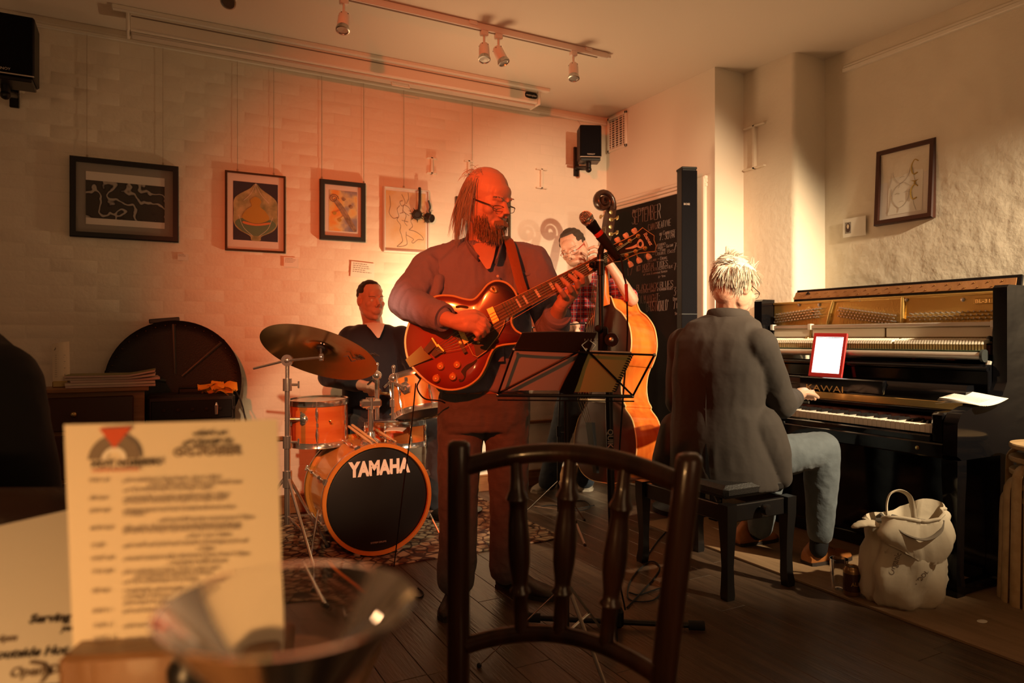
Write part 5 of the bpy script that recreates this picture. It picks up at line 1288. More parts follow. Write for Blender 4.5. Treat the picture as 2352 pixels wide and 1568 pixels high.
# ------------------------------------------------------------------ music stands
def wire_stand(lbl, base, desk, papers=None, thin=.0035, bar=.006):
    """base: foot centre on floor; desk: tl,tr,bl,br corners, spine top/bottom"""
    tl, tr, bl_, br_, st, sb = [V(p) for p in desk]
    t = thing('music_stand', lbl, 'music stand', base, 'folding wire music stands')
    nrm = (tr - tl).cross(bl_ - tl).normalized()
    MB().tube([bl_, br_], [(bar, bar * .6)] * 2, n=8, flat=UP).tube([bl_ - nrm * .03, br_ - nrm * .03], bar * .4, n=6).build('lower_shelf', 'black_metal', t)
    MB().tube([tl, tr], thin, n=8).build('upper_bar', 'black_metal', t)
    for a, b in ((tl, bl_), (tr, br_)): MB().tube([a, b], thin, n=8).build('side_bar', 'black_metal', t)
    for a, b in ((st, bl_), (st, br_)): MB().tube([a + nrm * .008, b + nrm * .008], thin, n=8).build('brace', 'black_metal', t)
    sd = (sb - st).normalized(); sw = nrm.cross(sd)
    mb = MB(); mb.loft([[p + sw * (w * a) + nrm * b for a, b in ((-1, .002), (1, .002), (1, .008), (-1, .008))] for p, w in ((st, .015), (st.lerp(sb, .35), .016), (st.lerp(sb, .7), .022), (sb, .024))]); mb.build('spine_plate', 'black_metal', t)
    for p in (tl, tr, bl_, br_, st): MB().sphere(p, .006, 8).build('rivet', 'steel', t)
    bz = V(base); top_ = sb + V((0, 0, -.02))
    h1 = .55 * top_.z
    MB().tube([top_, V((bz.x, bz.y, h1)).lerp(top_, 0.0)], .006, n=10).build('upper_tube', 'black_metal', t)
    MB().tube([V((bz.x, bz.y, h1 + .02)), V((bz.x, bz.y, .12))], .0085, n=10).build('lower_tube', 'black_metal', t)
    MB().tube([V((bz.x, bz.y, h1 - .02)), V((bz.x, bz.y, h1 + .04))], .013, n=10).tube([V((bz.x, bz.y, h1)), V((bz.x, bz.y, h1)) + RT * .035], .005, n=8).build('clutch', 'black_plastic', t)
    for k in range(3):
        a = k * 2.094 + .95 - R(YAW) ; d = V((math.cos(a), math.sin(a), 0)); f = V((bz.x, bz.y, .006)) + d * .30; m_ = V((bz.x, bz.y, .30)).lerp(f, .52)
        MB().tube([V((bz.x, bz.y, .30)), f], [(.007, .0025)] * 2, n=6).build('leg', 'steel', t)
        MB().tube([V((bz.x, bz.y, .13)), m_], [(.005, .002)] * 2, n=6).build('leg_strut', 'steel', t)
        MB().sphere(f, .009, 8).build('foot_tip', 'rubber', t)
    return t, nrm
dk = (P(1180, 803, 2.24), P(1503, 815, 2.26), P(1143, 907, 2.32), P(1453, 910, 2.34), P(1345, 802, 2.25), P(1300, 906, 2.33))
fb_ = P(1302, 1400, 2.36)
t, nr = wire_stand('black folding music stand in front of the guitarist', (fb_.x, fb_.y, 0), dk)
if nr.dot(FW) > 0: nr = -nr
bk = -nr                                                               # away from the picture
def page(name, lbl, cat, pts, m, off, thick, cur=.0, grp=None):
    a, b, c_, d_ = [V(p) for p in pts]                                # tl,tr,br,bl
    o = MB().sheet(lambda u, v: (a.lerp(b, u)).lerp(d_.lerp(c_, u), v) + bk * (off + cur * math.sin(math.pi * u) * (1 - v)), 12, 10, thick)
    o = o.build(name, m, None, org=(c_ + d_) / 2); tag(o, lbl, cat, grp); return o
mat('folder_black', (0.035, 0.030, 0.030), 0.3, coat=.2)
mat('page_lilac', (0.52, 0.46, 0.46), 0.7)
mat('pad_yellow', (0.78, 0.64, 0.24), 0.75)
page('ring_binder', 'glossy black folder standing up behind the music pages', 'folder', (P(1200, 770, 2.22), P(1372, 770, 2.23), P(1348, 830, 2.28), P(1168, 830, 2.27)), 'folder_black', .022, .004, .006)
page('sheet_music', 'pale page with a grey fold leaning on the music stand', 'sheet music', (P(1183, 806, 2.255), P(1338, 812, 2.27), P(1296, 900, 2.335), P(1150, 900, 2.33)), 'page_lilac', .012, .002, .004)
np2 = thing('spiral_notebook', 'yellow spiral notebook leaning at the end of the music stand', 'notebook', P(1385, 900, 2.34))
cor = [V(p) for p in (P(1352, 815, 2.265), P(1452, 818, 2.275), P(1412, 903, 2.345), P(1308, 903, 2.34))]
MB().sheet(lambda u, v: (cor[0].lerp(cor[1], u)).lerp(cor[3].lerp(cor[2], u), v) + bk * .012, 4, 4, .004).build('cover', 'pad_yellow', np2)
MB().sheet(lambda u, v: (cor[0].lerp(cor[1], u)).lerp(cor[3].lerp(cor[2], u), v) + bk * .018 + V((0, 0, .006)), 4, 4, .006).build('page_block', 'paper', np2)
for k in range(16):
    p = cor[1].lerp(cor[2], (k + .5) / 16) + bk * .014; d = (cor[1] - cor[0]).normalized(); mb = MB()
    mb.tube([p - d * .010 + nr * .004, p + nr * .010, p + d * .007, p + bk * .012, p - d * .010 + bk * .008], .0022, n=5); mb.build('wire_ring', 'black_metal', np2)
mb = MB()
for i in range(3): 
    q = cor[3].lerp(cor[2], .5).lerp(cor[0].lerp(cor[1], .5), .05 + .02 * i) + nr * -.010
    d = (cor[2] - cor[3]).normalized(); mb.tube([q - d * .005, q + d * .05], .0008, n=4)
mb.build('cover_print', 'ink_soft', np2, kind='stuff')
cl = P(1352, 795, 2.235)
t = thing('clip', 'wire spring clip gripping the top of the music stand spine', 'clip', cl)
MB().tube([cl + V((0, 0, -.015)) - RT * .008, cl + RT * -.022 + V((0, 0, .004)), cl - RT * .004 + V((0, 0, .018))], .0016, n=6).tube([cl + V((0, 0, -.015)) + RT * .008, cl + RT * .022 + V((0, 0, .004)), cl + RT * .004 + V((0, 0, .018))], .0016, n=6).build('jaw', 'steel', t)
for k in range(5): MB().lathe([(.004, -.001), (.004, .001)], along(cl + RT * (-.012 + .010 * k) + V((0, 0, .020)), cl + RT + V((0, 0, .020))), 10).build('spring_coil', 'steel', t)
# bassist's stand
dk = (P(1222, 752, 3.92), P(1345, 742, 3.96), P(1230, 790, 4.0), P(1340, 790, 4.02), P(1285, 768, 3.93), P(1290, 800, 4.0))
fb_ = P(1283, 1188, 4.05)
wire_stand('black folding music stand behind, between the guitarist and the double bass', (fb_.x, fb_.y, 0), dk)

# ------------------------------------------------------------------ microphone stand, microphone
D = 2.72; fb_ = P(1410, 1421, D); B0 = V((fb_.x, fb_.y, 0))
t = thing('microphone_stand', 'black microphone stand with flat bar foot in front of the double bass', 'microphone stand', B0)
a, b = P(1212, 1410, 2.76), P(1612, 1433, 2.68); a.z = b.z = .022
MB().tube([a, b], .011, n=12).build('foot_bar', 'black_metal', t)
for p, d in ((a, a - b), (b, b - a)): MB().tube([p - d.normalized() * .05, p + d.normalized() * .01], .018, n=12).build('foot_end', 'rubber', t)
md = V((B0.x, B0.y, .022)); per = (b - a).cross(UP).normalized()
MB().tube([md, md + per * .24 * (1 if per.dot(FW) < 0 else -1)], .011, n=12).build('foot_bar', 'black_metal', t)
MB().cbox(md + V((0, 0, .02)), .07, .07, .075, Matrix.Rotation(R(-YAW), 3, 'Z'), .012).build('foot_hub', 'black_plastic', t)
p1 = P(1404, 940, D); p2 = P(1384, 812, D)
lo = V((B0.x, B0.y, .05)); k1 = P(1392, 790, D)
MB().tube([lo, P(1397, 830, D)], .0145, n=14).build('lower_tube', 'black_metal', t)
kk = P(1396, 775, D); MB().cbox(P(1385, 782, D), .038, .03, .11, None, .008).build('clutch_body', 'black_plastic', t)
MB().lathe([(.026, -.012), (.028, 0), (.026, .012)], along(P(1404, 780, D - .02), P(1404, 780, D - .2)), 18).build('tilt_knuckle', 'black_plastic', t)
MB().lathe([(.010, 0), (.010, .004), (.006, .006)], along(P(1404, 780, D - .03), P(1404, 780, D - .2)), 14).build('knuckle_bolt', 'steel', t)
MB().sphere(P(1374, 754, D - .03), .014, 12).build('lock_knob', 'rubber', t)
MB().tube([P(1381, 800, D), P(1379, 610, D)], .0095, n=12).build('upper_tube', 'black_metal', t)
MB().tube([P(1379, 632, D), P(1379, 585, D)], .0135, n=12).build('height_collar', 'black_metal', t)
MB().tube([P(1379, 600, D), P(1379, 596, D)], .0145, n=12).build('collar_ring', 'chrome', t)
MB().cbox(P(1369, 608, D), .022, .018, .028, None, .004).sphere(P(1360, 608, D), .013, 10).build('side_screw', 'black_plastic', t)
c0, c1 = P(1378, 540, D - .02), P(1420, 592, D + .01)
MB().tube([P(1379, 600, D), P(1380, 575, D), P(1385, 560, D)], [.010, .012, .010], n=10).tube([c0, c1], [.020, .014], n=16).build('microphone_clip', 'rubber', t)
hd_ = P(1347, 501, D - .04)
t = thing('microphone', 'black vocal microphone with silver mesh head clipped to its stand', 'microphone', hd_)
ax = (c1 - hd_).normalized(); Mm = along(hd_, hd_ + ax)
def mesh_mat():
    m = bpy.data.materials.new('mic_mesh'); m.use_nodes = True; nt = m.node_tree; b = nt.nodes['Principled BSDF']
    b.inputs['Metallic'].default_value = .9; b.inputs['Roughness'].default_value = .35; b.inputs['Base Color'].default_value = (.55, .52, .48, 1)
    tc = nt.nodes.new('ShaderNodeTexCoord'); ck = nt.nodes.new('ShaderNodeTexVoronoi'); ck.inputs['Scale'].default_value = 260
    bp = nt.nodes.new('ShaderNodeBump'); bp.inputs['Strength'].default_value = 1; bp.inputs['Distance'].default_value = .004
    nt.links.new(tc.outputs['Object'], ck.inputs['Vector']); nt.links.new(ck.outputs['Distance'], bp.inputs['Height']); nt.links.new(bp.outputs[0], b.inputs['Normal']); MATS['mic_mesh'] = m
mesh_mat()
MB().lathe([(0, -.028), (.012, -.026), (.022, -.017), (.0265, -.002), (.0265, .006), (.025, .012), (.022, .022)], Mm, 28, cap=False).build('mesh_head', 'mic_mesh', t)
MB().lathe([(.0268, .000), (.0275, .004), (.0268, .008)], Mm, 28, cap=False).build('head_band', 'steel', t)
mb = MB()
for k in range(14):
    a_ = k * math.pi / 7
    mb.tube([Mm @ V((r_ * math.cos(a_ + z * 18), r_ * math.sin(a_ + z * 18), z)) for r_, z in ((.002, -.0285), (.0125, -.0265), (.0222, -.0175), (.0268, -.002), (.0258, .011))], .0006, n=4)
for r_, z in ((.0125, -.0262), (.018, -.0222), (.0225, -.017), (.0252, -.0105)): mb.tube([Mm @ V((r_ * math.cos(q * .393), r_ * math.sin(q * .393), z)) for q in range(16)], .0006, n=4, closed=True)
mb.build('mesh_wires', 'steel', t, kind='stuff')
MB().lathe([(.022, .022), (.0235, .03), (.0225, .036), (.019, .06), (.017, .09), (.0125, .17), (.012, .185), (0, .186)], Mm, 24, cap=False).build('handle', 'black_plastic', t)
MB().lathe([(.0188, .068), (.0192, .070), (.0178, .092), (.0172, .094)], Mm, 24, cap=False).build('red_band', mat('red_tape', (.62, .045, .02), .5), t)
tl = Mm @ V((0, 0, .186))
o = MB().tube(spline([tl, P(1426, 590, 2.70), P(1432, 630, 2.70), P(1438, 655, 2.71), P(1441, 720, 2.72), P(1440, 800, 2.75), P(1432, 900, 2.76), P(1420, 1100, 2.74), P(1420, 1300, 2.76), P(1436, 1400, 2.80)], 6), .0036, n=7).build('microphone_cable', 'rubber', None, org=tl); tag(o, 'black cable hanging from the vocal microphone', 'cable')
MB().tube([P(1438, 652, 2.709), P(1440, 692, 2.714)], .0066, n=10).build('red_sleeve', 'red_tape', o)
q = P(1399, 985, 2.68); print_text('stand_lettering', 'QUIK LOK', basis(P(1396, 985, D - .0155), -UP, RT), .030, 'ink_grey', t_ms if 't_ms' in globals() else bpy.data.objects['microphone_stand'], .02)
# loose cables on the floor
def floor_cable(pts, lbl, r_=.0035, m='rubber'):
    w_ = [onZ(*p, .005) for p in pts]; o = MB().tube(spline(w_, 7), r_, n=6).build('floor_cable', m, None, org=w_[0]); tag(o, lbl, 'cable', 'cables on the floor'); return o
floor_cable([(1440, 1395), (1500, 1330), (1515, 1300), (1490, 1290), (1450, 1330), (1445, 1375), (1500, 1378), (1520, 1350), (1470, 1365), (1445, 1360)], 'black cable coiled on the floorboards beyond the wooden chair')
floor_cable([(1480, 1285), (1512, 1240), (1535, 1215), (1560, 1190)], 'thin black cable trailing to the piano bench leg')
floor_cable([(1230, 1165), (1270, 1160), (1320, 1172), (1355, 1165), (1340, 1150), (1300, 1155), (1320, 1168), (1365, 1160)], 'tangled black cable at the foot of the rear music stand')
floor_cable([(960, 1350), (972, 1362), (965, 1372), (940, 1370), (900, 1385)], 'short loop of cable beside the martini glass rim')
# thin lead running down past the bass drum
o = MB().tube(spline([P(955, 880, 2.80), P(944, 990, 2.85), P(930, 1090, 2.92), P(918, 1190, 3.0), onZ(905, 1300, .006)], 6), .0028, n=6).build('hanging_lead', 'rubber', None, org=P(944, 990, 2.85)); tag(o, 'thin dark lead dropping across the bass drum head', 'cable')

# small can lamp on a stand near the wall, hidden behind the guitarist, washing the brickwork
la_ = V((1.80, 4.18, 1.20)); t = thing('wall_washer_lamp', 'black can lamp on a stand behind the guitarist washing the wall', 'lamp', (1.83, 4.14, 0))
Ml_ = along(la_ - (V((1.35, 4.75, 1.62)) - la_).normalized() * .10, V((1.35, 4.75, 1.62)))
MB().lathe([(0, -.10), (.03, -.10), (.05, -.06), (.055, .08), (.052, .08), (.047, -.05), (0, -.055)], Ml_, 24, cap=False).build('lamp_can', 'black_metal', t)
Mu_ = along(V((1.86, 4.05, 1.24)), V((2.25, 3.2, 2.9)))
MB().lathe([(0, -.08), (.03, -.08), (.045, -.05), (.05, .07), (.047, .07), (.042, -.04), (0, -.045)], Mu_, 24, cap=False).build('fill_lamp_can', 'black_metal', t)  # extra can added to carry the ceiling fill
MB().tube([(1.83, 4.13, .05), (1.83, 4.13, 1.10), (1.825, 4.14, 1.15)], .010, n=10).build('pole', 'black_metal', t)
MB().lathe([(.13, 0), (.13, .012), (.02, .03), (.012, .06)], Matrix.Translation((1.83, 4.13, .009)), 24).build('base', 'black_metal', t)
# ------------------------------------------------------------------ wooden chest against the back wall, things on it
cz = .875
x1 = onY(332, 900, 4.12).x
t = thing('wooden_chest', 'brown wooden chest of drawers against the brick wall', 'chest', (-.55, 4.35, 0))
MB().box(-1.35, x1 + .02, 4.10, 4.335, cz - .022, cz, bev=.004).build('top_board', 'chest_wood', t)
MB().box(-1.33, x1, 4.13, 4.33, .06, cz - .022, bev=.003).build('carcass', 'chest_wood', t)
for k, (za, zb) in enumerate(((.66, .83), (.42, .64), (.16, .40))):
    dr = MB().box(-1.28, x1 - .05, 4.112, 4.135, za, zb, bev=.005).build('drawer', 'frame_maroon', t)
    for x in (-1.0, -.3): MB().sphere((x, 4.10, (za + zb) / 2), .016, 10).build('drawer_knob', 'old_brass', dr)
for x in (-1.28, x1 - .05): MB().box(x - .02, x + .03, 4.14, 4.2, 0, .07, bev=.005).build('foot', 'chest_wood', t)
# stack of magazines
mc = onY(262, 872, 4.22)
rnd = random.Random(4)
mat('mag_pink', (.55, .40, .34), .8); mat('mag_green', (.20, .19, .08), .7); mat('mag_cream', (.60, .50, .40), .8)
lbls = ['magazine at the bottom of the untidy stack on the chest', 'second magazine up in the stack on the wooden chest', 'third magazine up in the stack on the wooden chest', 'fourth magazine up in the stack on the wooden chest', 'green covered magazine on top of the stack on the chest']
for k in range(5):
    ox, oy, rz = rnd.uniform(-.012, .012), rnd.uniform(-.012, .012), rnd.uniform(-.06, .06)
    Mz = Matrix.Translation((mc.x + ox, 4.22 + oy, cz + .002 + k * .013)) @ Matrix.Rotation(rz, 4, 'Z')
    mt = thing('magazine', lbls[k], 'magazine', (mc.x, 4.22, cz + k * .013), 'magazines stacked on the chest')
    def cov(u, v, top=True, Mz=Mz, k=k):
        bend = .022 * max(0, u - .72) / .28 * (k / 4) ** 1.5
        return Mz @ V((-.20 + .40 * u, -.11 + .22 * v, .010 + bend))
    MB().sheet(lambda u, v: cov(u, v) + V((0, 0, .0015)), 10, 2, .0025).build('cover', 'mag_green' if k == 4 else 'mag_pink', mt)
    MB().sheet(lambda u, v: cov(u, v) - V((0, 0, .001)), 10, 2, .009).build('page_block', 'mag_cream' if k % 2 else 'mag_pink', mt)
# curled paper menu standing in a block
q = onY(140, 868, 4.26)
t = thing('menu_card', 'curled cream paper menu standing in a small block on the chest', 'menu card', (q.x, 4.26, cz))
MB().box(q.x - .035, q.x + .035, 4.23, 4.29, cz, cz + .032, bev=.004).box(q.x + .045, q.x + .065, 4.24, 4.28, cz, cz + .03, bev=.004).build('holder_block', 'old_brass', t)
MB().sheet(lambda u, v: V((q.x - .035 - .004 * v + .075 * u, 4.255 - .02 * math.sin(math.pi * u), cz + .02 + .215 * v - .012 * (1 - u) * v)), 10, 6, .0008).build('paper_sheet', 'card_cream', t)
print_text('menu_heading', 'A', basis((q.x - .028, 4.242, cz + .19), (1, 0, 0), (0, 0, 1)), .03, 'ink_soft', t, .02)
mb = MB()
for k in range(11): mb.tube([(q.x - .024, 4.241, cz + .165 - k * .011), (q.x + .022 - .006 * (k % 3), 4.239, cz + .165 - k * .011)], .0014, n=4)
mb.build('menu_lines', 'ink_grey', t, kind='stuff')
q = onY(35, 850, 4.28)
o = MB().lathe([(0, .004), (.034, .004), (.038, .10), (.039, .125), (.041, .125), (.040, .10), (.036, 0), (0, 0)], Matrix.Translation((q.x, 4.28, cz)), 24, cap=False).build('tumbler', 'clear_glass', None, org=(q.x, 4.28, cz)); tag(o, 'clear tumbler on the chest behind the dark shoulder', 'glass')

# ------------------------------------------------------------------ black amplifier with a round drum case standing behind
a0, a1 = onY(337, 910, 4.20).x, onY(540, 910, 4.20).x; za = onY(430, 906, 4.20).z
t = thing('guitar_amplifier', 'black square amplifier standing between the chest and drums', 'amplifier', ((a0 + a1) / 2, 4.30, 0))
MB().box(a0, a1, 4.18, 4.42, 0, za, bev=.014).build('cabinet', 'black_vinyl', t)
MB().box(a0 + .03, a1 - .03, 4.172, 4.18, .06, za - .16, bev=.003).build('grille_cloth', 'black_grille', t)
MB().box(a0 + .02, a1 - .02, 4.170, 4.18, za - .13, za - .03, bev=.003).build('control_panel', 'black_plastic', t)
for k in range(6): MB().lathe([(.010, 0), (.010, .010), (.006, .012)], along((a0 + .08 + .07 * k, 4.17, za - .08), (a0 + .08 + .07 * k, 4.0, za - .08)), 12).build('control_knob', 'rubber', t)
MB().tube([(a0 + .16, 4.30, za), (a0 + .16, 4.30, za + .03), (a1 - .16, 4.30, za + .03), (a1 - .16, 4.30, za)], [(.016, .006)] * 4, n=8, flat=(0, 1, 0)).build('carry_handle', 'rubber', t)
q = onY(497, 955, 4.16); t = thing('jack_plug', 'small chrome jack plug poking up over the menu card', 'plug', (q.x, 4.16, za - .12))
MB().tube([(q.x, 4.155, za - .11), (q.x, 4.155, za - .06)], [.009, .012], n=12).build('barrel', 'chrome', t)
MB().tube([(q.x, 4.155, za - .06), (q.x, 4.155, za - .045)], [.009, .004], n=12).build('tip', 'chrome', t)
bx = thing('flight_case', 'low black flight case hidden behind the amplifier', 'flight case', ((a0 + a1) / 2 - .12, 4.52, 0))
zc = onY(400, 877, 4.53).z; rc = .355
MB().box(a0 - .12, a1 - .2, 4.45, 4.61, 0, zc - rc - .004, bev=.006).build('case_body', 'black_vinyl', bx)
MB().box(a0 - .122, a1 - .198, 4.448, 4.612, zc - rc - .06, zc - rc - .05, bev=.002).build('lid_edge', 'steel', bx)
xc = onY(402, 870, 4.53).x
t = thing('drum_case', 'round black fibre drum case with riveted rim leaning on the wall', 'drum case', (xc, 4.53, zc - rc))
Mr = basis((xc, 4.47, zc), (1, 0, 0), (0, 0, 1))
MB().lathe([(0, -.02), (rc - .06, -.020), (rc - .02, -.014), (rc - .006, .0), (rc, .004), (rc, -.12), (rc - .01, -.125), (0, -.125)], Mr, 64, cap=False).build('shell', 'black_vinyl', t)
MB().lathe([(rc - .003, .0), (rc + .004, .002), (rc + .004, -.03), (rc, -.032)], Mr, 64, cap=False).build('lid_rim', 'black_plastic', t)
for k in range(40):
    a = k * 2 * math.pi / 40; MB().sphere(Mr @ V(((rc - .022) * math.cos(a), (rc - .022) * math.sin(a), -.011)), .0055, 6).build('rivet', 'frame_bronze', t)
for a in (.75, 2.95, 1.6): MB().tube([Mr @ V((0.05 * math.cos(a), .05 * math.sin(a), -.016)), Mr @ V(((rc - .03) * math.cos(a), (rc - .03) * math.sin(a), -.008)), Mr @ V(((rc + .006) * math.cos(a), (rc + .006) * math.sin(a), -.02))], [(.009, .003)] * 3, n=6, flat=Mr.to_3x3() @ V((-math.sin(a), math.cos(a), 0))).build('webbing_strap', 'frame_graphite', t)
MB().box(-.10, .06, rc - .004, rc + .022, -.06, -.03, Mr @ Matrix.Rotation(.10, 4, 'Z'), .004).build('carry_grip', 'frame_graphite', t)
# yellow cloth flower and lead on the amplifier
mat('yellow_cloth', (.80, .38, .03), .8)
q = onY(500, 903, 4.24); fz = za + .012
t = thing('cloth_flower', 'crumpled yellow cloth flower lying on the black amplifier', 'flower', (q.x, 4.24, za))
for k in range(6):
    a = k * 1.05 + .2; d = V((math.cos(a), math.sin(a) * .6, .25 * math.sin(a * 2)))
    c = V((q.x, 4.24, fz + .014)); s_ = V((-math.sin(a), math.cos(a), .3)).normalized()
    MB().sheet(lambda u, v, d=d, s_=s_: c + d * (.105 * u) + s_ * ((v - .5) * .10 * math.sin(math.pi * min(1, u * .8 + .12))) + V((0, 0, .020 * math.sin(u * 5 + v * 4 + k))), 8, 6, .002).build('petal', 'yellow_cloth', t)
MB().sphere((q.x, 4.24, fz + .014), (.018, .018, .012), 10).build('flower_centre', 'yellow_cloth', t)
o = MB().tube(spline([(q.x + .09, 4.25, za + .006), (a1 + .01, 4.23, za + .004), (a1 + .045, 4.20, za - .10), (a1 + .06, 4.18, za - .3), (a1 + .05, 4.16, .02)], 6), .004, n=6).build('amplifier_lead', 'rubber', None, org=(a1, 4.23, za)); tag(o, 'black lead curling off the amplifier beside the yellow flower', 'cable')

# ------------------------------------------------------------------ cafe table, menus, martini glass
TZ = .80
def cp(x, d, z): return CAM + RT * x + FW * d + V((0, 0, z - CAMH))
Mt = basis((0, 0, 0), RT, FW)
wood('table_wood', (0.20, 0.10, 0.045), (0.30, 0.16, 0.075), 0.35, 4, (1, 10, 1), coat=.2)
tb = cp(-.62, .46, 0)
t = thing('cafe_table', 'brown cafe table carrying the menu cards and martini glass', 'table', tb)
MB().box(-1.10, -.148, .13, .80, TZ - .028, TZ, Mt, .006).build('table_top', 'table_wood', t)
MB().box(-1.0, -.25, .2, .74, TZ - .07, TZ - .028, Mt, .004).build('apron', 'dark_wood', t)
MB().lathe([(.20, 0), (.20, .02), (.05, .05), (.04, .10), (.04, TZ - .09), (.09, TZ - .07)], Matrix.Translation(tb), 24).build('pedestal', 'black_metal', t)
# big menu card in a wooden block
a, b, c_, d_ = P(147, 975, .635), P(637, 962, .655), P(652, 1482, .615), P(168, 1502, .600)
mid = (c_ + d_) / 2
t = mc_ = thing('menu_card', 'tall cream OCTOBER events card with a red and grey record logo', 'menu card', V((mid.x, mid.y, TZ)))
ux = (b - a).normalized(); uy = ((a + b) / 2 - (c_ + d_) / 2); uy = (uy - ux * uy.dot(ux)).normalized(); nz = ux.cross(uy)
MB().sheet(lambda u, v: d_.lerp(c_, u).lerp(a.lerp(b, u), v) - nz * (.004 * math.sin(math.pi * u)), 8, 8, .0012).build('card', 'card_cream', t)
w = (b - a).length; h = ((a + b) / 2 - mid).length
def cardM(px, py, off=.0008):
    d = ray(px, py); q = CAM + d * ((mid - CAM).dot(nz) / d.dot(nz)); return basis(q + nz * off, ux, uy)
s = .63 / FPX
def cl(px, py, txt, hpx, m='ink_soft', bold=.0, xs=1.0, al='LEFT'):
    print_text('printed_line', txt, cardM(px, py), hpx * s * 1.35, m, mc_, bold, al, xscale=xs)
# record logo: two grey half rings under a red triangle
lg = cardM(262, 1054); L0 = lambda px, py: ((px - 262) * s, (1054 - py) * s)
MB().prism([L0(225, 983), L0(297, 981), L0(262, 1030)], 0, .0004, lg).build('logo_triangle', 'ink_red', mc_, smooth=False)
for r0, r1, m in ((28, 57, 'ink_soft'), (16, 27, 'card_white' if 'card_white' in MATS else mat('card_white', (.86, .80, .70), .8))):
    poly = [(r1 * s * math.cos(k * math.pi / 24), r1 * s * math.sin(k * math.pi / 24)) for k in range(25)] + [(r0 * s * math.cos(k * math.pi / 24), r0 * s * math.sin(k * math.pi / 24)) for k in range(24, -1, -1)]
    MB().prism(poly, 0, .0003, lg @ Matrix.Translation((0, 0, -.0004))).build('logo_ring', m, mc_, smooth=False)
cl(209, 1073, 'HOT NUMBERS', 15, 'ink', .02, 1.12); cl(211, 1084, 'COFFEE ROASTERS', 7, 'ink_red', .01, 1.3)
cl(481, 1000, "what's on", 13, 'ink', .02, al='CENTER', xs=1.1); cl(478, 1020, 'at Gwydir St.', 14, 'ink', .02, al='CENTER', xs=1.1); cl(475, 1046, 'OCTOBER', 22, 'ink_soft', .03, al='CENTER', xs=1.1)
rows = [(1104, 'THU 1st', 'jazz residency: Greg Foster  doors 7.30pm'), (1118, '', '              Dave Allen piano, Steve Lane double bass'), (1131, '', 'w/ The Wandering Yes serving 7.30pm'), (1145, 'FRI 2nd', 'mortal tides, acoustic and electric folk 7.30pm'), (1158, '', 'w/ Stone & Harmonic Burgers serving 6-9pm'), (1174, 'SUN 4th', 'blackjack blues: laid back Sunday afternoon blues'), (1186, '', '3-5.00pm'), (1200, '', '                    wine and films along a board game 7.30pm'),
        (1214, 'MON 5th', 'film night Ghostworld at garden festival; the Burger'), (1226, '', 'lab will be serving 6-9pm and drinks as usual by Bar'), (1236, '', '                                    doors 7 pm 7.30pm'), (1254, 'TUES', 'quiz with cash prize and rounds of drawings and in aid'), (1266, '', '                                          7.30pm'), (1284, 'WED 7th', 'acoustic session: Alex Robertson & Jazz Fraser 7.30pm'), (1298, '', '                          bookings via Mike Bowes'), (1314, 'THU 8th', 'jazz residency: Gwen Turner  doors 7pm'),
        (1328, '', '      Guy Stephens, Bassman & friends'), (1342, '', 'w/ The Wandering Yes serving'), (1358, 'FRI 9th', 'Cambridge cabaret night'), (1376, '', 'w/ Steak & Honour'), (1390, '', 'slow food & coffee tasting'), (1404, 'SUN 11', 'jazz and stories'), (1438, 'TUE 13', 'open mic and quiz'), (1468, 'WED 14', 'acoustic session')]
for y, d, tx in rows:
    yy = y - 0; k = (tx.count(' ') - len(tx.strip().split()) + 1) if tx.startswith(' ') else 0
    if d: cl(203 + (y - 1100) * .03, yy + 4, d, 9, 'ink_grey', .01)
    cl(282 + k * 4, yy + (4 if d else 0), tx.strip(), 9, 'ink_grey', .012, 1.02)
# holder block
hb = MB(); q0, q1 = d_ - ux * .0, c_
bm = basis(V((mid.x, mid.y, TZ)), V((ux.x, ux.y, 0)), V((-ux.y, ux.x, 0)))
MB().box(-w * .46, w * .46, -.028, .05, 0, mid.z - TZ + .010, bm, .004).build('holder_block', 'table_wood', mc_)
MB().box(-w * .46, w * .46, -.034, -.028, .004, .030, bm, .001).build('holder_lip', 'satin_silver', mc_)
# second, leaning card
la, lb, lc, ld = P(-190, 1250, .74), P(190, 1163, .80), P(200, 1640, .665), P(-190, 1700, .64)
for p in (lc, ld): p.z = TZ + .003
lm = (lc + ld) / 2
t = thing('flyer', 'white food flyer leaning behind the tall cream card', 'flyer', V((lm.x, lm.y, TZ)))
MB().sheet(lambda u, v: ld.lerp(lc, u).lerp(la.lerp(lb, u), v), 6, 6, .001).build('sheet', 'paper', t)
lx = (lc - ld).normalized(); ly = ((la + lb) / 2 - lm); ly = (ly - lx * ly.dot(lx)).normalized(); lz = lx.cross(ly)
def ll(px, py, txt, hpx, m='ink', bold=.03):
    d = ray(px, py); q = CAM + d * ((lm - CAM).dot(lz) / d.dot(lz)); print_text('printed_line', txt, basis(q + lz * .001, lx, ly), hpx * .69 / FPX * 1.35, m, t, bold)
ll(66, 1432, 'Serving', 22); ll(140, 1450, 'yes', 15); ll(-10, 1514, 'outside Hot Numbers', 22); ll(20, 1556, 'Open DAY', 22, 'ink_soft'); ll(-60, 1478, 'from 6pm', 16, 'ink_soft')
MB().tube([P(95, 1568, .66), P(108, 1545, .66), P(100, 1525, .67), P(70, 1520, .67)], .002, n=6).build('ring_mark', 'ink_soft', t)
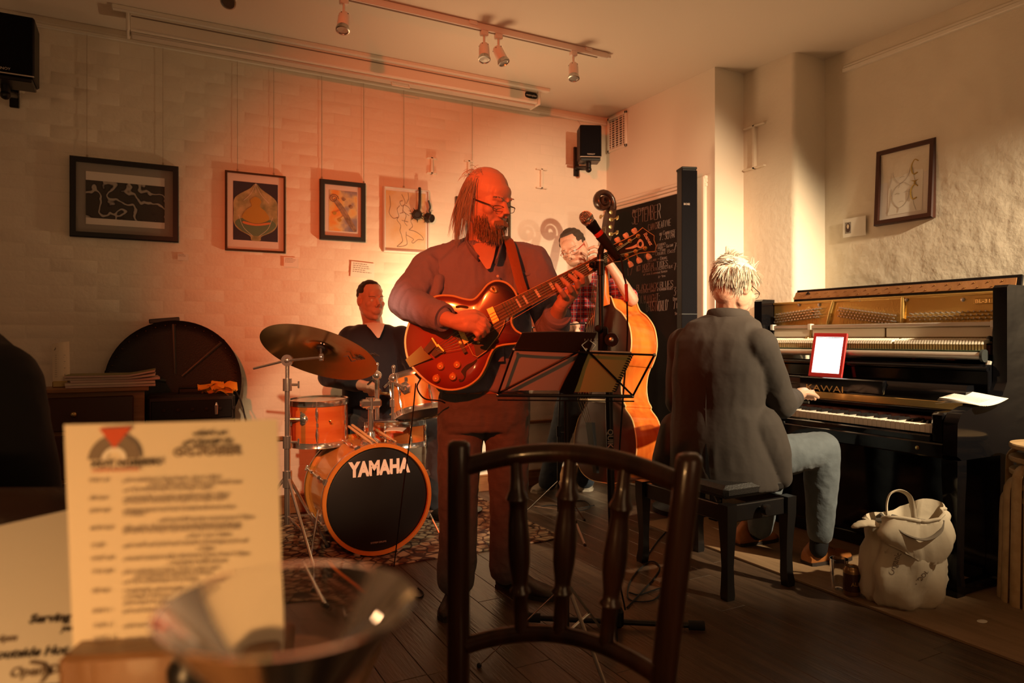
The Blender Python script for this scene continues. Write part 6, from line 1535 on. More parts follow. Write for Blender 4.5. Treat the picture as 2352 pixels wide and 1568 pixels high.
# pepper pot
q = P(447, 1505, .545); q = V((q.x, q.y, TZ))
t = thing('pepper_pot', 'dark pepper pot with a steel cap behind the martini glass', 'pepper pot', q)
MB().lathe([(.018, 0), (.020, .005), (.018, .04), (.019, .066)], Matrix.Translation(q), 20).build('jar', 'dark_wood', t)
MB().lathe([(.020, .066), (.020, .074), (.012, .086), (0, .088)], Matrix.Translation(q), 20, cap=False).build('cap', 'black_metal', t)
q = P(500, 1530, .56); q = V((q.x, q.y, TZ))
t = thing('sugar_jar', 'small glass jar of brown sugar behind the martini glass', 'jar', q)
MB().lathe([(0, .002), (.022, .002), (.024, .06)], Matrix.Translation(q), 20, cap=False).build('sugar', mat('sugar', (.30, .18, .10), .9, bump=1, bscale=300, var=.5, vscale=200), t)
MB().lathe([(0, 0), (.025, 0), (.027, .065), (.024, .072), (.0255, .074), (.0285, .065), (.0265, -.0)], Matrix.Translation(q), 20, cap=False).build('glass', 'clear_glass', t)
# martini glass
rc_ = P(665, 1380, .335); gb = V((rc_.x, rc_.y, TZ)); H = rc_.z - TZ; RR = .0595
t = thing('martini_glass', 'large martini glass with a little drink left, on the table', 'glass', gb)
T = Matrix.Translation(gb)
mat('thin_glass', (1, 1, 1), 0.015, trans=1.0, ior=1.42)
za_ = H - .072
inn = [(0, za_ + .003), (.006, za_ + .007), (RR * .5 - .0012, H - .0355), (RR - .0012, H - .001)]
outp = [(RR, H), (RR + .0004, H - .001), (RR * .5 + .0008, H - .037), (.008, za_ + .002), (.005, za_ - .006), (.0038, za_ - .02), (.0038, .02), (.006, .010), (.014, .006), (.034, .003), (.035, .001), (0, 0)]
MB().lathe(inn + outp, T, 56, cap=False).build('bowl_and_stem', 'thin_glass', t, angle=50)
mat('cloudy_drink', (.62, .46, .30), .35, trans=.55, ior=1.33)
MB().lathe([(0, za_ + .0045), (.006, za_ + .009), (RR * .40, H - .0435), (0, H - .0435)], T, 40, cap=False).build('drink', 'cloudy_drink', t)

# ------------------------------------------------------------------ turned wooden cafe chair
TL, TR_ = P(1054, 1016, 1.13), P(1584, 1047, .97)
t = thing('cafe_chair', 'dark wooden cafe chair with three turned spindles and bowed rails', 'chair', ((TL.x + TR_.x) / 2, (TL.y + TR_.y) / 2, 0))
def post(top, dpx, bpx, d1):
    lo = P(bpx, 1568, d1); dv = (lo - top).normalized(); k = top.z / -dv.z; ft = top + dv * k
    N = 14; pts = [top.lerp(ft, i / N) for i in range(N + 1)]
    MB().tube([top + V((0, 0, .004)), top, top.lerp(ft, .006)] + pts[1:], [.010, .0165, .0185] + [.0188] * 8 + [.0185, .018, .017, .016, .015, .014], n=18).build('back_post', 'dark_wood', t, angle=60)
    return ft
f0 = post(TL, 0, 1053, 1.16); f1 = post(TR_, 0, 1522, 1.0)
ra, rb = TL.lerp(f0, .045), TR_.lerp(f1, .045)
away = FW * .9 + RT * .25
def bowed(a, b, out_, up, r_, nm):
    pts = [a.lerp(b, u / 24) + out_ * (4 * (u / 24) * (1 - u / 24)) + UP * (up * 4 * (u / 24) * (1 - u / 24)) for u in range(25)]
    MB().tube(pts, [(r_, r_ * .82)] * 25, n=14, flat=UP).build(nm, 'dark_wood', t, angle=60); return pts
r1 = bowed(ra, rb, away * .055, .028, .0155, 'top_rail')
la_, lb_ = P(1070, 1482, 1.15), P(1505, 1548, .99)
r2 = bowed(la_, lb_, away * .05, .018, .0140, 'lower_rail')
for u0, u1 in ((.27, .28), (.52, .52), (.75, .75)):
    a, b = r1[round(u0 * 24)], r2[round(u1 * 24)]
    pr = [(0, .0098), (.06, .0100), (.12, .0105), (.19, .0125), (.225, .0175), (.24, .0185), (.255, .0150), (.30, .0135), (.38, .0165), (.50, .0185), (.60, .0175), (.70, .0130), (.735, .0130), (.75, .0168), (.765, .0172), (.78, .0120), (.90, .0115), (1, .0115)]
    MB().tube([a.lerp(b, q) for q, _ in pr], [r for _, r in pr], n=14).build('spindle', 'dark_wood', t, angle=50)
sc_ = (f0 + f1) / 2 - FW * .20 + V((0, 0, .45))
st0, st1 = TL.lerp(f0, .53), TR_.lerp(f1, .53); fx = (st1 - st0).normalized(); fy = -(away - fx * away.dot(fx)); fy.z = 0; fy.normalize(); sm = (st0 + st1) / 2 + fy * .18; sm.z = .44
MB().lathe([(0, -.012), (.19, -.012), (.20, -.004), (.20, .010), (.185, .014), (0, .010)], Matrix.Translation(sm) @ basis((0, 0, 0), fx, UP.cross(fx)), 40, cap=False).build('seat', 'dark_wood', t)
for s_ in (-1, 1):
    p = sm + fx * (s_ * .14) + fy * .12; MB().tube([p, V((p.x, p.y, 0)) + fx * (s_ * .03) + fy * .03], [.017, .013], n=12).build('front_leg', 'dark_wood', t)
# leather tub chair behind the table
q = P(-40, 1090, 1.32); qb = V((q.x, q.y, 0))
mat('brown_leather', (.045, .018, .010), .38, bump=.2, bscale=40)
t = thing('leather_chair', 'dark brown leather chair with rounded back cut by the frame', 'chair', qb)
rr = []; 
for k in range(17):
    a = R(-200 + k * 220 / 16) ; rr.append((math.cos(a), math.sin(a)))
def tubback(u, v):
    a = R(-20 + 220 * u); o = .30 + .03 * math.sin(math.pi * v); return qb + RT * (o * math.cos(a)) - FW * (.30 * -math.sin(a) * -1) * 1 + V((0, 0, .44 + .47 * v - .10 * (1 - math.sin(math.pi * u)) * v))
for nm, off in (('backrest', 0),):
    rings = []
    for k in range(25):
        u = k / 24; a = R(-25 + 230 * u); dr = RT * math.cos(a) - FW * math.sin(a) * -1
        hgt = .90 - .10 * (1 - math.sin(math.pi * u)); ring = []
        for ra_, z in ((.27, .40), (.27, hgt - .03), (.285, hgt + .005), (.31, hgt + .012), (.335, hgt - .005), (.345, hgt - .04), (.335, .40)): ring.append(qb - FW * .0 + (RT * math.cos(a) - FW * math.sin(a)) * ra_ + V((0, 0, z)))
        rings.append(ring)
    MB().loft(rings).build(nm, 'brown_leather', t, angle=60)
MB().lathe([(0, .36), (.26, .36), (.28, .40), (.27, .46), (.2, .475), (0, .478)], Matrix.Translation(qb), 32, cap=False).build('seat', 'brown_leather', t)
for k in range(4):
    a = k * math.pi / 2 + .6; MB().tube([qb + V((.2 * math.cos(a), .2 * math.sin(a), .37)), qb + V((.24 * math.cos(a), .24 * math.sin(a), 0))], [.018, .012], n=10).build('leg', 'dark_wood', t)
# ------------------------------------------------------------------ figures
def skin_mat(name, c, blotch):
    m = mat(name, c, .48, bump=.12, bscale=90, color2=blotch, vscale=9); b = m.node_tree.nodes['Principled BSDF']
    b.inputs['Subsurface Weight'].default_value = .12; b.inputs['Subsurface Radius'].default_value = (.012, .005, .003); return m
skin_mat('skin_ruddy', (.60, .32, .22), (.66, .38, .28)); skin_mat('skin_fair', (.58, .35, .25), (.54, .30, .21)); skin_mat('skin_tan', (.58, .34, .23), (.64, .40, .29))
mat('eye_white', (.75, .70, .66), .2); mat('eye_dark', (.03, .02, .015), .15); mat('lip', (.42, .15, .12), .5)
mat('hair_grey', (.46, .42, .37), .5); mat('hair_silver', (.62, .56, .46), .45); mat('beard_brown', (.36, .23, .14), .55); mat('hair_dark', (.030, .020, .014), .6, bump=.8, bscale=220); mat('hair_brown', (.055, .034, .022), .6, bump=.8, bscale=260)
mat('spectacle_wire', (.10, .07, .06), .25, metal=.8); mat('spectacle_red', (.50, .02, .02), .35); mat('lens', (1, 1, 1), .02, trans=1, ior=1.05, alpha=.10)
def fabric(name, c, bump=.35, bs=7, var=.06, vs=5, rough=.85, stretch=(1, 1, 1), sheen=.1):
    return mat(name, c, rough, bump=bump, bscale=bs, var=var, vscale=vs, stretch=stretch, sheen=sheen, detail=3)
fabric('shirt_blue', (.23, .215, .31), .5, 26); fabric('jeans_brown', (.11, .095, .10), .5, 10, .12, 8, stretch=(1, 1, 2.5)); fabric('sweater_navy', (.012, .012, .020), .3, 9); fabric('trouser_dark', (.035, .032, .040), .4, 9)
fabric('jacket_charcoal', (.036, .028, .023), .6, 9, .08, 5, sheen=.04); fabric('jeans_grey', (.095, .115, .13), .6, 16, .15, 10); fabric('jeans_navy', (.022, .035, .055), .5, 10, .2, 8); fabric('coat_black', (.005, .005, .007), .4, 6, sheen=0)
fabric('tee_white', (.74, .68, .60), .2, 9); mat('shoe_dark', (.030, .020, .016), .45, bump=.2, bscale=60); mat('shoe_tan', (.34, .12, .03), .45, bump=.25, bscale=40, var=.15, vscale=10); mat('shoe_canvas', (.34, .31, .26), .8); mat('sole', (.45, .40, .32), .7); mat('sole_dark', (.03, .02, .015), .7)
def plaid():
    m = bpy.data.materials.new('plaid_red'); m.use_nodes = True; nt = m.node_tree; b = nt.nodes['Principled BSDF']; L = nt.links
    tc = nt.nodes.new('ShaderNodeTexCoord'); prev = None
    base = nt.nodes.new('ShaderNodeRGB'); base.outputs[0].default_value = (.48, .022, .022, 1); prev = base.outputs[0]
    for axis, sc, col, lo, hi, off in (('X', 7, (.10, .02, .05, 1), .72, .95, 0), ('Z', 7, (.10, .02, .05, 1), .72, .95, 0), ('X', 7, (.50, .36, .40, 1), .975, .99, 2.6), ('Z', 7, (.50, .36, .40, 1), .975, .99, 2.6)):
        w = nt.nodes.new('ShaderNodeTexWave'); w.bands_direction = axis; w.inputs['Scale'].default_value = sc; w.inputs['Phase Offset'].default_value = off
        mp = nt.nodes.new('ShaderNodeMapping'); mp.inputs['Rotation'].default_value = (0, 0, R(28)); L.new(tc.outputs['Object'], mp.inputs[0]); L.new(mp.outputs[0], w.inputs[0])
        r = nt.nodes.new('ShaderNodeValToRGB'); r.color_ramp.elements[0].position = lo; r.color_ramp.elements[1].position = hi; L.new(w.outputs[0], r.inputs[0])
        mx = nt.nodes.new('ShaderNodeMixRGB'); L.new(r.outputs[0], mx.inputs[0]); L.new(prev, mx.inputs[1]); mx.inputs[2].default_value = col; prev = mx.outputs[0]
    L.new(prev, b.inputs['Base Color']); b.inputs['Roughness'].default_value = .85; MATS['plaid_red'] = m
plaid()

def cap(mb, a, ra, b, rb, n=14):
    a, b = V(a), V(b); d = (b - a)
    if d.length < 1e-5: d = V((0, 0, 1e-3)); 
    u = d.normalized()
    pts = [a - u * ra * .98, a - u * ra * .8, a - u * ra * .45, a, b, b + u * rb * .45, b + u * rb * .8, b + u * rb * .98]
    rs = [ra * .15, ra * .6, ra * .893, ra, rb, rb * .893, rb * .6, rb * .15]
    mb.tube(pts, rs, n)
def chain(mb, items, n=14):
    for (a, ra), (b, rb) in zip(items, items[1:]): cap(mb, a, ra, b, rb, n)
def ell(c, ax, ay, rx, ry, n=24, p=2.4):
    out = []
    for k in range(n):
        a = 2 * math.pi * k / n; ca, sa = math.cos(a), math.sin(a)
        out.append(V(c) + V(ax) * (rx * math.copysign(abs(ca) ** (2 / p), ca)) + V(ay) * (ry * math.copysign(abs(sa) ** (2 / p), sa)))
    return out
def grow(name, mb, voxel, smooth, m, parent, wr=None, label=None, clip=None):
    """fuse overlapping solids into one continuous skin"""
    me = bpy.data.meshes.new('tmp'); me.from_pydata([tuple(v) for v in mb.v], [], mb.f); me.update()
    ob = bpy.data.objects.new('tmp', me); COL.objects.link(ob)
    r = ob.modifiers.new('r', 'REMESH'); r.mode = 'VOXEL'; r.voxel_size = voxel; r.adaptivity = 0
    s = ob.modifiers.new('s', 'SMOOTH'); s.factor = .5; s.iterations = smooth
    dg = bpy.context.evaluated_depsgraph_get(); dg.update()
    me2 = bpy.data.meshes.new_from_object(ob.evaluated_get(dg))
    bpy.data.objects.remove(ob); bpy.data.meshes.remove(me)
    o0 = ORG[parent.name]; n = len(me2.vertices)
    co = np.empty(n * 3); me2.vertices.foreach_get('co', co); co = co.reshape(-1, 3)
    if wr:
        nn = np.empty(n * 3); me2.vertices.foreach_get('normal', nn); nn = nn.reshape(-1, 3)
        amp, fr, st = wr; d = np.empty(n)
        for i in range(n):
            q = V((co[i, 0] * fr * st[0], co[i, 1] * fr * st[1], co[i, 2] * fr * st[2])); d[i] = (1 - abs(noise.noise(q)) * 2.2) * .55 + (1 - abs(noise.noise(q * 2.4)) * 2.2) * .32 + noise.noise(q * .7) * .3
        co = co + nn * (d * amp)[:, None]
    co -= np.array(o0); me2.vertices.foreach_set('co', co.ravel()); me2.name = name
    me2.materials.clear(); me2.materials.append(MATS[m]); me2.polygons.foreach_set('use_smooth', [True] * len(me2.polygons)); me2.update()
    o = bpy.data.objects.new(name, me2); COL.objects.link(o); o.parent = parent; ORG[o.name] = V(o0)
    if label: o['label'] = label
    return o
def head_frame(origin, yaw, pitch, roll, scale):
    """yaw>0 turns the face to picture-right, 0 looks at the picture plane; pitch>0 looks down; roll>0 leans the crown picture-left"""
    f = -FW * math.cos(R(yaw)) + RT * math.sin(R(yaw)); s = RT * math.cos(R(yaw)) + FW * math.sin(R(yaw))   # s: picture-right side when yaw 0
    u = UP.copy(); f2 = f * math.cos(R(pitch)) - u * math.sin(R(pitch)); u2 = u * math.cos(R(pitch)) + f * math.sin(R(pitch))
    q = Matrix.Rotation(R(roll), 3, f2); s = q @ s; u2 = q @ u2
    M = Matrix(((s.x, f2.x, u2.x, origin.x), (s.y, f2.y, u2.y, origin.y), (s.z, f2.z, u2.z, origin.z), (0, 0, 0, 1)))
    return M @ Matrix.Diagonal((scale, scale, scale, 1))
def head(mb, M, lids=False, jowl=0.0, nose=1.0):
    sc = M.to_scale()[0]; M3 = M.to_3x3().normalized()
    def e(c, r, rot=None): mb.sphere(M @ V(c), tuple(q * sc for q in r), 18, M3 @ rot if rot else M3)
    e((0, -.012, .048), (.075, .096, .083)); e((0, .028, -.004), (.063, .068, .088)); e((0, .036, -.066), (.049 + jowl, .050, .044 + jowl * .4)); e((0, .070, -.094), (.022, .018, .019))
    e((0, .070, .052), (.046, .024, .034)); e((0, -.045, -.03), (.055, .05, .06))
    cap(mb, M @ V((0, .092, .024)), .0085 * sc, M @ V((0, .116 * (1 + .04 * (nose - 1)), -.020)), .0135 * sc * nose, 10)
    for s in (-1, 1):
        e((s * .030, .050, -.036), (.031, .036, .042)); e((s * .050, .012, -.030), (.022, .045, .050))
        e((s * .0125, .103, -.027), (.0085, .010, .0075)); cap(mb, M @ V((s * .012, .093, .030)), .0095 * sc, M @ V((s * .046, .074, .034)), .0095 * sc, 8)
        e((s * .044, .064, -.014), (.021, .022, .021)); e((s * .040, .03, -.066), (.020 + jowl * .6, .034, .026)); e((s * .031, .0775, .011), (.0145, .0125, .0115 if lids else .009))
        e((s * .077, -.006, .000), (.008, .020, .033), Matrix.Rotation(R(-s * 16), 3, 'Z') @ Matrix.Rotation(R(-10), 3, 'X')); e((s * .080, -.016, .004), (.006, .010, .026), Matrix.Rotation(R(-s * 22), 3, 'Z'))
    e((0, .094, -.0505), (.024, .0105, .0062)); e((0, .092, -.0635), (.021, .0105, .0070)); e((0, .086, -.058), (.034, .016, .022))
def eyes(t, M, iris='eye_dark', gaze=(0, 1, 0)):
    sc = M.to_scale()[0]
    for s in (-1, 1):
        c = M @ V((s * .031, .0800, .0100)); o = MB().sphere(c, .0112 * sc, 14).build('eye', 'eye_white', t)
        g = (M.to_3x3() @ V((gaze[0], 1, gaze[2]))).normalized(); MB().sphere(c + g * .0062 * sc, .0066 * sc, 10).build('iris', iris, o)
def spectacles(t, M, m, m2, ry=.0135, rx=.0235, yy=.107, tilt=0.0, full=True, zz=.008):
    g = MB(); sc = M.to_scale()[0]; ln = MB()
    for s in (-1, 1):
        pts = []
        for k in range(20):
            a = 2 * math.pi * k / 20; ca, sa = math.cos(a), math.sin(a)
            pts.append(M @ V((s * .0325 + rx * math.copysign(abs(ca) ** .7, ca), yy - .004 - .010 * (ca * s * .5 + .5), zz + ry * math.copysign(abs(sa) ** .7, sa))))
        g.tube(pts, .0011 * sc, n=5, closed=True); ln.add(pts, [tuple(range(20))])
    g.tube([M @ V(p) for p in ((-.010, yy - .002, zz + .004), (0, yy + .002, zz + .007), (.010, yy - .002, zz + .004))], .0012 * sc, n=5)
    o = g.build('spectacles', m, t)
    for s in (-1, 1): MB().tube([M @ V(p) for p in ((s * .056, yy - .012, zz + .006), (s * .066, yy - .025, zz + .008), (s * .079, .0, zz + .012), (s * .078, -.018, zz + .0), )], [.0014 * sc, .002 * sc, .002 * sc, .002 * sc], n=6).build('spectacle_temple', m2, o)
    ln.build('spectacle_lens', 'lens', o, smooth=False)
def hairs(name, t, m, roots, n_pts=5, r=.0010):
    """roots: (point, direction, length, droop)"""
    mb = MB()
    for p, d, L_, dr in roots:
        p, d = V(p), V(d).normalized(); pts = [p]
        for k in range(n_pts):
            d = (d - UP * dr / n_pts).normalized(); pts.append(pts[-1] + d * (L_ / n_pts))
        mb.tube(pts, [r] * (n_pts) + [r * .3], n=3, caps=False)
    return mb.build(name, m, t, kind='stuff', smooth=False)
def shell_pt(M, az, el, k=1.0):
    """point and outward direction on the cranium: az 0 = front, 90 = s side, el up"""
    a, e_ = R(az), R(el); d = V((math.sin(a) * math.cos(e_), math.cos(a) * math.cos(e_), math.sin(e_)))
    p = V((0, -.012, .048)) + V((.076 * d.x, .097 * d.y, .084 * d.z)) * k
    return M @ p, (M.to_3x3() @ d).normalized()
def fingers(mb, knuckles, n=10):
    for f in knuckles: chain(mb, f, n)
def shoe(t, heel, toe, m, sole, w=.046, h=.075, lace=None):
    heel, toe = V(heel), V(toe); ax = (toe - heel); L_ = ax.length; ax.normalize(); sd = UP.cross(ax).normalized(); z0 = heel.z
    prof = [(0, .030, .070), (.06, .036, .088), (.2, .038, h + .02), (.38, .040, h), (.55, .046, .062), (.75, .049, .050), (.9, .042, .042), (1.0, .020, .028)]
    rings = []
    for u, w_, hh in prof:
        c = heel + ax * (L_ * u); k = w_ * (w / .046); rings.append([c + sd * (k * x) + UP * (.014 + (hh - .014) * z) for x, z in ((-.9, 0), (-1, .35), (-.8, .75), (-.35, 1), (.35, 1), (.8, .75), (1, .35), (.9, 0))])
    o = MB().loft(rings).build('shoe', m, t, angle=60)
    so = [(heel + ax * (L_ * u) + sd * (s_ * w_ * (w / .046) * 1.08)) for s_, seq in ((1, prof), (-1, prof[::-1])) for u, w_, hh in seq]
    k = len(so); MB().add([p for p in so] + [p + UP * .016 for p in so], [tuple(range(k))[::-1], tuple(range(k, 2 * k))] + [(i, (i + 1) % k, k + (i + 1) % k, k + i) for i in range(k)]).build('sole', sole, o, smooth=False)
    if lace:
        for q in range(4):
            u = .40 + .06 * q; c = heel + ax * (L_ * u); MB().tube([c - sd * .024 + UP * (.074 - q * .005), c + UP * (.080 - q * .006), c + sd * .024 + UP * (.074 - q * .005)], .0022, n=5).build('lace', lace, o)
    return o

# ================================================================== guitarist
g0 = onZ(1105, 1378, 0)
t = G = thing('person', 'bald long-haired bearded man in blue shirt standing and playing guitar', 'person', g0)
gf = (-FW * .97 + RT * .22).normalized(); gs = (RT * .97 + FW * .22).normalized()
HM = head_frame(P(1116, 466, 2.95), 48, 20, 3, 1.13)
body = MB(); head(body, HM, lids=True, nose=1.25)
chain(body, [(HM @ V((0, -.02, -.04)), .058), (P(1108, 545, 3.02), .062), (P(1108, 590, 3.04), .075)])
def torso(mb, rows, ax, ay, p=2.4, grow_=0.0):
    mb.loft([ell(P(px, py, d), ax, ay, hw + grow_, hd + grow_, 26, p) for px, py, d, hw, hd in rows])
tor = [(1108, 562, 3.04, .080, .070), (1106, 582, 3.05, .150, .085), (1104, 612, 3.05, .188, .110), (1103, 655, 3.05, .200, .125), (1104, 715, 3.05, .200, .140), (1107, 790, 3.05, .200, .155), (1110, 850, 3.06, .195, .150), (1112, 905, 3.06, .185, .135), (1112, 940, 3.06, .170, .120)]
torso(body, tor, gs, gf, 2.2, -.02)
rs, re, rw = P(990, 616, 3.04), P(931, 694, 2.86), P(1040, 738, 2.685)
ls, le, lw = P(1224, 608, 3.04), P(1270, 752, 2.94), P(1288, 702, 2.795)
hipR, knR, anR = P(1058, 935, 3.06), P(1052, 1130, 2.98), P(1048, 1325, 2.93)
hipL, knL, anL = P(1165, 935, 3.07), P(1168, 1130, 3.05), P(1165, 1300, 3.06)
chain(body, [(rs, .058), (re, .044), (re.lerp(rw, .4), .042), (rw, .029)]); chain(body, [(ls, .058), (le, .044), (lw, .029)])
chain(body, [(hipR, .085), (knR, .058), (anR, .042), (V((anR.x, anR.y, .09)), .034)]); chain(body, [(hipL, .085), (knL, .058), (anL, .042), (V((anL.x, anL.y, .09)), .034)])
# plucking hand over the strings
def hp(px, py, d): return P(px, py, d)
chain(body, [(rw, .028), (hp(1066, 736, 2.672), .030), (hp(1092, 733, 2.672), .024)]); chain(body, [(hp(1046, 742, 2.685), .026), (hp(1072, 748, 2.668), .028), (hp(1094, 752, 2.672), .022)])
fingers(body, [[(hp(1092, 728, 2.67), .0125), (hp(1112, 734, 2.668), .0105), (hp(1124, 748, 2.69), .0095), (hp(1121, 757, 2.715), .0085)],
    [(hp(1095, 738, 2.665), .0125), (hp(1113, 748, 2.660), .0105), (hp(1121, 761, 2.685), .0095), (hp(1114, 767, 2.71), .0085)],
    [(hp(1093, 748, 2.664), .012), (hp(1107, 760, 2.656), .010), (hp(1111, 771, 2.68), .009), (hp(1102, 774, 2.70), .008)],
    [(hp(1088, 757, 2.668), .011), (hp(1097, 769, 2.660), .0095), (hp(1099, 778, 2.68), .0085), (hp(1091, 780, 2.70), .0075)],
    [(hp(1062, 722, 2.675), .016), (hp(1090, 716, 2.69), .0125), (hp(1110, 726, 2.715), .010), (hp(1120, 738, 2.725), .0085)]])
# fretting hand: palm under the neck, fingers over the board, thumb behind
chain(body, [(lw, .028), (hp(1300, 686, 2.785), .030), (hp(1318, 668, 2.775), .027)]); chain(body, [(hp(1292, 696, 2.785), .027), (hp(1306, 676, 2.77), .026)])
for i, (bx, by, mx, my, tx, ty) in enumerate(((1336, 652, 1338, 636, 1322, 624), (1326, 664, 1324, 645, 1308, 632), (1312, 674, 1306, 655, 1292, 641), (1298, 684, 1288, 668, 1278, 654))):
    chain(body, [(hp(bx, by, 2.768), .0125), (hp((bx + mx) / 2 + 3, (by + my) / 2 + 3, 2.725), .0115), (hp(mx, my, 2.708), .0105), (hp(tx, ty, 2.742), .0088)], 10)
chain(body, [(hp(1290, 690, 2.80), .017), (hp(1282, 662, 2.825), .013), (hp(1284, 640, 2.832), .011)], 10)
grow('body', body, .0042, 4, 'skin_ruddy', t)
# shirt
sh = MB()
rows = [(1108, 560, 3.04, .088, .078), (1106, 578, 3.05, .150, .090), (1104, 606, 3.05, .195, .118), (1103, 655, 3.05, .212, .138), (1104, 715, 3.05, .212, .156), (1107, 790, 3.05, .214, .176), (1110, 850, 3.06, .212, .172), (1114, 892, 3.06, .212, .160)]
torso(sh, rows, gs, gf, 2.2)
chain(sh, [(P(1072, 574, 3.05), .052), (P(1030, 592, 3.05), .064), (rs, .078)], 16); chain(sh, [(P(1150, 574, 3.05), .052), (P(1190, 590, 3.05), .064), (ls, .074)], 16)
chain(sh, [(rs, .080), (rs.lerp(re, .55), .076), (re, .064), (re.lerp(rw, .4), .060), (re.lerp(rw, .70), .052)], 18); chain(sh, [(ls, .078), (ls.lerp(le, .55), .072), (le, .062), (le.lerp(lw, .42), .054)], 18)
for k, q in enumerate((.25, .42, .60)):
    c = rs.lerp(re, q); cap(sh, c + gf * .055 + gs * .03, .020, c + gf * .03 - gs * .055 - UP * .03, .018)
for px, a, b in ((1010, 640, 690), (1150, 690, 760), (1190, 640, 760)):
    cap(sh, P(px, a, 2.92), .016, P(px - 14, b, 2.90), .014)
o = grow('shirt', sh, .007, 8, 'shirt_blue', t, (.013, 8.5, (1.25, 1.25, .55)))
# rolled cuffs, collar, placket, buttons, pocket
def cuff(a, b, r, nm='rolled_cuff'):
    d = (b - a).normalized(); MB().lathe([(r - .012, .002), (r + .002, 0), (r + .006, .008), (r + .006, .042), (r + .002, .052), (r - .010, .050)], along(a, b), 28, cap=False).build(nm, 'shirt_blue', o)
cuff(re.lerp(rw, .66), rw, .052); cuff(le.lerp(lw, .34), lw, .054)
cn_ = P(1110, 566, 2.99)
for s, pts in ((-1, [(1076, 538, 3.02), (1072, 556, 2.98), (1082, 574, 2.93), (1098, 592, 2.90)]), (1, [(1140, 540, 3.04), (1150, 556, 3.0), (1148, 574, 2.94), (1140, 600, 2.90)])):
    MB().tube(spline([P(*p) for p in pts], 4), [(.020, .006)] * 13, n=8, flat=UP).build('collar', 'shirt_blue', o)
pl_ = [P(1108, 592, 2.905), P(1128, 606, 2.895), P(1124, 630, 2.895), P(1140, 660, 2.883), P(1142, 700, 2.875)]
MB().tube(spline([P(1140, 640, 2.905), P(1143, 690, 2.892), P(1146, 760, 2.875), P(1148, 830, 2.87)], 4), [(.018, .004)] * 13, n=8, flat=gs).build('placket', 'shirt_blue', o)
for px, py, d in ((1143, 634, 2.898), (1144, 682, 2.885)): MB().lathe([(.0055, 0), (.0055, .002), (.003, .003)], along(P(px, py, d), P(px, py, d) + gf), 12).build('shirt_button', 'mount_white', o)
MB().tube(spline([P(1196, 626, 2.95), P(1212, 630, 2.945), P(1228, 625, 2.955)], 4), [(.006, .003)] * 9, n=6, flat=UP).build('pocket_edge', 'shirt_blue', o)
# open neck showing skin
MB().loft([[P(1084, 560, 2.955), P(1112, 556, 2.95), P(1140, 562, 2.955)], [P(1098, 590, 2.902), P(1116, 592, 2.898), P(1134, 592, 2.902)], [P(1116, 616, 2.892), P(1120, 618, 2.890), P(1126, 616, 2.892)]], caps=False).build('open_neck', 'skin_ruddy', G, angle=80)
# trousers, belt, boots
jn = MB(); jn.loft([ell(P(1112, 880, 3.06), gs, gf, .185, .145), ell(P(1112, 915, 3.06), gs, gf, .198, .150), ell(P(1112, 960, 3.06), gs, gf, .200, .142), ell(P(1112, 985, 3.06), gs, gf, .19, .13)])
chain(jn, [(P(1060, 960, 3.06), .100), (P(1056, 1040, 3.02), .093), (knR, .082), (P(1052, 1230, 2.95), .076), (P(1050, 1300, 2.94), .080), (anR, .078)], 20); chain(jn, [(P(1162, 960, 3.06), .100), (P(1166, 1040, 3.06), .093), (knL, .082), (P(1167, 1220, 3.05), .076), (anL, .078)], 20)
jo = grow('jeans', jn, .0075, 6, 'jeans_brown', G, (.008, 11, (1.3, 1.3, .9)))
MB().lathe([(.0, 0), (.0, .01)], Matrix.Identity(4), 4) 
bl_ = MB(); bl_.loft([ell(P(1112, 898, 3.06), gs, gf, .196, .152), ell(P(1112, 880, 3.06), gs, gf, .194, .152)], caps=False); bl_.build('belt', 'leather_tan', jo)
for hx, hy, tx, ty in ((1052, 1372, 1042, 1400), (1160, 1348, 1232, 1366)):
    h_, t_ = onZ(hx, hy, 0), onZ(tx, ty, 0); ax_ = (t_ - h_).normalized(); shoe(G, h_ - ax_ * .03, h_ + ax_ * .27, 'shoe_dark', 'sole_dark', .052, .09)
# hair, beard, brows, glasses
rnd = random.Random(21); rt_ = []
for k in range(400):
    az = rnd.uniform(140, 282); el = rnd.uniform(-40, 20) if az < 250 else rnd.uniform(-6, 26); p, d = shell_pt(HM, az, el, .99)
    dn = (d * .32 - UP * .9 + V((rnd.uniform(-.16, .16), rnd.uniform(-.16, .16), 0))); rt_.append((p, dn + noise.noise_vector(p * 9) * .5, rnd.uniform(.10, .23), 1.5))
for k in range(36):
    az = rnd.uniform(120, 280); el = rnd.uniform(20, 55); p, d = shell_pt(HM, az, el, 1.0); rt_.append((p, d * .5 + V((rnd.uniform(-.5, .5), rnd.uniform(-.5, .5), 0)), rnd.uniform(.03, .06), 1.8))
hairs('long_hair', G, 'hair_grey', rt_, 6, .0009)
rt_ = []
def jaw(az, z):
    a = R(az); r = .052 + .012 * (z + .1) / .08; return HM @ V((math.sin(a) * (r + .008), .034 + math.cos(a) * (r + .0), z)), (HM.to_3x3() @ V((math.sin(a), math.cos(a), -.35))).normalized()
for k in range(950):
    z = rnd.uniform(-.108, -.030); az = rnd.uniform(-95, 95)
    if z > -.066 and abs(az) < 44: continue
    if z > -.022 - .020 * rnd.random() - .0003 * max(0, abs(az) - 40): continue
    p, d = jaw(az, z); rt_.append((p, d * .7 - UP * .6 + V((rnd.uniform(-.4, .4), rnd.uniform(-.4, .4), 0)), rnd.uniform(.014, .044) * (1.25 - abs(az) / 130), 1.5))
for k in range(300):
    x = rnd.uniform(-.032, .032); p = HM @ V((x, .106 - abs(x) * .35, -.040 - abs(x) * .25)); rt_.append((p, HM.to_3x3() @ V((x * 22, .5, -.7)), rnd.uniform(.014, .026), 1.2))
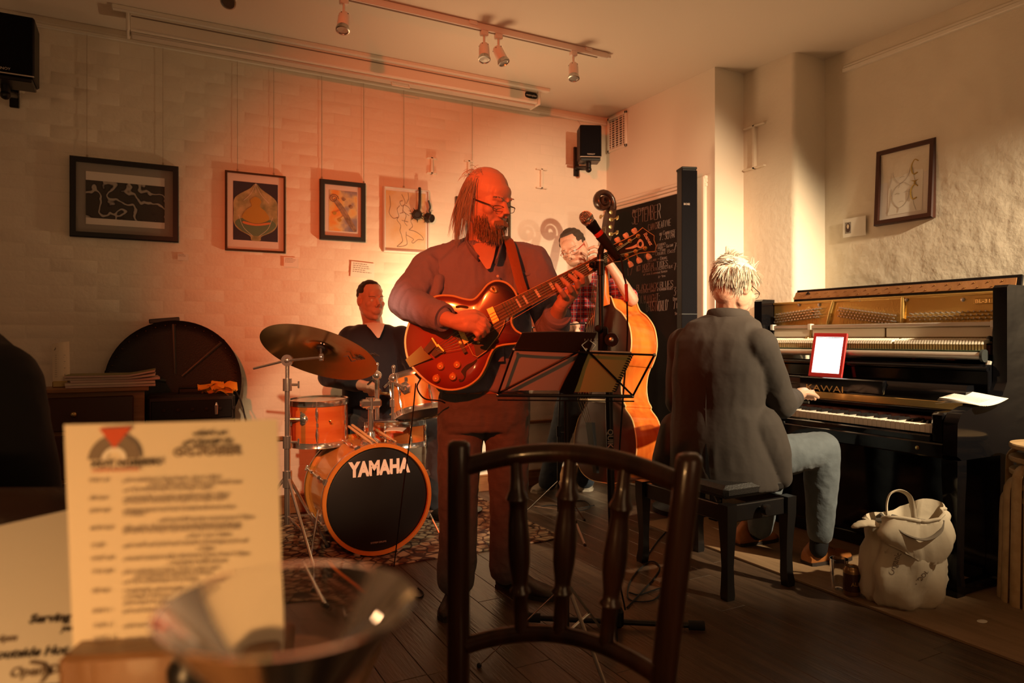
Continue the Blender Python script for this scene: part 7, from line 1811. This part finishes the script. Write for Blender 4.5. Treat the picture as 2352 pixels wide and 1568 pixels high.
hairs('beard', G, 'beard_brown', rt_, 4, .0011)
rt_ = []
for s in (-1, 1):
    for k in range(40):
        u = rnd.random(); p = HM @ V((s * (.014 + .034 * u), .1015 - .022 * u, .036 + .004 * math.sin(u * 3))); rt_.append((p, HM.to_3x3() @ V((s * 1.0, .5, .4 * rnd.random())), .012, .4))
hairs('eyebrows', G, 'hair_grey', rt_, 3, .0009)
spectacles(G, HM, 'spectacle_wire', 'spectacle_wire', .0105, .0245, .112, zz=-.001)
# strap over the shoulder, part of the guitar
sp_ = [P(1160, 552, 3.06), P(1168, 552, 2.98), P(1172, 570, 2.930), P(1184, 620, 2.895), P(1196, 660, 2.875), P(1206, 690, 2.86)]
sp_ = [g3(1180, 700, -.055), P(1202, 680, 2.868), P(1192, 640, 2.884), P(1182, 600, 2.905), P(1172, 562, 2.945), P(1164, 548, 3.00), P(1150, 552, 3.10), P(1080, 640, 3.215), P(1000, 780, 3.16), g3(940, 838, -.06)]
MB().tube(spline(sp_, 6), [(.021, .003)] * (9 * 6 + 1), n=8, flat=gs).build('shoulder_strap', 'leather_tan', gt, angle=60)

# ================================================================== drummer
d0 = V((1.24, 4.20, .009))
t = D_ = thing('person', 'seated drummer in dark V-neck sweater with short dark hair', 'person', d0)
df = (-FW * .92 + RT * .38).normalized(); ds = (RT * .92 + FW * .38).normalized()
HM = head_frame(P(851, 692, 4.27), 38, 4, 2, .97)
body = MB(); head(body, HM, jowl=.013)
chain(body, [(HM @ V((0, -.015, -.04)), .060), (P(856, 737, 4.31), .062), (P(858, 765, 4.33), .07)])
torso(body, [(858, 748, 4.33, .09, .07), (860, 762, 4.33, .16, .09), (862, 800, 4.33, .18, .12), (862, 880, 4.33, .18, .13), (862, 955, 4.35, .17, .13)], ds, df)
rs, re, rw = P(806, 775, 4.31), P(752, 866, 4.22), P(838, 886, 4.00); ls, le, lw = P(922, 775, 4.33), P(965, 866, 4.22), P(935, 915, 3.99)
chain(body, [(rs, .056), (re, .043), (rw, .030)]); chain(body, [(ls, .056), (le, .043), (lw, .030)])
kR, kL = P(800, 985, 4.10), P(1010, 990, 4.2); fR, fL = V((.98, 4.00, .06)), V((1.60, 4.05, .06))
hR, hL = P(835, 975, 4.36), P(895, 975, 4.36)
chain(body, [(hR, .075), (kR, .055), (fR, .04)]); chain(body, [(hL, .075), (kL, .055), (fL, .04)])
for w_, e_, sg in ((rw, re, 1), (lw, le, 1)):
    ax_ = (w_ - e_).normalized(); pm = w_ + ax_ * .05; chain(body, [(w_, .028), (pm, .034)]); sd_ = ax_.cross(UP).normalized()
    for k in range(4):
        b_ = pm + ax_ * .030 + sd_ * (.024 - .016 * k); chain(body, [(b_, .010), (b_ + ax_ * .026 - UP * .012, .009), (b_ + ax_ * .014 - UP * .038, .0085), (b_ - ax_ * .008 - UP * .040, .008)], 8)
    chain(body, [(pm + sd_ * .03 - UP * .01, .012), (pm + ax_ * .03 + sd_ * .032 - UP * .026, .010), (pm + ax_ * .045 + sd_ * .012 - UP * .034, .009)], 8)
grow('body', body, .0046, 4, 'skin_ruddy', t)
sh = MB()
torso(sh, [(858, 746, 4.33, .095, .078), (860, 758, 4.33, .165, .100), (862, 795, 4.33, .196, .135), (862, 870, 4.33, .196, .155), (862, 925, 4.34, .200, .165), (862, 955, 4.35, .195, .155)], ds, df)
chain(sh, [(rs, .074), (rs.lerp(re, .5), .066), (re, .056), (re.lerp(rw, .8), .044)], 16); chain(sh, [(ls, .074), (le, .056), (le.lerp(lw, .8), .044)], 16)
so = grow('sweater', sh, .009, 8, 'sweater_navy', t, (.005, 8, (1, 1, .7)))
vn = [P(838, 742, 4.27), P(850, 754, 4.22), P(868, 772, 4.175), P(874, 758, 4.19), P(882, 744, 4.25)]
MB().loft([[P(836, 742, 4.262), P(858, 740, 4.215), P(884, 743, 4.262)], [P(852, 757, 4.195), P(866, 757, 4.178), P(880, 756, 4.195)], [P(866, 775, 4.168), P(869, 776, 4.166), P(872, 775, 4.168)]], caps=False).build('undershirt', 'tee_white', D_, angle=80)
tr_ = MB(); chain(tr_, [(hR, .10), (kR, .075), (fR + V((0, 0, .05)), .058)], 16); chain(tr_, [(hL, .10), (kL, .075), (fL + V((0, 0, .05)), .058)], 16); tr_.loft([ell(P(863, 940, 4.35), ds, df, .18, .14), ell(P(863, 1000, 4.36), ds, df, .19, .15)])
grow('trousers', tr_, .009, 3, 'trouser_dark', D_, (.006, 11, (1, 1, 1)))
for f_, d_ in ((fR, V((.35, -.94, 0))), (fL, V((.5, -.86, 0)))): shoe(D_, V((f_.x, f_.y, .009)) - d_ * .05, V((f_.x, f_.y, .009)) + d_ * .20, 'shoe_dark', 'sole_dark')
hm = MB(); sc = .97
for az in range(-180, 180, 10):
    for el in (-30, -8, 14, 36, 58, 80):
        a2 = ((az + 180) % 360) - 180
        if abs(a2) < 62 and el < 56: continue
        if abs(a2) < 100 and el < 8: continue
        p, d = shell_pt(HM, az, el, 1.0); hm.sphere(p - d * .015, .021, 8)
grow('short_hair', hm, .005, 8, 'hair_dark', D_)
rt_ = []
for s in (-1, 1):
    for k in range(30):
        u = rnd.random(); p = HM @ V((s * (.014 + .034 * u), .1005 - .022 * u, .034)); rt_.append((p, HM.to_3x3() @ V((s, .4, .2)), .010, .3))
hairs('eyebrows', D_, 'hair_dark', rt_, 3, .0009); eyes(D_, HM)
th = thing('drum_throne', 'round black drum stool under the seated drummer', 'stool', (1.27, 4.24, .009)); tc_ = P(865, 1000, 4.36)
MB().lathe([(0, .43), (.15, .43), (.165, .45), (.165, .48), (.14, .495), (0, .498)], Matrix.Translation((tc_.x, tc_.y, 0)), 28, cap=False).build('seat', 'black_vinyl', th)
MB().tube([(tc_.x, tc_.y, .15), (tc_.x, tc_.y, .44)], .014, n=12).build('post', 'chrome', th)
for k in range(3):
    a = k * 2.094; MB().tube([(tc_.x, tc_.y, .30), (tc_.x + .20 * math.cos(a), tc_.y + .20 * math.sin(a), .016)], .009, n=8).build('leg', 'chrome', th)
def held_stick(w_, e_, tip, lbl):
    ax_ = (w_ - e_).normalized(); g_ = w_ + ax_ * .085 - UP * .024; tip = V(tip); d = (tip - g_).normalized(); stick(g_ - d * .10, g_ + d * .30, lbl)
held_stick(rw, re, P(900, 905, 3.85), "drumstick in the drummer's hand below the cymbal")
held_stick(lw, le, P(960, 930, 3.85), "drumstick in the drummer's hidden hand behind the guitar")

# ================================================================== bassist
b0 = onZ(1295, 1128, 0)
t = B_ = thing('person', 'man in red plaid shirt and spectacles leaning behind the double bass', 'person', b0)
bf = (-FW * .95 - RT * .30).normalized(); bs = (RT * .95 - FW * .30).normalized()
HM = head_frame(P(1320, 573, 4.74), -24, 24, 17, 1.10)
body = MB(); head(body, HM)
chain(body, [(HM @ V((0, -.015, -.04)), .058), (P(1342, 628, 4.84), .060), (P(1350, 660, 4.90), .07)])
torso(body, [(1350, 640, 4.90, .09, .07), (1352, 655, 4.92, .16, .09), (1353, 700, 4.93, .18, .11), (1352, 800, 4.95, .17, .12), (1345, 900, 4.98, .165, .12)], bs, bf)
ls, le, lw = P(1412, 660, 4.86), P(1452, 688, 4.62), P(1400, 606, 4.58); rs, re, rw = P(1296, 662, 4.92), P(1262, 752, 4.80), P(1318, 752, 4.52)
chain(body, [(ls, .055), (le, .042), (le.lerp(lw, .35), .041), (lw, .028)]); chain(body, [(rs, .055), (re, .042), (rw, .028)])
hR, kR, aR = P(1312, 915, 4.98), P(1282, 1015, 4.98), P(1258, 1105, 5.04); hL, kL, aL = P(1372, 915, 4.98), P(1358, 1015, 5.0), P(1345, 1100, 5.02)
chain(body, [(hR, .08), (kR, .056), (aR, .04)]); chain(body, [(hL, .08), (kL, .056), (aL, .04)])
# hand stopping the strings, thumb behind the neck
pm = P(1382, 588, 4.56); chain(body, [(lw, .027), (pm, .030)])
for k in range(4):
    y = 566 + k * 11; chain(body, [(P(1384, y + 6, 4.55), .0115), (P(1366, y, 4.535), .0105), (P(1354, y + 4, 4.55), .0095), (P(1352, y + 8, 4.585), .0088)], 8)
chain(body, [(P(1392, 590, 4.58), .014), (P(1386, 572, 4.63), .0115), (P(1374, 566, 4.65), .010)], 8)
pm = P(1322, 748, 4.47); chain(body, [(rw, .027), (pm, .030)])
for k in range(4): chain(body, [(P(1318 + k * 3, 742 + k * 7, 4.45), .011), (P(1326 + k * 3, 752 + k * 7, 4.42), .010), (P(1322 + k * 3, 762 + k * 6, 4.41), .009)], 8)
grow('body', body, .0046, 4, 'skin_fair', t)
sh = MB(); torso(sh, [(1350, 636, 4.90, .095, .078), (1352, 652, 4.92, .165, .100), (1353, 695, 4.93, .196, .128), (1352, 800, 4.95, .190, .140), (1346, 900, 4.98, .188, .140)], bs, bf)
chain(sh, [(ls, .074), (ls.lerp(le, .78), .064)], 16); chain(sh, [(rs, .074), (rs.lerp(re, .85), .064)], 16); chain(sh, [(P(1340, 636, 4.86), .05), (P(1372, 640, 4.86), .05)], 12)
grow('plaid_shirt', sh, .009, 8, 'plaid_red', t, (.005, 8, (1, 1, .8)))
tr_ = MB(); tr_.loft([ell(P(1345, 890, 4.98), bs, bf, .175, .13), ell(P(1345, 950, 4.98), bs, bf, .18, .13)]); chain(tr_, [(hR, .10), (kR, .076), (aR, .066)], 16); chain(tr_, [(hL, .10), (kL, .076), (aL, .066)], 16)
grow('jeans', tr_, .009, 3, 'jeans_navy', t, (.006, 11, (1, 1, 1.5)))
for hx, hy, tx, ty in ((1268, 1118, 1218, 1136), (1345, 1112, 1346, 1134)):
    h_, t_ = onZ(hx, hy, 0), onZ(tx, ty, 0); ax_ = (t_ - h_).normalized(); shoe(B_, h_ - ax_ * .02, h_ + ax_ * .26, 'shoe_canvas', 'sole', .05, .08, 'paper')
hm = MB()
for az in range(-180, 180, 12):
    for el in (-34, -12, 10, 32, 54, 76):
        if abs(az) < 56 and el < 40: continue
        if abs(az) < 84 and el < 6: continue
        p, d = shell_pt(HM, az, el, 1.0); hm.sphere(p - d * .014, .021, 8)
grow('short_hair', hm, .005, 8, 'hair_brown', B_)
rt_ = []
for s in (-1, 1):
    for k in range(30):
        u = rnd.random(); p = HM @ V((s * (.014 + .034 * u), .1005 - .022 * u, .034)); rt_.append((p, HM.to_3x3() @ V((s, .4, .2)), .010, .3))
hairs('eyebrows', B_, 'hair_dark', rt_, 3, .0009); eyes(B_, HM, gaze=(0, 1, -.5)); spectacles(B_, HM, 'spectacle_wire', 'spectacle_red', .0115, .0245, .108, zz=.004)

# ================================================================== pianist
p0 = V((2.45, 2.48, 0))
t = N_ = thing('person', 'silver-haired pianist in charcoal jacket seen from behind at the piano', 'person', p0)
pf = (FW * .80 + RT * .60).normalized(); ps = (RT * .80 - FW * .60).normalized()
fh = V((1, .05, 0)).normalized()
ya = math.degrees(math.atan2(fh.dot(RT), -fh.dot(FW)))
HM = head_frame(P(1686, 664, 3.36), ya, 22, 0, 1.10)
body = MB(); head(body, HM)
chain(body, [(HM @ V((0, -.02, -.04)), .060), (P(1674, 718, 3.38), .064), (P(1665, 750, 3.38), .075)])
rows = [(1672, 728, 3.38, .085, .075), (1662, 748, 3.38, .165, .095), (1655, 785, 3.37, .190, .120), (1650, 850, 3.36, .195, .125), (1652, 940, 3.36, .190, .130), (1660, 1030, 3.35, .195, .150)]
torso(body, rows, ps, pf)
rs, re, rw = P(1742, 792, 3.24), P(1796, 928, 3.32), P(1826, 912, 3.60); ls, le, lw = P(1572, 790, 3.52), P(1560, 925, 3.66), P(1660, 905, 3.98)
chain(body, [(rs, .056), (re, .043), (rw, .029)]); chain(body, [(ls, .056), (le, .043), (lw, .029)])
hR, kR, aR = P(1722, 1060, 3.26), P(1888, 1030, 3.36), P(1884, 1222, 3.42); hL, kL, aL = P(1640, 1060, 3.46), P(1785, 1025, 3.72), P(1745, 1210, 3.72)
chain(body, [(hR, .08), (kR, .058), (aR, .042)]); chain(body, [(hL, .08), (kL, .058), (aL, .042)])
for w_, (kx, ky, kd) in ((rw, (1848, 900, 3.70)), (lw, (1680, 898, 4.08))):
    kn = P(kx, ky, kd); chain(body, [(w_, .028), (w_.lerp(kn, .55) + UP * .004, .031), (kn, .026)]); fd = (kn - w_).normalized(); fd = V((fd.x, fd.y, 0)).normalized(); sd_ = fd.cross(UP)
    for k in range(4):
        b_ = kn + sd_ * (.028 - .019 * k) + fd * .01; L_ = (.034, .040, .038, .030)[k]; chain(body, [(b_, .0115), (b_ + fd * L_ + UP * .002, .0105), (b_ + fd * (L_ + .026) - UP * .020, .0095), (b_ + fd * (L_ + .030) - UP * .042, .0085)], 8)
    chain(body, [(kn - fd * .05 - sd_ * .02 * 0 + sd_ * .028, .015), (kn - fd * .012 + sd_ * .055 - UP * .010, .012), (kn + fd * .02 + sd_ * .062 - UP * .026, .010)], 8)
grow('body', body, .0046, 3, 'skin_fair', t)
jk = MB()
torso(jk, [(1672, 724, 3.38, .092, .085), (1662, 742, 3.38, .170, .105), (1655, 782, 3.37, .212, .135), (1650, 850, 3.36, .222, .145), (1648, 930, 3.36, .216, .150), (1654, 1010, 3.35, .232, .178), (1662, 1070, 3.345, .250, .200), (1666, 1108, 3.34, .258, .210)], ps, pf, 2.3)
chain(jk, [(rs, .080), (rs.lerp(re, .5), .074), (re, .066), (re.lerp(rw, .88), .046)], 18); chain(jk, [(ls, .080), (ls.lerp(le, .5), .074), (le, .066), (le.lerp(lw, .88), .046)], 18)
chain(jk, [(P(1560, 985, 3.50), .09), (P(1535, 1060, 3.50), .085), (P(1525, 1095, 3.50), .06)], 14)
chain(jk, [(P(1745, 980, 3.26), .10), (P(1772, 1040, 3.24), .085), (P(1795, 1095, 3.22), .050)], 14)
jo = grow('jacket', jk, .008, 10, 'jacket_charcoal', t, (.009, 5.5, (1, 1, .55)))
# collar, centre seam and vent, buttons
cc = P(1672, 716, 3.38)
cr_ = []
for k in range(15):
    a = R(-130 + 260 * k / 14) ; cr_.append(cc - pf * (.092 * math.cos(a)) + ps * (.098 * math.sin(a)) - UP * (.012 + .03 * (1 - math.cos(a)) * .5) + UP * .006)
MB().tube(cr_, [(.024, .006)] * 15, n=8, flat=UP).build('collar', 'jacket_charcoal', jo, angle=60)
def back_at(py, off=.0):
    for (a, b) in zip(_rows, _rows[1:]):
        if a[1] <= py <= b[1]:
            u = (py - a[1]) / (b[1] - a[1]); px, d, hd = [a[i] + (b[i] - a[i]) * u for i in (0, 2, 4)]; return P(px, py, d) - pf * (hd + off)
_rows = [(1672, 724, 3.38, .092, .085), (1662, 742, 3.38, .170, .105), (1655, 782, 3.37, .212, .135), (1650, 850, 3.36, .222, .145), (1648, 930, 3.36, .216, .150), (1654, 1010, 3.35, .232, .178), (1662, 1070, 3.345, .250, .200), (1666, 1108, 3.34, .258, .210)]
MB().tube([back_at(y, .0015) for y in range(760, 1010, 20)], .0018, n=5).build('centre_seam', 'jacket_charcoal', jo)
MB().loft([[back_at(y, .0045) + ps * w_ for w_ in (-.002 - (y - 1005) * .00012, .002 + (y - 1005) * .00012)] + [back_at(y, -.002) + ps * .001] for y in range(1005, 1108, 12)]).build('vent', 'coat_black', jo)
MB().sphere(P(1800, 970, 3.265), .008, 8).build('cuff_button', 'black_plastic', jo)
jn = MB(); chain(jn, [(hR, .105), (hR.lerp(kR, .6), .092), (kR, .080), (kR.lerp(aR, .35), .078), (aR, .060)], 18); chain(jn, [(hL, .105), (kL, .080), (aL, .062)], 18); jn.loft([ell(P(1665, 1040, 3.36), ps, pf, .19, .15), ell(P(1665, 1085, 3.36), ps, pf, .20, .16)])
grow('jeans', jn, .008, 8, 'jeans_grey', t, (.006, 9, (1.2, 1.2, .7)))
for (hx, hy, tx, ty) in ((1852, 1296, 1958, 1276), (1690, 1252, 1760, 1240)):
    h_, t_ = onZ(hx, hy, .012), onZ(tx, ty, .012); ax_ = (t_ - h_).normalized(); shoe(N_, h_, h_ + ax_ * .29, 'shoe_tan', 'sole_dark', .052, .105, 'shoe_dark')
for a_ in (aR, aL):
    sk_ = MB(); cap(sk_, a_, .046, V((a_.x, a_.y, .09)) - RT * .01, .042); sk_.build('sock', 'coat_black', t)
hm = MB()
for az in range(-180, 180, 12):
    for el in (-38, -16, 8, 30, 52, 76):
        if abs(az) < 58 and el < 46: continue
        if abs(az) < 88 and el < 4: continue
        p, d = shell_pt(HM, az, el, 1.0); hm.sphere(p - d * .008, .022, 8)
ho = grow('hair', hm, .006, 3, 'hair_silver', N_)
rt_ = []
mat('hair_ash', (.26, .23, .19), .5)
for nm_, mt_, nn_ in (('hair_strands', 'hair_silver', 2600), ('dark_strands', 'hair_ash', 700)):
    rt_ = []
    for k in range(nn_):
        az = rnd.uniform(-180, 180); el = math.degrees(math.asin(rnd.uniform(-.66, 1)))
        if abs(az) < 60 and el < 48: continue
        if abs(az) < 92 and el < 4: continue
        p, d = shell_pt(HM, az, el, 1.05); q = noise.noise_vector(p * 11); tn = d.cross(q).normalized()
        rt_.append((p, d * .38 + tn * .5 - UP * .35 - (HM.to_3x3() @ V((0, 1, 0))).normalized() * .35, rnd.uniform(.035, .06), 1.5 - d.z))
    hairs(nm_, N_, mt_, rt_, 5, .0014)
eyes(N_, HM); spectacles(N_, HM, 'spectacle_wire', 'spectacle_wire', .0125, .0245, .110)

# ================================================================== listener at the table edge, seen from behind
l0 = cp(-1.22, 1.50, 0)
t = L_ = thing('person', 'listener in a black top whose shoulder is cut by the frame', 'person', l0)
body = MB(); HMl = head_frame(P(-215, 585, 1.52), 170, 5, 0, 1.05); head(body, HMl)
def lrow(px, py, d, hw, hd): return (px, py, d, hw, hd)
rows = [(-205, 705, 1.52, .07, .07), (-195, 760, 1.52, .14, .09), (-190, 850, 1.52, .20, .12), (-190, 1000, 1.52, .20, .13), (-190, 1180, 1.52, .19, .15)]
chain(body, [(HMl @ V((0, -.02, -.04)), .058), (P(-205, 720, 1.52), .065)]); torso(body, rows, RT, FW)
shR, elR, wrR = P(-10, 880, 1.50), P(55, 1150, 1.48), P(40, 1230, 1.75); shL, elL, wrL = P(-370, 880, 1.52), P(-430, 1150, 1.5), P(-350, 1230, 1.75)
chain(body, [(shR, .055), (elR, .043), (wrR, .03), (wrR + FW * .09, .035)]); chain(body, [(shL, .055), (elL, .043), (wrL, .03), (wrL + FW * .09, .035)])
for s in (-1, 1):
    h_ = cp(-1.22 + s * .10, 1.52, .52); k_ = cp(-1.22 + s * .14, 1.95, .50); a_ = cp(-1.22 + s * .14, 1.95, .06); chain(body, [(h_, .09), (k_, .06), (a_, .045)])
for w_ in (wrR, wrL):
    b_ = w_ + FW * .11
    for k in range(4): chain(body, [(b_ + RT * (-.028 + .019 * k), .0105), (b_ + RT * (-.028 + .019 * k) + FW * .06 - UP * .01, .0085)], 8)
    chain(body, [(w_ + FW * .05 + RT * .03, .012), (w_ + FW * .09 + RT * .055, .010)], 8)
grow('body', body, .007, 2, 'skin_tan', t)
sh = MB(); torso(sh, [(-205, 712, 1.52, .085, .085), (-198, 748, 1.52, .14, .11), (-192, 800, 1.52, .19, .13), (-190, 880, 1.52, .225, .15), (-190, 1000, 1.52, .225, .16), (-190, 1200, 1.52, .215, .175)], RT, FW)
chain(sh, [(shR, .085), (shR.lerp(elR, .5), .082), (elR, .07), (wrR, .05)], 18); chain(sh, [(shL, .085), (elL, .07), (wrL, .05)], 18)
grow('black_top', sh, .010, 3, 'coat_black', t, (.006, 6, (1, 1, .8)))
tr_ = MB()
for s in (-1, 1):
    h_ = cp(-1.22 + s * .10, 1.52, .54); k_ = cp(-1.22 + s * .14, 1.95, .50); a_ = cp(-1.22 + s * .14, 1.95, .12); chain(tr_, [(h_, .11), (k_, .08), (a_, .065)], 16)
grow('trousers', tr_, .010, 3, 'trouser_dark', t)
for s in (-1, 1): shoe(t, cp(-1.22 + s * .14, 1.90, 0), cp(-1.22 + s * .15, 2.17, 0), 'shoe_dark', 'sole_dark')
hm = MB()
for az in range(-180, 180, 15):
    for el in (-34, -12, 10, 32, 54, 76):
        if abs(az) < 56 and el < 40: continue
        p, d = shell_pt(HMl, az, el, 1.0); hm.sphere(p - d * .006, .024, 8)
grow('hair', hm, .007, 3, 'hair_dark', t)

# ================================================================== goggles hung on the sketch frame
q = onY(968, 500, 4.57)
t = thing('goggles', 'dark studded goggles hanging by their strap from the white frame', 'goggles', q)
mat('goggle_leather', (.020, .013, .010), .5); mat('goggle_metal', (.10, .07, .05), .35, metal=.8)
def gp_(px, py, y=4.575): return onY(px, py, y)
MB().tube(spline([gp_(963, 434, 4.60), gp_(964, 432, 4.585), gp_(964, 455), gp_(963, 475), gp_(961, 486)], 4), [(.009, .003)] * 17, n=8, flat=(1, 0, 0)).build('strap', 'goggle_leather', t)
MB().tube(spline([gp_(984, 460), gp_(988, 475), gp_(986, 484), gp_(990, 490)], 4), [(.006, .003)] * 13, n=8, flat=(1, 0, 0)).build('strap', 'goggle_leather', t)
for px, py, dx in ((961, 491, -.3), (985, 498, .5)):
    c = gp_(px, py); Mg = along(c + V((0, .03, 0)), c + V((dx * .06, -.04, -.02)))
    MB().lathe([(.034, 0), (.036, .01), (.030, .028), (.026, .034), (.026, .048), (.022, .050), (.021, .044)], Mg, 24).build('eye_cup', 'goggle_leather', t)
    MB().lathe([(.027, .036), (.029, .038), (.029, .046), (.027, .048)], Mg, 24, cap=False).build('lens_ring', 'goggle_metal', t)
    for k in range(7): 
        a = k * .9; MB().lathe([(.005, 0), (.0005, .022)], Mg @ Matrix.Rotation(a, 4, 'Z') @ Matrix.Translation((.034, 0, .012)) @ Matrix.Rotation(R(80), 4, 'Y'), 6).build('stud', 'goggle_metal', t)
MB().tube([gp_(969, 496), gp_(974, 499), gp_(978, 499)], .004, n=6).build('nose_bridge', 'goggle_metal', t)
